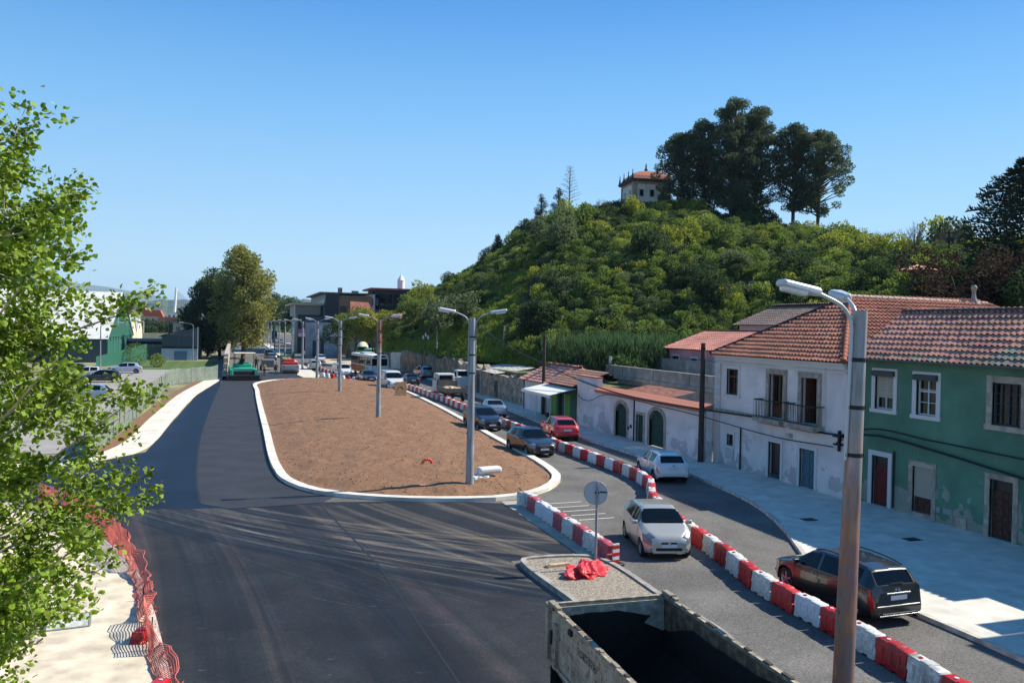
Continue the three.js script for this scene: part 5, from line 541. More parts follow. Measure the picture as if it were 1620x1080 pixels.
for (let i = 0; i < 9; i++) placeBarrier(i % 2 ? 'w' : 'r', lerp(12.6, 13.4, i / 8), lerp(-131.5, -119.4, i / 8), 1.5, `${i % 2 ? 'white' : 'red'} plastic barrier in the short far row beyond the earth island`, 'barriers beyond the earth island');
for (let i = 0; i < 7; i++) placeBarrier(i % 3 === 2 ? 'r' : 'w', lerp(11.6, 14.5, i / 6), lerp(-116, -106.6, i / 6), 1.28, `${i % 3 === 2 ? 'red' : 'white'} plastic barrier at the tip of the earth island`, 'barriers at the island tip');
placeBarrier('r', -1.86, -19.95, 1.2, 'small red plastic block wrapped in orange netting on the left pavement').scale.set(.5, .62, .9); placeBarrier('r', -1.3, -16.9, 1.2, 'small red plastic block in the netting at the bottom left edge').scale.set(.5, .62, .9);
// round sign seen from behind, striped marker
{ const t = thing('round_sign', 'round traffic sign seen from behind on a thin grey post', 'road sign', [10.27, .12, -22.45]); obj('post', cyl(V(0, -.1, 0), V(0, 2.6, 0), .038, .038, 12), mGalv, t); obj('sign_plate', norm(new THREE.CylinderGeometry(.345, .345, .02, 40).rotateX(Math.PI / 2).rotateY(-.43).translate(-.02, 2.24, -.05)), M('#aab4ba', .5, { metalness: .2 }), t); obj('rim', norm(new THREE.TorusGeometry(.345, .012, 6, 40).rotateY(-.43).translate(-.02, 2.24, -.045)), mGalv, t); obj('bracket', [bx(.2, .035, .03, .18, 2.27, .06, -.43), bx(.12, .05, .05, 0, 2.25, .0)], mIron, t); }
{ const t = thing('striped_marker', 'small upright red and white striped marker panel beside the barrier end', 'marker', [11.12, .03, -22.84], .25); obj('panel', bx(.24, .62, .05, 0, .36, 0), mWhiteP, t); for (let k = 0; k < 3; k++) obj('stripe', bx(.246, .11, .056, 0, .13 + k * .22, 0), mRed, t); obj('base', rb(.5, .08, .3, .03, 0, .03, 0), mIron, t); }
function lump(r, sx, sy, sz, amp, s, det = 4, fr = 7) { const g = new THREE.IcosahedronGeometry(r, det), p = g.attributes.position; for (let i = 0; i < p.count; i++) { const v = V(p.getX(i), p.getY(i), p.getZ(i)), n = v.clone().normalize(), k = 1 + amp * (fbm(n.x * .5 + .5 + n.z * .21, n.y * .5 + .5 + n.z * .33, fr, 3, s) - .5) * 2; p.setXYZ(i, v.x * k * sx, Math.max(-.02, v.y * k * sy), v.z * k * sz); } g.computeVertexNormals(); return norm(g); }
{ const t = thing('red_tarpaulin', 'crumpled red plastic tarpaulin lying on the small gravel island', 'tarpaulin', [9.72, .13, -22.0], .5); obj('sheet', lump(.6, 1.2, .5, .7, .55, 5, 18, 6), M('#c0202c', .5), t); obj('loose_flap', lump(.3, 1.1, .5, .8, .6, 8, 9, 4).translate(.62, 0, .12), M('#cc3a48', .45), t); }
{ const t = thing('wooden_board', 'short pale wooden plank beside the red tarpaulin', 'plank', [9.25, .16, -22.95], .1); obj('plank', [bx(.75, .06, .16, 0, 0, 0), bx(.1, .1, .14, -.3, -.02, .04)], mottled('#b59f7f', .3, .5, 128, 611), t); }
{ const t = thing('white_sacks', 'white plastic sacks stacked against the foot of the second lamp post', 'sacks', [10.95, .3, -36.4], .1); obj('sack', lump(.42, 1.25, .55, .7, .35, 3, 6).translate(-.1, 0, 0), M('#c8c8c6', .6), t); obj('sack', norm(new RoundedBoxGeometry(1.2, .32, .45, 4, .14).rotateY(.1).translate(.25, .36, 0)), M('#d0d0cf', .55), t); obj('fold', lump(.3, 1, .5, .8, .6, 4, 5).translate(-.45, .02, .2), M('#c4c4c2', .6), t); }
{ const t = thing('torn_sheeting', 'scrap of pink and dark plastic sheeting on the earth left of the second lamp post', 'sheeting', [8.2, .18, -35.6], .1); obj('sheet', lump(.3, 1.7, .12, .5, .6, 9, 6).translate(-.5, .05, 0), M('#d9a9a6', .6), t); obj('dark_sheet', lump(.3, 1.3, .16, .5, .6, 10, 6).translate(.3, .05, .1), mIron, t); }
{ const t = thing('red_pipe', 'short red corrugated pipe bent in an arc out of the earth', 'pipe', [9.0, .45, -39.6], .2); const gs = [norm(new THREE.TorusGeometry(.27, .06, 8, 20, Math.PI))]; obj('pipe', gs, M('#c83a28', .5), t); for (let k = 0; k < 9; k++) { const a = (k + .5) / 9 * Math.PI; obj('rib', norm(new THREE.TorusGeometry(.068, .012, 6, 12).rotateY(Math.PI / 2).rotateZ(a + Math.PI / 2 - Math.PI / 2).rotateZ(Math.PI / 2).translate(Math.cos(a) * .27, Math.sin(a) * .27, 0)), M('#d0452f', .5), t); } }
{ const t = thing('plywood_board', 'square plywood site board standing at the edge of the earth island', 'board', [15.75, .1, -81.7], .25); obj('board', bx(1.25, 1.45, .06, 0, .82, 0), mottled('#8d7355', .3, 1, 128, 612), t); obj('print', norm(new THREE.TorusGeometry(.26, .03, 4, 20, Math.PI).translate(0, .85, .04)), M('#6b543d', .8), t); obj('leg', [bx(.07, 1.0, .05, -.45, .3, -.06), bx(.07, 1.0, .05, .45, .3, -.06)], M('#6b543d', .8), t); }
// utility poles and cables
const mWood = mottled('#3b3129', .4, .8, 128, 621, 10);
[[24.2, -39.5, .1, 6.5, 'dark wooden utility pole at the right end of the garden wall', .15], [24.35, -64.3, .1, 6.6, 'dark wooden utility pole beside the shop awning', .15]].forEach(([x, z, y, h, l, r]) => { const t = thing('utility_pole', l, 'utility pole', [x, y, z]); obj('pole', cyl(V(0, -.3, 0), V(0, h, 0), r * 1.1, r * .8, 12), mWood, t); obj('bracket', [bx(.1, .12, .35, 0, h - .3, 0), cyl(V(-.1, h - .3, .12), V(-.1, h - .1, .12), .03)], mIron, t); });
{ const t = thing('concrete_pole', 'grey concrete utility pole on the grassy bank', 'utility pole', [29.9, 2.9, -92.3]); obj('pole', uvBox(new THREE.CylinderGeometry(.13, .2, 4.6, 4).rotateY(.6).translate(0, 2.3, 0)), mottled('#8d8a83', .2, 1, 128, 622), t); obj('bracket', bx(.5, .08, .08, 0, 4.3, 0), mIron, t); }
{ const t = thing('signal_pole', 'thin leaning pole with small white and red insulators on the bank', 'utility pole', [25, 2.6, -112.2]); obj('pole', cyl(V(-.5, -1, 0), V(.1, 3.1, 0), .09, .06), mWood, t); obj('insulator', [-.35, 0, .3].map((x, i) => rb(.22, .5, .2, .06, x, 3.1 + (i % 2) * .35, 0)), M('#c2c8d2', .5), t); obj('red_insulator', rb(.4, .25, .2, .06, .15, 3.7, 0), M('#8d1f22', .5), t); }
{ const t = thing('overhead_cable', 'thick black overhead cable drooping from the bank poles along the house fronts', 'cable'); obj('cable', tube([V(28, 7.3, -96), V(25.4, 5.6, -78), V(24.35, 4.3, -64.4), V(24.3, 3.3, -55), V(24.2, 2.95, -47), V(24.15, 3.0, -39.5), V(24.8, 3.0, -34.5), V(24.85, 2.85, -29.6), V(25.35, 3.05, -28), V(25.4, 2.86, -25), V(25.4, 2.45, -21), V(25.4, 2.05, -17.2)], .045, 90, 6), mIron, t); obj('second_cable', tube([V(24.85, 2.5, -29.6), V(25.45, 3.2, -28.6), V(25.45, 3.2, -25), V(25.45, 3.1, -21), V(25.45, 3.05, -17.3)], .03, 40, 5), mIron, t); obj('loop', tube([V(24.2, 2.6, -57.5), V(24.15, 2.1, -55.5), V(24.1, 2.2, -54), V(24.1, 2.75, -52), V(24.2, 2.7, -44), V(24.2, 2.6, -39.5), V(24.85, 2.2, -34), V(24.85, 2.3, -29.8)], .025, 50, 5), mIron, t); }
// covers
{ const t = thing('manhole_cover', 'square pale manhole cover set in the left pavement', 'manhole cover', [-3.62, .121, -21.6], .12); obj('frame', [bx(.95, .012, .05, 0, .004, -.5), bx(.95, .012, .05, 0, .004, .5), bx(.05, .012, .95, -.47, .005, 0), bx(.05, .012, .95, .47, .005, 0)], M('#7d7f7c', .7), t); obj('lid', bx(.86, .012, .9, 0, .002, 0), mottled('#aeb0a6', .2, 1, 128, 631), t); }
[[22.5, .128, -22.85, 'dark iron drain cover in the shaded right pavement before the green house'], [20.9, .128, -26.3, 'small dark cover in the shaded pavement nearer the kerb'], [2.35, .018, -35.3, 'dark slot drain cover in the new asphalt near the island kerb']].forEach(([x, y, z, l], i) => { const t = thing('drain_cover', l, 'drain cover', [x, y, z]); obj('frame', bx(i === 2 ? .9 : .55, .012, .4, 0, .002, 0), M('#1d1e20', .7), t); for (let k = 0; k < 5; k++) obj('bar', bx(.03, .014, .3, -.2 + k * .1, .004, 0), M('#303134', .6), t); });
// orange safety netting on the left
{
  rs(68); const t = thing('safety_netting', 'sagging orange-red plastic safety netting along the left pavement edge', 'netting'); const mN = M('#dc7263', .6), line = new THREE.CatmullRomCurve3([[-7, -35.4], [-5.3, -33], [-4.35, -30.7], [-3.05, -27.0], [-2.35, -24.2], [-1.95, -21.4], [-1.62, -19.2], [-1.2, -17.4], [-.95, -14.5]].map(([x, z]) => V(x, 0, z)));
  const hAt = (u) => { const z = line.getPointAt(u).z; return z < -26.8 ? .85 : z < -24 ? lerp(.85, .3, (z + 26.8) / 2.8) : z < -20.6 ? lerp(.3, .68, sm(-23, -20.4, z)) : z < -19 ? .62 : .26 + .1 * Math.sin(z * 2); };
  const Lg = line.getLength(), n = Math.round(Lg / .075), rows = 12, pt = (i, j) => { const u = i / n, p = line.getPointAt(u), h = hAt(u), f = j / rows, z = p.z; const w = (vn(u * 60, f * 3, 512, 3) - .5) * .16; return V(p.x + w + (h < .6 ? (f - .4) * .35 : 0) , .125 + f * h + (j && j < rows ? w * .25 : 0), z + w * .5); };
  const P = [], I = []; const seg = (a, b) => { const d = b.clone().sub(a).normalize(), s = V(0, 1, 0).cross(d); if (s.lengthSq() < .01) s.set(.7, 0, .7); s.normalize().multiplyScalar(.0065); const q = d.clone().cross(s).normalize().multiplyScalar(.0065), k = P.length / 3; for (const p of [a, b]) for (const [m1, m2] of [[1, 1], [-1, 1], [-1, -1], [1, -1]]) P.push(p.x + s.x * m1 + q.x * m2, p.y + s.y * m1 + q.y * m2, p.z + s.z * m1 + q.z * m2); for (let e = 0; e < 4; e++) { const f = (e + 1) % 4; I.push(k + e, k + f, k + 4 + f, k + e, k + 4 + f, k + 4 + e); } };
  for (let i = 0; i <= n; i++) for (let j = 0; j <= rows; j++) { if (i < n) seg(pt(i, j), pt(i + 1, j)); if (j < rows) seg(pt(i, j), pt(i, j + 1)); }
  const g = new THREE.BufferGeometry(); g.setAttribute('position', new THREE.BufferAttribute(new Float32Array(P), 3)); g.setIndex(I); g.computeVertexNormals(); obj('net', g, mN, t);
  for (const u of [.02, .14, .28, .44, .62, .78, .95]) { const p = line.getPointAt(u); obj('post', cyl(V(p.x, .1, p.z), V(p.x + .04, .2 + hAt(u), p.z), .014), mIron, t); }
  // bunched net on the ground beside it
  const B = new Leaves(); for (let i = 0; i < 2600; i++) { const u = rr(.5, .98), p = line.getPointAt(u); B.add(V(p.x + rr(-.12, .26), .02 + rr(0, .2) * rnd() * (p.x < -1.6 ? 1.6 : 1), p.z), rr(.04, .14), new THREE.Color().setRGB(.62, rr(.13, .25), rr(.1, .2)), V(rr(-.3, .3), .1, rr(-.5, .5)), .16); } obj('bunched_net', B.geo(), mNeedle, t);
}
// stones by the left tree
{ rs(69); const t = thing('stone_heap', 'small heap of pale rough stones at the lower left under the tree', 'stones', [-4.75, .12, -20.3]); const ms = [mottled('#c3b8a6', .25, .5, 128, 641), mottled('#a99f90', .25, .5, 128, 642)]; const g = [1, 2, 3].map((k) => lump(.13, 1.2, .75, .9, .5, k * 7, 1)); for (let i = 0; i < 90; i++) { const m = obj('stone', g[i % 3], ms[i % 2], t); const q = Math.sqrt(rnd()), a = rr(0, 6.28); m.position.set(Math.cos(a) * q * .85, (1 - q) * .16 * rnd(), Math.sin(a) * q * 1.1); m.rotation.set(0, rr(0, 6), 0); m.scale.setScalar(rr(.4, .95)); } }
// traffic cones
[[23.6, -108.5, 'red traffic cone behind the black car'], [14.9, -106.3, 'red traffic cone at the end of the barriers before the white van']].forEach(([x, z, l]) => { const t = thing('traffic_cone', l, 'traffic cone', [x, 0, z]); obj('cone', norm(new THREE.ConeGeometry(.28, 1.1, 16).translate(0, .58, 0)), mRed, t); obj('base', rb(.7, .07, .7, .03, 0, .04, 0), mRed, t); obj('stripe', norm(new THREE.CylinderGeometry(.13, .18, .2, 16).translate(0, .66, 0)), mWhiteP, t); });
// people working by the machines
function personGeo(joints, bones) { const N = 40, S = 2.0, mc = new MarchingCubes(N, M('#fff'), false, false, 60000); mc.isolation = 0; let k = 0; for (let z = 0; z < N; z++) for (let y = 0; y < N; y++) for (let x = 0; x < N; x++, k++) { const p = V((x / N - .5) * S, (y / N) * S - .05, (z / N - .5) * S); let d = 1e9; for (const [a, b, r0, r1] of bones) { const A = joints[a], B = joints[b], ab = B.clone().sub(A), t = cl(p.clone().sub(A).dot(ab) / Math.max(1e-6, ab.lengthSq())); const q = p.distanceTo(A.clone().addScaledVector(ab, t)) - lerp(r0, r1, t); const h = cl(.5 + .5 * (d - q) / .05); d = lerp(d, q, h) - .05 * h * (1 - h); } mc.field[k] = -d; } mc.update(); const c = mc.count, g = new THREE.BufferGeometry(); const P = new Float32Array(c * 3); for (let i = 0; i < c; i++) { P[i * 3] = mc.positionArray[i * 3] * S / 2; P[i * 3 + 1] = (mc.positionArray[i * 3 + 1] + 1) * S / 2 - .05; P[i * 3 + 2] = mc.positionArray[i * 3 + 2] * S / 2; } g.setAttribute('position', new THREE.BufferAttribute(P, 3)); g.computeVertexNormals(); return g; }
function person(label, p, turn, sit, shirt, vest) {
  const J = sit ? { hip: V(0, .5, 0), ch: V(0, .95, .02), neck: V(0, 1.08, -.01), head: V(0, 1.24, -.04), lh: V(-.1, .48, 0), rh: V(.1, .48, 0), lk: V(-.13, .5, -.43), rk: V(.13, .5, -.43), lf: V(-.13, .06, -.45), rf: V(.13, .06, -.45), ls: V(-.19, 1.0, 0), rs: V(.19, 1.0, 0), le: V(-.24, .74, -.08), re: V(.24, .74, -.08), lw: V(-.16, .72, -.34), rw: V(.16, .72, -.34), lt: V(-.13, .05, -.6), rt: V(.13, .05, -.6) }
    : { hip: V(0, .9, 0), ch: V(0, 1.32, 0), neck: V(0, 1.48, 0), head: V(0, 1.63, -.02), lh: V(-.09, .88, 0), rh: V(.09, .88, 0), lk: V(-.11, .48, -.05), rk: V(.12, .48, .02), lf: V(-.12, .07, 0), rf: V(.14, .07, .1), ls: V(-.2, 1.4, 0), rs: V(.2, 1.4, 0), le: V(-.26, 1.12, .03), re: V(.27, 1.12, 0), lw: V(-.24, .9, -.12), rw: V(.26, .88, -.1), lt: V(-.12, .05, -.16), rt: V(.14, .05, -.06) };
  const B = [['hip', 'ch', .14, .16], ['ch', 'neck', .13, .06], ['neck', 'head', .055, .1], ['ls', 'rs', .08, .08], ['ls', 'le', .06, .048], ['le', 'lw', .046, .034], ['rs', 're', .06, .048], ['re', 'rw', .046, .034], ['lh', 'lk', .085, .06], ['lk', 'lf', .058, .042], ['lf', 'lt', .045, .04], ['rh', 'rk', .085, .06], ['rk', 'rf', .058, .042], ['rf', 'rt', .045, .04]];
  const t = thing('person', label, 'person', p, turn), g = norm(personGeo(J, B)), C = new Float32Array(g.attributes.position.count * 3), hy = J.neck.y - .01, by = J.hip.y + .06, sc = new THREE.Color(shirt), vc = new THREE.Color(vest), tr = new THREE.Color('#2a2f3b'), sk = new THREE.Color('#a8745a'), ha = new THREE.Color('#2a2018'); for (let i = 0; i < C.length / 3; i++) { const y = g.attributes.position.getY(i), x = g.attributes.position.getX(i), z = g.attributes.position.getZ(i); const c = y > J.head.y + .03 || (y > hy + .05 && z > J.head.z + .05) ? ha : y > hy ? sk : (Math.abs(x) > .2 && y < J.le.y - .12 && y > J.hip.y - .1) ? sk : y > by ? (Math.abs(x) < .17 ? vc : sc) : tr; C[i * 3] = c.r; C[i * 3 + 1] = c.g; C[i * 3 + 2] = c.b; } g.setAttribute('color', new THREE.BufferAttribute(C, 3)); obj('body', g, mNeedle, t); return t;
}
person('person in dark clothes sitting at the controls of the green paver', [1.0, 1.55, -111.4], 0, true, '#23252c', '#23252c');
person('person in dark clothes standing on the right side of the green paver', [2.75, 1.1, -113.2], .4, false, '#2b2d36', '#1f2229');
person('person in a pale jacket standing between paver and roller', [3.9, .02, -117.5], -.6, false, '#b59a70', '#c0b060');
person('person in red and dark clothes standing left of the red roller', [5.6, .02, -121], .5, false, '#6d2a2a', '#3a3c48');
// ---------- vehicles ----------
const paint = (hex, o = {}) => new THREE.MeshPhysicalMaterial({ color: hex, roughness: o.r ?? .35, metalness: o.m ?? .0, clearcoat: 1, clearcoatRoughness: .04 });
const mCarGlass = new THREE.MeshPhysicalMaterial({ color: '#0a1014', roughness: .05, specularIntensity: .6 }), mTrim = M('#141517', .6), mTyre = M('#161617', .9), mRim = M('#9b9fa3', .35, { metalness: .7 }), mLampG = new THREE.MeshPhysicalMaterial({ color: '#5d6872', roughness: .12, clearcoat: 1 }), mTail = new THREE.MeshPhysicalMaterial({ color: '#8d0d12', roughness: .2, clearcoat: 1 }), mPlate = M('#c9ccd0', .5), mChrome = M('#c9cdd0', .15, { metalness: .9 }), mSeat = M('#22242a', .9);
const ip = (a, s) => { let i = 0; while (i < a.length - 2 && s > a[i + 1][0]) i++; const p = a[i], q = a[i + 1], t = cl((s - p[0]) / (q[0] - p[0])); return lerp(p[1], q[1], t); };
const SPEC = { // side profile as [fraction from the front, height]; pillars and glass as fractions
  hatch: { top: [[0, .62], [.012, .72], [.05, .79], [.14, .87], [.255, .95], [.43, 1.40], [.5, 1.465], [.6, 1.48], [.76, 1.44], [.86, 1.38], [.95, 1.02], [.985, .9], [1, .62]], belt: [[0, .55], [.012, .64], [.05, .72], [.255, .88], [.5, .91], [.85, .99], [.95, .96], [1, .6]], wt: [[0, .58], [.25, .72], [.43, .6], [.6, .585], [.86, .57], [.95, .66], [1, .6]], ws: [.265, .43], rw: [.87, .948], sw: [[.33, .58], [.605, .8]], wheel: [.19, .835] },
  city: { top: [[0, .6], [.012, .7], [.035, .79], [.08, .87], [.14, .95], [.205, 1.03], [.385, 1.42], [.47, 1.49], [.6, 1.48], [.8, 1.44], [.89, 1.37], [.965, 1.02], [.99, .9], [1, .62]], belt: [[0, .53], [.012, .62], [.035, .69], [.08, .77], [.205, .93], [.5, .96], [.86, 1.04], [.965, .98], [1, .6]], wt: [[0, .56], [.22, .74], [.42, .6], [.6, .585], [.88, .57], [.965, .66], [1, .6]], ws: [.215, .385], rw: [.9, .96], sw: [[.275, .56], [.58, .83]], wheel: [.17, .85] },
  estate: { top: [[0, .6], [.01, .7], [.04, .78], [.12, .87], [.245, .96], [.39, 1.38], [.47, 1.45], [.6, 1.475], [.8, 1.46], [.91, 1.41], [.975, 1.06], [.992, .9], [1, .6]], belt: [[0, .55], [.01, .64], [.05, .74], [.245, .9], [.5, .94], [.88, 1.02], [.97, .98], [1, .58]], wt: [[0, .6], [.25, .74], [.4, .61], [.6, .6], [.9, .58], [.975, .68], [1, .62]], ws: [.255, .39], rw: [.918, .972], sw: [[.3, .5], [.52, .7], [.72, .87]], wheel: [.19, .795] },
  sedan: { top: [[0, .6], [.01, .7], [.05, .76], [.14, .83], [.29, .92], [.43, 1.33], [.5, 1.4], [.6, 1.41], [.7, 1.38], [.84, 1.03], [.9, 1.0], [.975, .97], [.992, .88], [1, .6]], belt: [[0, .54], [.01, .62], [.05, .7], [.29, .86], [.5, .88], [.84, .95], [.97, .93], [1, .58]], wt: [[0, .58], [.28, .72], [.44, .58], [.6, .57], [.7, .57], [.84, .7], [1, .62]], ws: [.3, .43], rw: [.715, .835], sw: [[.35, .54], [.56, .72]], wheel: [.2, .8] },
  van: { top: [[0, .7], [.01, .9], [.04, 1.02], [.13, 1.16], [.2, 1.25], [.33, 1.92], [.38, 2.05], [.5, 2.1], [.9, 2.1], [.985, 2.05], [1, 1.9]], belt: [[0, .6], [.01, .8], [.05, .9], [.2, 1.1], [.5, 1.15], [.97, 1.15], [1, 1.1]], wt: [[0, .62], [.2, .8], [.33, .72], [.5, .75], [.97, .75], [1, .72]], ws: [.21, .33], rw: [2, 2], sw: [[.25, .38]], wheel: [.16, .8] },
  mpv: { top: [[0, .64], [.012, .78], [.05, .88], [.13, .97], [.22, 1.05], [.41, 1.5], [.5, 1.59], [.65, 1.6], [.84, 1.55], [.91, 1.46], [.97, 1.1], [.99, .95], [1, .64]], belt: [[0, .56], [.012, .7], [.05, .78], [.22, .95], [.5, 1.0], [.88, 1.06], [.97, 1.0], [1, .6]], wt: [[0, .58], [.22, .76], [.42, .62], [.6, .61], [.9, .59], [.97, .68], [1, .62]], ws: [.23, .41], rw: [.915, .967], sw: [[.3, .54], [.56, .74], [.76, .87]], wheel: [.18, .8] },
};
const wheelG = {};
function wheelGeo(r) { if (wheelG[r]) return wheelG[r]; const ty = norm(new THREE.LatheGeometry([[r * .66, -.1], [r * .9, -.105], [r * .985, -.085], [r, -.05], [r, .05], [r * .985, .085], [r * .9, .105], [r * .66, .1]].map((p) => new THREE.Vector2(...p)), 28).rotateZ(Math.PI / 2)); const gs = [norm(new THREE.LatheGeometry([[r * .68, -.08], [r * .7, .095], [r * .62, .09], [r * .58, .03], [.001, .04]].map((p) => new THREE.Vector2(...p)), 24).rotateZ(-Math.PI / 2))]; const dk = norm(new THREE.CylinderGeometry(r * .6, r * .6, .01, 20).rotateZ(Math.PI / 2).translate(.045, 0, 0)); for (let k = 0; k < 5; k++) { const g = new THREE.BoxGeometry(.03, r * .56, r * .17); g.translate(.075, r * .33, 0); g.rotateX(k * 1.2566); gs.push(norm(g)); } gs.push(norm(new THREE.CylinderGeometry(r * .16, r * .16, .06, 12).rotateZ(Math.PI / 2).translate(.07, 0, 0))); return wheelG[r] = [ty, mg(gs), dk]; }
function car(o) {
  const sp = SPEC[o.kind], L = o.L, Wd = o.W / 2, hs = (o.H || 1) , y0 = .2, r = o.r || .3, t = thing(o.name || 'parked_car', o.label, o.cat || 'car', [o.x, .004, o.z], o.turn || 0, o.group);
  const S = new Set(); for (let i = 0; i <= 44; i++) S.add(+(i / 44).toFixed(4)); for (const a of [...sp.top.map((p) => p[0]), .006, .025, .08, .97, .99, ...sp.ws, ...sp.rw, ...sp.sw.flat()]) if (a <= 1) S.add(+a.toFixed(4)); for (const w of sp.wheel) for (let k = -6; k <= 6; k++) S.add(+(w + k / 6 * (r + .045) / L).toFixed(4));
  const st = [...S].filter((s) => s >= 0 && s <= 1).sort((a, b) => a - b).filter((s, i, a) => !i || s - a[i - 1] > .0015);
  const wz = (s) => (s < .13 ? lerp(.66, 1, Math.sin(cl(s / .13) * 1.57)) : s > .9 ? lerp(1, .86, cl((s - .9) / .1) ** 2) : 1);
  const ring = (s) => { const w = Wd * wz(s), yt = ip(sp.top, s) * hs, yh = Math.min(ip(sp.belt, s) * hs, yt - .03), wt = ip(sp.wt, s) * (Wd / .84) * wz(s) * .98 + 0; let yb = y0 + (s < .03 ? (.03 - s) * 2 : 0) + (s > .97 ? (s - .97) * 4 : 0), archy = 0; for (const a of sp.wheel) { const d = (s - a) * L; if (Math.abs(d) < r + .045) archy = Math.max(archy, Math.sqrt((r + .045) ** 2 - d * d) + r); } const ya = Math.max(yb, archy), sh = w * .985, ym = Math.max(ya + .03, lerp(y0 + .05, yh, .5));
    const m3 = Math.max(ym, ya + .02), R = [[0, yb], [w * .8, archy ? ya : yb], [w * .975, archy ? ya : yb + .03], [w, Math.max(lerp(yb, yh, .3), ya + .01)], [w * 1.005, Math.max(lerp(yb, yh, .62), ya + .02)], [sh, yh], [lerp(sh, wt, .12), yh + .02], [lerp(sh, wt, .9), lerp(yh, yt, .86)], [wt * .93, lerp(yh, yt, .955)], [wt * .7, lerp(yh, yt, .99)], [0, yt]];
    for (let k = 1; k < R.length; k++) if (R[k][1] < R[k - 1][1] + .0005 && k > 2) R[k][1] = R[k - 1][1] + .0005; if (archy) R[0][1] = Math.min(ya, yb + .1); return R; };
  const J = 10, NR = 2 * J + 1, P = [], I = []; for (const s of st) { const R = ring(s), z = (s - .5) * L; for (let j = J; j >= 0; j--) P.push(-R[j][0], R[j][1], z); for (let j = 1; j <= J; j++) P.push(R[j][0], R[j][1], z); }
  const groups = { body: [], glass: [], windscreen: [], rear_window: [], trim: [], headlight: [], taillight: [] };
  const inR = (s, [a, b]) => s > a && s < b;
  for (let i = 0; i < st.length - 1; i++) { const s = (st[i] + st[i + 1]) / 2; for (let j = 0; j < NR - 1; j++) { const jj = j < J ? J - j - 1 : j - J; // lower ring index of the cell, mirrored
      let k = 'body'; if (jj <= 1) k = 'trim'; else if (jj === 6 && sp.sw.some((w) => inR(s, w))) k = 'glass'; else if (jj >= 8 && inR(s, sp.ws)) k = 'windscreen'; else if (jj === 7 && inR(s, [sp.ws[0] + .01, sp.ws[1] - .015]) ) k = 'windscreen'; else if (jj >= 8 && inR(s, sp.rw)) k = 'rear_window'; else if ((s < .1 && s > .008 && (jj === 4 || jj === 5)) || (jj === 6 && s > .02 && s < .085)) k = 'headlight'; else if (s > .958 && jj === 4 && o.kind !== 'van') k = 'taillight';
      const a = i * NR + j, b = a + 1, c = a + NR, d = c + 1; groups[k].push(a, c, b, b, c, d); } }
  for (const [i, sgn] of [[0, 1], [st.length - 1, -1]]) for (let j = 0; j < J; j++) { const a = i * NR + j, b = a + 1, c = i * NR + NR - 1 - j, d = c - 1; if (sgn > 0) groups.body.push(a, b, c, b, d, c); else groups.body.push(a, c, b, b, c, d); }
  const all = new THREE.BufferGeometry(); all.setAttribute('position', new THREE.BufferAttribute(new Float32Array(P), 3)); all.setIndex(Object.values(groups).flat()); all.computeVertexNormals();
  const sub = (idx) => { const g = new THREE.BufferGeometry(); g.setAttribute('position', all.attributes.position); g.setAttribute('normal', all.attributes.normal); g.setIndex(idx); return norm(g); };
  const sideOf = (idx) => { const l = [], rr_ = []; for (let i = 0; i < idx.length; i += 3) ((P[idx[i] * 3] + P[idx[i + 1] * 3] + P[idx[i + 2] * 3]) < 0 ? l : rr_).push(idx[i], idx[i + 1], idx[i + 2]); return [l, rr_]; };
  const B = obj('body', sub(groups.body), o.paint, t); obj('sill_trim', sub(groups.trim), mTrim, t); obj('windscreen', sub(groups.windscreen), mCarGlass, t); if (groups.rear_window.length) obj('rear_window', sub(groups.rear_window), mCarGlass, t);
  for (const h of sideOf(groups.glass)) if (h.length) obj('side_window', sub(h), mCarGlass, t); for (const h of sideOf(groups.headlight)) if (h.length) obj('headlight', sub(h), mLampG, t); for (const h of sideOf(groups.taillight)) if (h.length) obj('tail_light', sub(h), mTail, t);
  const [tg, rg, dg] = wheelGeo(r); for (const w of sp.wheel) for (const s of [-1, 1]) { const q = obj('wheel', tg, mTyre, t); q.position.set(s * (Wd - .115), r, (w - .5) * L); if (s < 0) q.rotation.y = Math.PI; obj('rim', rg, mRim, q); obj('brake_disc', dg, mTrim, q); }
  const fz = -L / 2, bz = L / 2, hb = ip(sp.belt, .01) * hs;
  if (!o.far) {
    const f = obj('grille', rb(Wd * .62, .09, .05, .02, 0, hb - .04, fz + .005), mTrim, t); obj('badge', cyl(V(0, hb - .04, fz - .03), V(0, hb - .04, fz - .015), .045, .045, 14), mChrome, f);
    obj('lower_grille', rb(Wd * 1.05, .1, .06, .03, 0, .36, fz + .01), mTrim, t); obj('number_plate', bx(.5, .11, .02, 0, .47, fz - .012), mPlate, t);
    obj('bumper', rb(Wd * 1.3, .1, .12, .045, 0, .27, fz + .05), o.paint, t);
    obj('number_plate', bx(.5, .11, .02, 0, o.kind === 'sedan' ? .68 : .72, bz - .0), mPlate, t); obj('rear_bumper', rb(Wd * 1.74, .24, .22, .07, 0, .43, bz - .075), o.paint, t); obj('bumper_trim', rb(Wd * 1.3, .07, .06, .03, 0, .33, bz + .02), mTrim, t);
    for (const s of [-1, 1]) { const y = ip(sp.belt, .3) * hs + .1; const m = obj('mirror', norm(new RoundedBoxGeometry(.2, .13, .11, 3, .045).translate(s * (Wd + .09), y, (sp.ws[0] + .07 - .5) * L)), o.paint, t); obj('fog_light', norm(new THREE.SphereGeometry(.06, 10, 8).scale(1.2, .7, .5).translate(s * Wd * .66, .36, fz + .03)), mLampG, t); for (const w of sp.sw.slice(0, o.kind === 'van' ? 1 : 2)) obj('door_handle', rb(.03, .03, .17, .012, s * (Wd * .995), ip(sp.belt, w[1]) * hs - .12, (w[1] - .03 - .5) * L), o.paint, t); }
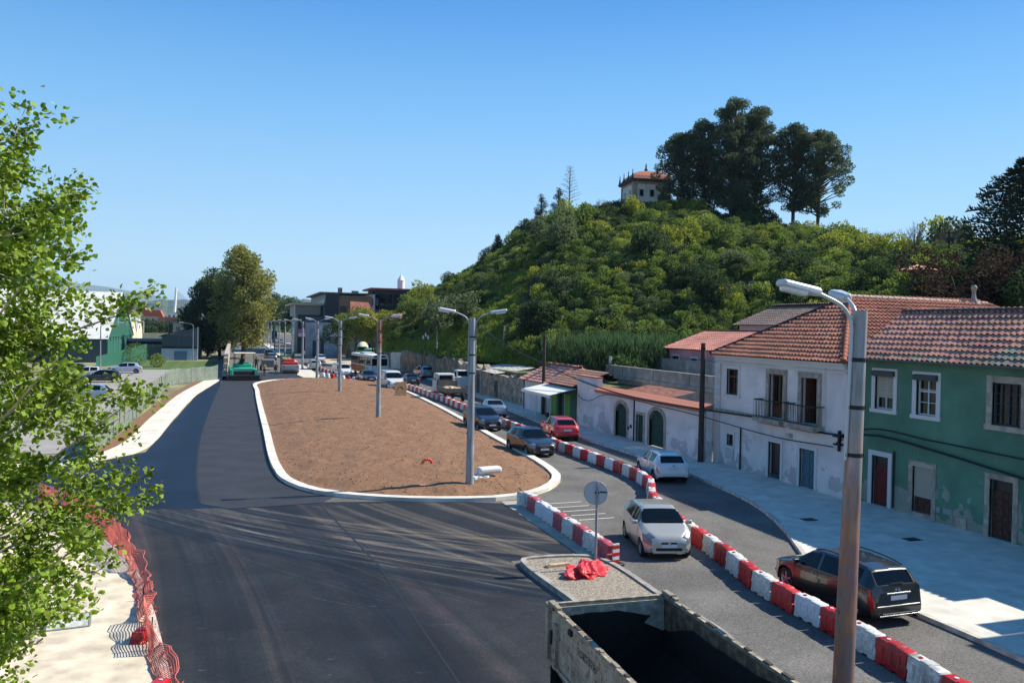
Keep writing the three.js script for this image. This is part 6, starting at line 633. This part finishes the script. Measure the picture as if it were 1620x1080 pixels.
    const yr = ip(sp.top, .9) * hs; obj('wiper', [bx(.55, .02, .02, -.1, ip(sp.top, sp.ws[0] + .02) * hs + .015, (sp.ws[0] + .012 - .5) * L, .05)], mTrim, t);
    for (const s of [-1, 1]) { const z0 = sp.sw[0][1] + .012, q = []; for (const d of [sp.sw[0][0] - .02, z0]) q.push(bx(.006, ip(sp.belt, d) * hs - .36, .012, s * (Wd * 1.0), (ip(sp.belt, d) * hs + .34) / 2, (d - .5) * L)); obj('door_seam', q, mTrim, t); }
    if (o.rails) for (const s of [-1, 1]) obj('roof_rail', tube([V(s * .56, 1.42 * hs, (.42 - .5) * L), V(s * .57, 1.5 * hs, (.5 - .5) * L), V(s * .57, 1.5 * hs, (.75 - .5) * L), V(s * .55, 1.44 * hs, (.88 - .5) * L)], .018, 20, 6), mTrim, t);
    if (o.chrome) { obj('chrome_strip', rb(Wd * .9, .035, .03, .012, 0, .83, bz - .005), mChrome, t); obj('chrome_strip', rb(Wd * 1.5, .03, .05, .012, 0, .3, bz + .03), mChrome, t); obj('badge', cyl(V(0, .9, bz - .03), V(0, .9, bz + .0), .05, .05, 14), mChrome, t); obj('rear_wiper', bx(.4, .02, .02, .02, 1.1 * hs, bz - .1), mTrim, t); obj('exhaust', cyl(V(.55, .22, bz - .2), V(.55, .22, bz + .03), .035, .035, 10), mIron, t); }
    else if (o.kind !== 'van') obj('rear_badge', cyl(V(0, .86, bz - .05), V(0, .86, bz + .005), .04, .04, 12), mChrome, t);
  }
  return t;
}
const BLACK = paint('#0a0b0d'), SILVER = paint('#b3b0a6', { m: .45, r: .34 }), WHITE = paint('#c9cac9'), RED = paint('#a80f14'), NAVY = paint('#11161f', { m: .3 }), GREYB = paint('#5b6067', { m: .5 }), LSILV = paint('#9aa2a9', { m: .55, r: .3 }), PI = Math.PI;
car({ kind: 'city', L: 3.4, W: 1.62, H: .97, r: .28, x: 13.42, z: -24.6, turn: PI - .24, paint: SILVER, label: 'silver small hatchback facing the camera beside the short barrier row', cat: 'car', name: 'hatchback_car' });
car({ kind: 'estate', L: 4.05, W: 1.68, H: .95, r: .31, x: 15.68, z: -18.35, turn: .02, paint: BLACK, rails: true, chrome: true, label: 'black estate car driving away at lower right beside the paved area', name: 'estate_car' });
car({ kind: 'hatch', L: 3.85, W: 1.66, H: .94, r: .29, x: 20.1, z: -36.4, turn: -.2, paint: WHITE, label: 'white older hatchback driving away beyond the bend of the barriers', name: 'hatchback_car' });
car({ kind: 'hatch', L: 4.1, W: 1.72, r: .3, x: 20.55, z: -51.2, turn: -.1, paint: RED, label: 'bright red hatchback driving away in front of the green gates', name: 'hatchback_car' });
car({ kind: 'hatch', L: 4.0, W: 1.7, r: .3, x: 16.4, z: -45.2, turn: PI + .06, paint: BLACK, label: 'shiny black hatchback coming towards the camera along the island kerb', name: 'hatchback_car' });
car({ kind: 'mpv', L: 4.3, W: 1.76, r: .31, x: 16.9, z: -56.8, turn: PI + .05, paint: NAVY, label: 'dark blue-black people carrier behind the shiny black hatchback', name: 'people_carrier' });
car({ kind: 'sedan', L: 4.5, W: 1.74, r: .31, x: 20.1, z: -64.9, turn: -.1, paint: LSILV, label: 'silver-blue saloon driving away past the shop awning', name: 'saloon_car' });
car({ kind: 'van', L: 5.2, W: 1.95, r: .34, x: 17.1, z: -94.2, turn: PI + .02, paint: WHITE, label: 'white panel van facing the camera behind the plywood board', cat: 'van', name: 'panel_van' });
car({ kind: 'hatch', L: 4.1, W: 1.72, x: 16.2, z: -106.4, turn: PI + .1, paint: NAVY, label: 'dark car facing the camera in front of the bus', name: 'queued_car' });
car({ kind: 'sedan', L: 4.4, W: 1.75, x: 20.5, z: -100.6, turn: .02, paint: BLACK, label: 'black car driving away between the white van and the red cone', name: 'queued_car' });
car({ kind: 'mpv', L: 4.6, W: 1.85, r: .34, H: 1.08, x: 25.2, z: -114.6, turn: .1, paint: LSILV, label: 'pale silver off-roader parked under the earth bank', cat: 'off-roader', name: 'parked_car' });
car({ kind: 'van', L: 4.2, W: 1.8, H: .86, r: .31, x: 14.4, z: -118.4, turn: PI + .18, paint: WHITE, label: 'small white delivery van left of the bus', cat: 'van', name: 'delivery_van' });
car({ kind: 'mpv', L: 4.6, W: 1.85, r: .35, H: 1.06, x: 12, z: -134, turn: 0, paint: paint('#a9a79f', { m: .4 }), label: 'dusty silver off-roader queueing right of the roller', cat: 'off-roader', name: 'parked_car' });
[[7.1, -191.5, NAVY, 'hatch', 'dark car on the left carriageway nearest beyond the paver', 0], [7.1, -284, WHITE, 'mpv', 'white van-like car farther up the left carriageway', 0], [3.5, -400, WHITE, 'hatch', 'tiny white car at the far end of the left carriageway', 0], [7.9, -425, NAVY, 'hatch', 'tiny dark car at the far end of the left carriageway', 0], [6.6, -168, GREYB, 'hatch', 'grey-dark car stopped behind the workers', .2], [15.6, -190, WHITE, 'hatch', 'white car farther of the two behind the silver off-roader', PI], [15.6, -162, WHITE, 'hatch', 'white car nearer of the two behind the silver off-roader', PI], [20.2, -236, NAVY, 'mpv', 'dark car parked before the brown block', 1.2], [16, -315, LSILV, 'hatch', 'silver car far along the right lane', PI], [16.9, -288, WHITE, 'hatch', 'white car far along the right lane before the yellow machine', PI], [24, -226, paint('#1c3f7a'), 'mpv', 'blue car parked at the far right kerb', 1.4], [23, -262, paint('#24508a'), 'mpv', 'second blue car parked farther at the right kerb', 1.3], [21, -205, GREYB, 'hatch', 'grey car parked beside the blue-grey building', 1]].forEach(([x, z, p, k, l, t]) => car({ kind: k, L: 4.2, W: 1.75, x, z, turn: t, paint: p, label: l, name: 'distant_car', far: true }));
[[-14.2, -124.6, paint('#b9b9c4', { m: .4 }), 'hatch', 'pale silver car parked sideways by the green warehouse', PI / 2, 4.3], [-14.6, -106.2, BLACK, 'hatch', 'black car parked in front of the pale silver one, behind leaves', PI / 2, 4.2], [-20.5, -122, NAVY, 'hatch', 'dark car parked left of the pale silver one, behind leaves', PI / 2, 4.2], [-17.2, -113.5, WHITE, 'hatch', 'white car parked behind the black one, mostly hidden by leaves', PI / 2, 4.1], [-12.5, -82, LSILV, 'hatch', 'silver car in the parking lot nearest the camera behind the tree', PI / 2, 4.2], [-17.5, -90, NAVY, 'mpv', 'dark car in the parking lot hidden by the leaves', PI / 2, 4.3]].forEach(([x, z, p, k, l, t, L]) => car({ kind: k, L, W: 1.72, x, z, turn: t, paint: p, label: l, name: 'parked_car' }));
// city bus
{
  const t = thing('city_bus', 'white and orange-green city bus facing the camera behind the barriers', 'bus', [18.6, 0, -121.2], .1); const L = 12;
  obj('body', [rb(2.5, 1.2, L, .12, 0, 1.0, 0), rb(2.46, .42, L - .05, .15, 0, 2.85, 0)], mottled('#c8c9c6', .06, 3, 128, 651), t); obj('side_paint', [bx(.03, .9, L - 2.6, -1.255, 1.0, -1), bx(.03, .9, L - 2.6, 1.255, 1.0, -1)], mottled('#b5652c', .3, 4, 128, 652), t); obj('green_panel', bx(.035, .7, 1.6, -1.258, 1.1, 3.6), M('#57a888', .5), t);
  obj('window_band', [rb(2.42, 1.1, L - .16, .04, 0, 2.1, 0)], mCarGlass, t); for (let k = 0; k < 8; k++) for (const s of [-1, 1]) obj('pillar', bx(.05, 1.1, .09, s * 1.215, 2.1, -L / 2 + .4 + k * 1.6), mTrim, t);
  obj('windscreen_frame', [bx(2.5, .14, .12, 0, 2.66, L / 2 - .02), bx(.14, 1.3, .14, -1.18, 2.1, L / 2 - .03), bx(.14, 1.3, .14, 1.18, 2.1, L / 2 - .03), bx(.08, 1.1, .1, 0, 2.1, L / 2 - .03)], M('#c8c9c6', .5), t); obj('destination_sign', bx(1.7, .26, .05, 0, 2.88, L / 2), mDark, t); for (const s of [-1, 1]) obj('headlight', cyl(V(s * .9, .75, L / 2 - .05), V(s * .9, .75, L / 2 + .02), .13, .13, 14), mLampG, t); obj('bumper', rb(2.5, .3, .2, .06, 0, .45, L / 2), M('#b9653a', .5), t); obj('number_plate', bx(.5, .12, .02, 0, .5, L / 2 + .11), mPlate, t); obj('roof_unit', rb(1.6, .25, 2.6, .08, 0, 3.15, -1), M('#b7b8b6', .6), t);
  for (const z of [-3.4, 3.4]) for (const s of [-1, 1]) { const [tg, rg] = wheelGeo(.48), w = obj('wheel', tg, mTyre, t); w.position.set(s * 1.13, .48, z); if (s < 0) w.rotation.y = PI; obj('rim', rg, mRim, w); }
}
// flatbed lorry driving away, white lorry cab beyond, concrete mixer
function lorry(label, x, z, turn, bed, cabM, name = 'flatbed_lorry') {
  const t = thing(name, label, 'lorry', [x, 0, z], turn); obj('chassis', [bx(.9, .25, 5.6, 0, .65, .2)], mIron, t); const c = obj('cab', [rb(2.0, 1.2, 1.6, .14, 0, 1.25, -2.2), rb(1.86, .85, 1.4, .16, 0, 2.1, -2.1)], cabM, t); obj('windscreen', rb(1.6, .62, .06, .02, 0, 2.1, -2.82), mCarGlass, c); obj('rear_window', rb(1.3, .45, .05, .02, 0, 2.1, -1.4), mCarGlass, c); for (const s of [-1, 1]) obj('side_window', rb(.04, .55, .8, .015, s * .94, 2.08, -2.15), mCarGlass, c);
  if (bed) { const b = obj('bed', [bx(2.1, .1, 3.8, 0, .95, 1.0), bx(.06, .4, 3.8, -1.04, 1.15, 1.0), bx(.06, .4, 3.8, 1.04, 1.15, 1.0), bx(2.1, .4, .06, 0, 1.15, 2.9), bx(2.1, .9, .06, 0, 1.4, -.9)], mottled('#6f6a60', .25, 1, 128, 661), t); obj('load', lump(1, .95, .3, 1.7, .3, 3, 5).translate(0, 1.12, 1.0), mottled('#a6916f', .3, 1, 128, 662), b); obj('rack', [cyl(V(-1, 1.2, -.8), V(-1, 2.0, -.8), .03), cyl(V(1, 1.2, -.8), V(1, 2.0, -.8), .03), cyl(V(-1, 2, -.8), V(1, 2, -.8), .03)], mIron, b); for (const s of [-1, 1]) obj('tail_light', bx(.25, .12, .04, s * .85, .8, 2.95), mTail, t); obj('number_plate', bx(.5, .12, .02, 0, .75, 2.95), mPlate, t); }
  for (const z2 of [-1.9, 1.7]) for (const s of [-1, 1]) { const [tg, rg] = wheelGeo(.38), w = obj('wheel', tg, mTyre, t); w.position.set(s * .9, .38, z2); if (s < 0) w.rotation.y = PI; obj('rim', rg, mRim, w); } return t;
}
lorry('small flatbed lorry with a beige load, driving away behind the second lamp post', 20.2, -79.6, .02, true, M('#b9bab6', .5)); lorry('white lorry cab parked by the ruined house front', 24.0, -90.5, PI, false, M('#c6c7c4', .5), 'parked_lorry');
{ const t = lorry('green and cream concrete mixer lorry beyond the bus', 25.6, -176, PI - .2, false, M('#6fa06a', .5), 'mixer_lorry'); t.scale.setScalar(1.1); const g = new THREE.LatheGeometry([[.25, -2.2], [.55, -2.1], [1.15, -.6], [1.15, .4], [.6, 1.7], [.5, 1.75]].map((p) => new THREE.Vector2(...p)), 18); obj('drum', norm(g.rotateX(PI / 2 - .25).translate(0, 2.2, .9)), mottled('#c3c0a6', .15, 2, 128, 671), t); obj('drum_mouth', norm(new THREE.CylinderGeometry(.36, .36, .06, 16).rotateX(PI / 2 - .25).translate(0, 1.82, 2.62)), mDark, t); obj('chute', bx(.4, .08, 1.2, 0, 1.3, 2.7), mIron, t); }
// paver
{
  const t = thing('asphalt_paver', 'teal green asphalt paver with cream canopy at the end of the fresh asphalt', 'paver', [1.0, 0, -111.2], .06); const g = M('#2aa58a', .45), gd = M('#1d8a76', .45);
  obj('screed', [rb(3.8, .55, .9, .06, 0, .4, 2.5), bx(4.1, .18, 1.1, 0, .12, 2.55)], mDark, t); obj('curtain', [rb(3.4, .9, .4, .12, 0, .75, 2.0)], mottled('#23282a', .5, 1, 128, 681), t); obj('body', [rb(2.5, .95, 3.8, .12, 0, 1.05, -.2), rb(2.3, .5, 1.6, .1, 0, 1.75, -.9)], g, t); obj('side_panel', [rb(.35, .9, 2.2, .08, 1.45, .95, 1.4), rb(.35, .9, 2.2, .08, -1.45, .95, 1.4)], g, t); obj('hopper', [quad(V(-1.2, .6, -2.2), V(1.2, .6, -2.2), V(1.5, 1.5, -3.6), V(-1.5, 1.5, -3.6)), bx(.08, .9, 1.5, -1.5, 1.1, -2.9), bx(.08, .9, 1.5, 1.5, 1.1, -2.9)], gd, t); obj('track', [rb(.4, .7, 3.4, .3, -1.05, .38, -.6), rb(.4, .7, 3.4, .3, 1.05, .38, -.6)], mTyre, t);
  const r = obj('canopy', rb(2.6, .12, 2.6, .05, .2, 3.35, .2), M('#cfc3a3', .7), t); for (const [x, z] of [[-1, 1.3], [1.4, 1.3], [-1, -.9], [1.4, -.9]]) obj('post', cyl(V(x, 1.6, z), V(x, 3.32, z), .035), mIron, r); obj('seat', [rb(.5, .12, .5, .04, -.2, 2.0, .3), rb(.5, .5, .1, .04, -.2, 2.3, .55)], mSeat, t); obj('console', rb(1.4, .5, .3, .05, .1, 1.95, -.35), gd, t); obj('handrail', [cyl(V(1.9, .6, 2.5), V(1.9, 1.6, 2.5), .025), cyl(V(1.9, 1.6, 2.5), V(1.9, 1.6, 1.6), .025), cyl(V(2.2, .3, 1.9), V(2.2, 1.5, 1.9), .03)], mIron, t);
}
{
  const t = thing('road_roller', 'red and grey road roller seen from behind on the new asphalt', 'roller', [7.6, 0, -125.4], .05); const rd = M('#b8322c', .45);
  obj('drum', cyl(V(-1.05, .55, -1.8), V(1.05, .55, -1.8), .55, .55, 24), M('#5a5c5e', .4, { metalness: .5 }), t); obj('rear_drum', cyl(V(-1.15, .55, 1.3), V(1.15, .55, 1.3), .55, .55, 24), M('#85888c', .4, { metalness: .4 }), t); obj('frame', [rb(2.5, .5, 1.5, .08, 0, 1.0, 1.3), bx(2.4, .35, .2, 0, .75, 2.0)], M('#8d9297', .5), t); obj('engine_cover', [rb(2.2, .5, 1.5, .12, 0, 1.45, 1.2), rb(1.5, .5, 1.0, .14, -.1, 1.85, 1.0)], rd, t); obj('front_cover', rb(1.9, .7, 1.4, .12, 0, 1.3, -1.8), rd, t);
  const c = obj('cab', [bx(1.9, .1, 1.5, -.2, 3.05, -.3), bx(1.9, .6, 1.5, -.2, 1.5, -.3), ...[[-1.1, .4], [.7, .4], [-1.1, -1], [.7, -1], [-.2, .4]].map(([x, z]) => bx(.09, 1.3, .09, x, 2.4, z))], M('#20443c', .5), t); obj('window', [bx(.8, 1.1, .02, -.66, 2.4, .42), bx(.8, 1.1, .02, .26, 2.4, .42)], new THREE.MeshPhysicalMaterial({ color: '#bcd8d2', roughness: .05, transmission: 1, thickness: 0 }), c); for (const s of [-1, 1]) obj('tail_light', bx(.2, .14, .04, s * .9, 1.05, 2.06), mTail, t);
}
{ const t = thing('yellow_machine', 'small orange-yellow construction machine far along the road', 'digger', [20.2, 0, -289]); obj('body', [rb(2.2, 1.4, 2.6, .2, 0, 1.5, 0), rb(1.4, 1.4, 1.4, .15, -.3, 2.6, 0)], M('#d98a1c', .5), t); obj('window', rb(1.1, .8, .1, .03, -.3, 2.7, .72), mCarGlass, t); obj('track', [rb(.5, .8, 3, .3, -1, .4, 0), rb(.5, .8, 3, .3, 1, .4, 0)], mTyre, t); obj('arm', tube([V(.8, 2, 0), V(1, 4, 1.5), V(1, 2.5, 3.2)], .18), M('#d98a1c', .5), t); }
{ const t = thing('blue_lorry', 'dark blue box lorry far along the right lane', 'lorry', [17.5, 0, -402]); obj('box', rb(2.6, 2.8, 6, .06, 0, 2.2, -1), M('#24355c', .5), t); obj('cab', rb(2.4, 2.2, 1.8, .15, 0, 1.6, 3), M('#2b3d66', .5), t); obj('windscreen', rb(2, .8, .06, .02, 0, 2.1, 3.9), mCarGlass, t); obj('wheel', [-1, 1].flatMap((s) => [-2.5, 2.8].map((z) => cyl(V(s * 1.1 - .15, .5, z), V(s * 1.1 + .15, .5, z), .5, .5, 14))), mTyre, t); }
{ const t = thing('bystander_trolley', 'grey tar boiler trailer between paver and roller', 'trailer', [4.9, 0, -133]); obj('body', rb(2, 1.2, 2.6, .2, 0, 1.1, 0), M('#6a6a6c', .6), t); obj('wheel', [cyl(V(-1.15, .4, 0), V(-.9, .4, 0), .4, .4, 16), cyl(V(.9, .4, 0), V(1.15, .4, 0), .4, .4, 16)], mTyre, t); obj('drawbar', bx(.1, .1, 1.4, 0, .6, 1.8), mIron, t); }
// ---------- tipper lorry body at the bottom and the poplar at the left ----------
{
  const t = thing('tipper_body', 'empty weathered grey-beige steel tipper body of a lorry at the bottom edge', 'tipper lorry', [6.4, 0, -13.35], -.03); // front board at the origin, body runs towards the camera
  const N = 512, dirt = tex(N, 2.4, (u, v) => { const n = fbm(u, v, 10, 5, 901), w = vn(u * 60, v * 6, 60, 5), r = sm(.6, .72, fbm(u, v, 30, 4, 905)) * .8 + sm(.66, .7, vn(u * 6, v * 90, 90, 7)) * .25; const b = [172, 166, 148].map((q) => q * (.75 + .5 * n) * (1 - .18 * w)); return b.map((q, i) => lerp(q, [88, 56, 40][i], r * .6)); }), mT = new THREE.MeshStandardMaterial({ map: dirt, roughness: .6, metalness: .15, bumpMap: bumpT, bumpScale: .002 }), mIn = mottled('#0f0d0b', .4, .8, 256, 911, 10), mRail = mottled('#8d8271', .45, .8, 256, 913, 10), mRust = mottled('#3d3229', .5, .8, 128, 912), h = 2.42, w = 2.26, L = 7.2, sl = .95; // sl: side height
  const P = (x, y, z) => V(x, y, z), W2 = w / 2;
  const side = (s) => { const o = W2 * s, i = (W2 - .07) * s; return [quad(P(o, h, 0), P(o, h, L), P(o, h - sl, L), P(o, h - sl, 0)), quad(P(o, h - sl, 0), P(o, h - sl, L), P(o * .72, h - sl - .55, L), P(o * .72, h - sl - .55, 0))]; };
  const wavy = (n, f) => { const q = []; for (let i = 0; i <= n; i++) q.push(f(i / n)); return q; };
  for (const s of [-1, 1]) {
    const g = obj('side_wall', side(s), mT, t); obj('top_rail', bx(.085, .05, L, s * (W2 - .035), h - .02, L / 2), mRail, g); for (const z of [.4, 3.4, 5.4]) obj('side_rib', uvBox(new THREE.BoxGeometry(.07, sl * .8, .13).translate(s * (W2 + .025), h - sl / 2 - .12, z)), mT, g); obj('lower_rail', bx(.06, .06, L, s * (W2 + .01), h - sl, L / 2), mT, g);
    rs(77 + s); for (let k = 0; k < 14; k++) obj('weld_plate', rb(.07, .025, rr(.08, .3), .01, s * (W2 - .035), h + .012, .15 + k * .5 + rr(-.1, .1)), rnd() < .5 ? mRust : mRail, g);
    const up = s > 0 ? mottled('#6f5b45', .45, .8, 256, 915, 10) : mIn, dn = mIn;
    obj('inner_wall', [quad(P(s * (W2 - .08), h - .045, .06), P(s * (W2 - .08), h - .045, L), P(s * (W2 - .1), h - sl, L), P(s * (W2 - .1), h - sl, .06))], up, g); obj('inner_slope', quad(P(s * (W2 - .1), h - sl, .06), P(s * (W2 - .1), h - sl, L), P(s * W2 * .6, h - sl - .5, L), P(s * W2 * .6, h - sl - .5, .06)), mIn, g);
    const top = wavy(40, (u) => new THREE.Vector2(u * L + .06, h - .2 - .16 * fbm(u, .3, 12, 3, 9) - .3 * sm(.16, 0, u) * (1 - u) + .12 * sm(.2, .6, u))), sh = new THREE.Shape([new THREE.Vector2(.06, h - sl), ...top.slice(), new THREE.Vector2(L, h - sl)]); const rg = new THREE.ShapeGeometry(sh); rg.rotateY(-Math.PI / 2); obj('dark_inner_sheet', uvBox(norm(rg.translate(s * (W2 - .1) - s * .012, 0, 0))), dn, g);  // near-black sheet with wavy top edge over the lower inner wall
  }
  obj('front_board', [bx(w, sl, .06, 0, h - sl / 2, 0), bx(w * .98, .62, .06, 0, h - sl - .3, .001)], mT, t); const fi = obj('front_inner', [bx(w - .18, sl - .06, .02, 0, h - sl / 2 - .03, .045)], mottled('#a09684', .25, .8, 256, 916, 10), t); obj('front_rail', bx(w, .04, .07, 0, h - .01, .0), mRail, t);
  { const top = wavy(30, (u) => new THREE.Vector2(lerp(-W2 + .1, W2 - .1, u), h - .16 - .42 * (1 - Math.sin(Math.min(1, u * 1.02) ** .7 * Math.PI) ** .6) * .6 - .05 * fbm(u, .6, 9, 2, 4))), sh = new THREE.Shape([new THREE.Vector2(-W2 + .1, h - sl), ...top, new THREE.Vector2(W2 - .1, h - sl)]); obj('dark_inner_sheet', uvBox(norm(new THREE.ShapeGeometry(sh).translate(0, 0, .06))), mIn, fi); obj('lower_inner', bx(w * .98, .62, .02, 0, h - sl - .3, .045), mIn, fi); }  // front board inside: near-black below a curved edge, beige strip above
  obj('corner_post', [bx(.13, .95, .14, -W2 + .0, h - .45, .02), bx(.13, .95, .14, W2 - .0, h - .45, .02)], mT, t); obj('corner_cap', [rb(.12, .05, .24, .02, -W2 + .03, h + .035, .1), rb(.1, .06, .16, .02, -W2 + .03, h + .03, .32), rb(.12, .07, .3, .02, W2 - .03, h + .04, .1), rb(.1, .05, .12, .02, W2 - .02, h + .03, .36)], mRail, t); obj('hinge_pin', [cyl(V(-W2 - .02, h - .02, .22), V(-W2 + .06, h - .02, .22), .035, .035, 10), cyl(V(W2 - .06, h + .03, .26), V(W2 + .04, h + .03, .26), .035, .035, 10)], mRust, t);
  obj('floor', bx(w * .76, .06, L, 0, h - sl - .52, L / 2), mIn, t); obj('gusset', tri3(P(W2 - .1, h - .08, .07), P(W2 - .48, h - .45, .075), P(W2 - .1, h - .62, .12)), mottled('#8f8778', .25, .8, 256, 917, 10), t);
  { const c = document.createElement('canvas'); c.width = 512; c.height = 128; const g = c.getContext('2d'); g.fillStyle = '#000'; g.fillRect(0, 0, 512, 128); g.fillStyle = '#fff'; g.font = 'bold 100px sans-serif'; g.textAlign = 'center'; g.textBaseline = 'middle'; g.fillText('FOREVER', 256, 68); const im = g.getImageData(0, 0, 512, 128); for (let i = 0; i < 512 * 128; i++) { const k = sm(.3, .55, fbm((i % 512) / 512, (i / 512 | 0) / 512, 30, 3, 6)); im.data[i * 4] *= k; im.data[i * 4 + 1] *= k; im.data[i * 4 + 2] *= k; } g.putImageData(im, 0, 0); const a = new THREE.CanvasTexture(c); a.magFilter = THREE.LinearFilter; const m = new THREE.MeshStandardMaterial({ color: '#2b2b28', roughness: .7, alphaMap: a, transparent: true, side: THREE.DoubleSide }); const pg = new THREE.PlaneGeometry(.92, .23); pg.rotateY(-PI / 2); obj('lettering', norm(pg.translate(-W2 - .006, h - .3, 1.72)), m, t); }
  obj('hook', [bx(.06, .22, .08, -W2 - .03, h - .5, .22), rb(.05, .1, .14, .02, -W2 - .02, h - .13, 1.05)], mIron, t); obj('mudguard', rb(.5, .12, 1.5, .05, -W2 + .12, h - sl - .5, 1.6), M('#8a6430', .7), t); obj('chassis', [bx(.9, .3, L, 0, h - sl - .75, L / 2), bx(2.1, .5, 1.1, 0, .5, 2.4), bx(2.1, .5, 1.1, 0, .5, 4.2)], mIron, t);
  for (const z of [2.2, 3.6, 5.4]) for (const s of [-1, 1]) { const [tg, rg] = wheelGeo(.5), q = obj('wheel', tg, mTyre, t); q.position.set(s * .98, .5, z); if (s < 0) q.rotation.y = PI; obj('rim', rg, mRim, q); }
}
{ // the poplar whose crown fills the left edge
  rs(930); const base = V(-3.05, .1, -9.9), t = thing('poplar_tree', 'leafy young poplar with fresh bright green leaves filling the left edge', 'tree', [base.x, base.y, base.z]); const gs = limb(V(0, -.2, 0), V(.1, 9.6, .05), .15, .03, .01, 8), L = new Leaves(), tips = [];
  const PR = [[2.4, .3], [3.0, .6], [3.6, 1.05], [4.2, 1.9], [5.0, 2.5], [6.2, 2.2], [7.4, 2.35], [8.2, 2.0], [8.9, 1.2], [9.4, .3]], prof = (y) => ip(PR, y);
  for (let i = 0; i < 124; i++) {
    const ye = lerp(2.6, 9.3, ((i + rnd() * .6) / 124) ** 1.08), a = i * 2.399 + rr(-.3, .3), R = Math.max(.2, prof(ye)) * (i % 3 ? rr(.72, 1.04) : rr(.3, .7)), ys = Math.max(1.9, ye - R * rr(.3, .65)), e = V(Math.cos(a) * R, ye, Math.sin(a) * R), s = V(.1 * ys / 10.8, ys, 0); const m = s.clone().lerp(e, .5).add(V(0, -.1, 0)); gs.push(cyl(s, m, .022, .014, 5), cyl(m, e, .014, .005, 5));
    for (let k = 0; k < 13; k++) { const q = rr(.3, 1), b = q < .5 ? s.clone().lerp(m, q * 2) : m.clone().lerp(e, q * 2 - 1), d = V(rr(-1, 1), rr(-.3, .9), rr(-1, 1)).normalize().addScaledVector(e.clone().sub(s).normalize(), .4).normalize(), l = rr(.15, .5), c = b.clone().addScaledVector(d, l); gs.push(cyl(b, c, .005, .002, 3)); tips.push([b, c]); }
  }
  const leaf = (o, s, col, dir) => { // broad pointed leaf, folded along the midrib
    const t_ = V(rr(-1, 1), rr(-1, 1), rr(-1, 1)).normalize().multiplyScalar(.9).add(dir).normalize(), q = Math.abs(t_.y) < .9 ? V(0, 1, 0) : V(1, 0, 0), e = q.cross(t_).normalize(), f = t_.clone().cross(e), bb = rr(-1.1, 1.1), sd = e.multiplyScalar(Math.cos(bb)).addScaledVector(f, Math.sin(bb)), up = sd.clone().cross(t_), n = L.p.length / 3;
    for (const [u, w, h] of [[0, 0, 0], [.12, .36, .1], [.42, .5, .16], [.72, .28, .1], [1, 0, -.06], [.72, -.28, .1], [.42, -.5, .16], [.12, -.36, .1]]) { L.p.push(o.x + (t_.x * u + sd.x * w + up.x * h) * s, o.y + (t_.y * u + sd.y * w + up.y * h) * s, o.z + (t_.z * u + sd.z * w + up.z * h) * s); L.c.push(col.r, col.g, col.b); }
    L.i.push(n, n + 1, n + 2, n, n + 2, n + 3, n, n + 3, n + 4, n, n + 4, n + 5, n, n + 5, n + 6, n, n + 6, n + 7);
  };
  for (const q of tips) { const n = 34 + Math.floor(rr(0, 20)), tint = rr(.8, 1.2); for (let k = 0; k < n; k++) { const p = q[0].clone().lerp(q[1], rr(.35, 1.15)).add(V(rr(-1, 1), rr(-1, .8), rr(-1, 1)).multiplyScalar(.13)); leaf(p, rr(.042, .074), cPop().multiplyScalar(tint), V(rr(-.3, .3), rr(-.8, .1), rr(-.3, .3))); } }
  obj('trunk', gs.slice(0, 8), mPaleBark, t); obj('branches', gs.slice(8), mPaleBark, t); obj('crown', L.geo(), new THREE.MeshPhysicalMaterial({ color: '#ffffff', vertexColors: true, roughness: .6, specularIntensity: .35, transmission: .4, thickness: 0, side: THREE.DoubleSide }), t);
}
renderer.render(scene, camera);
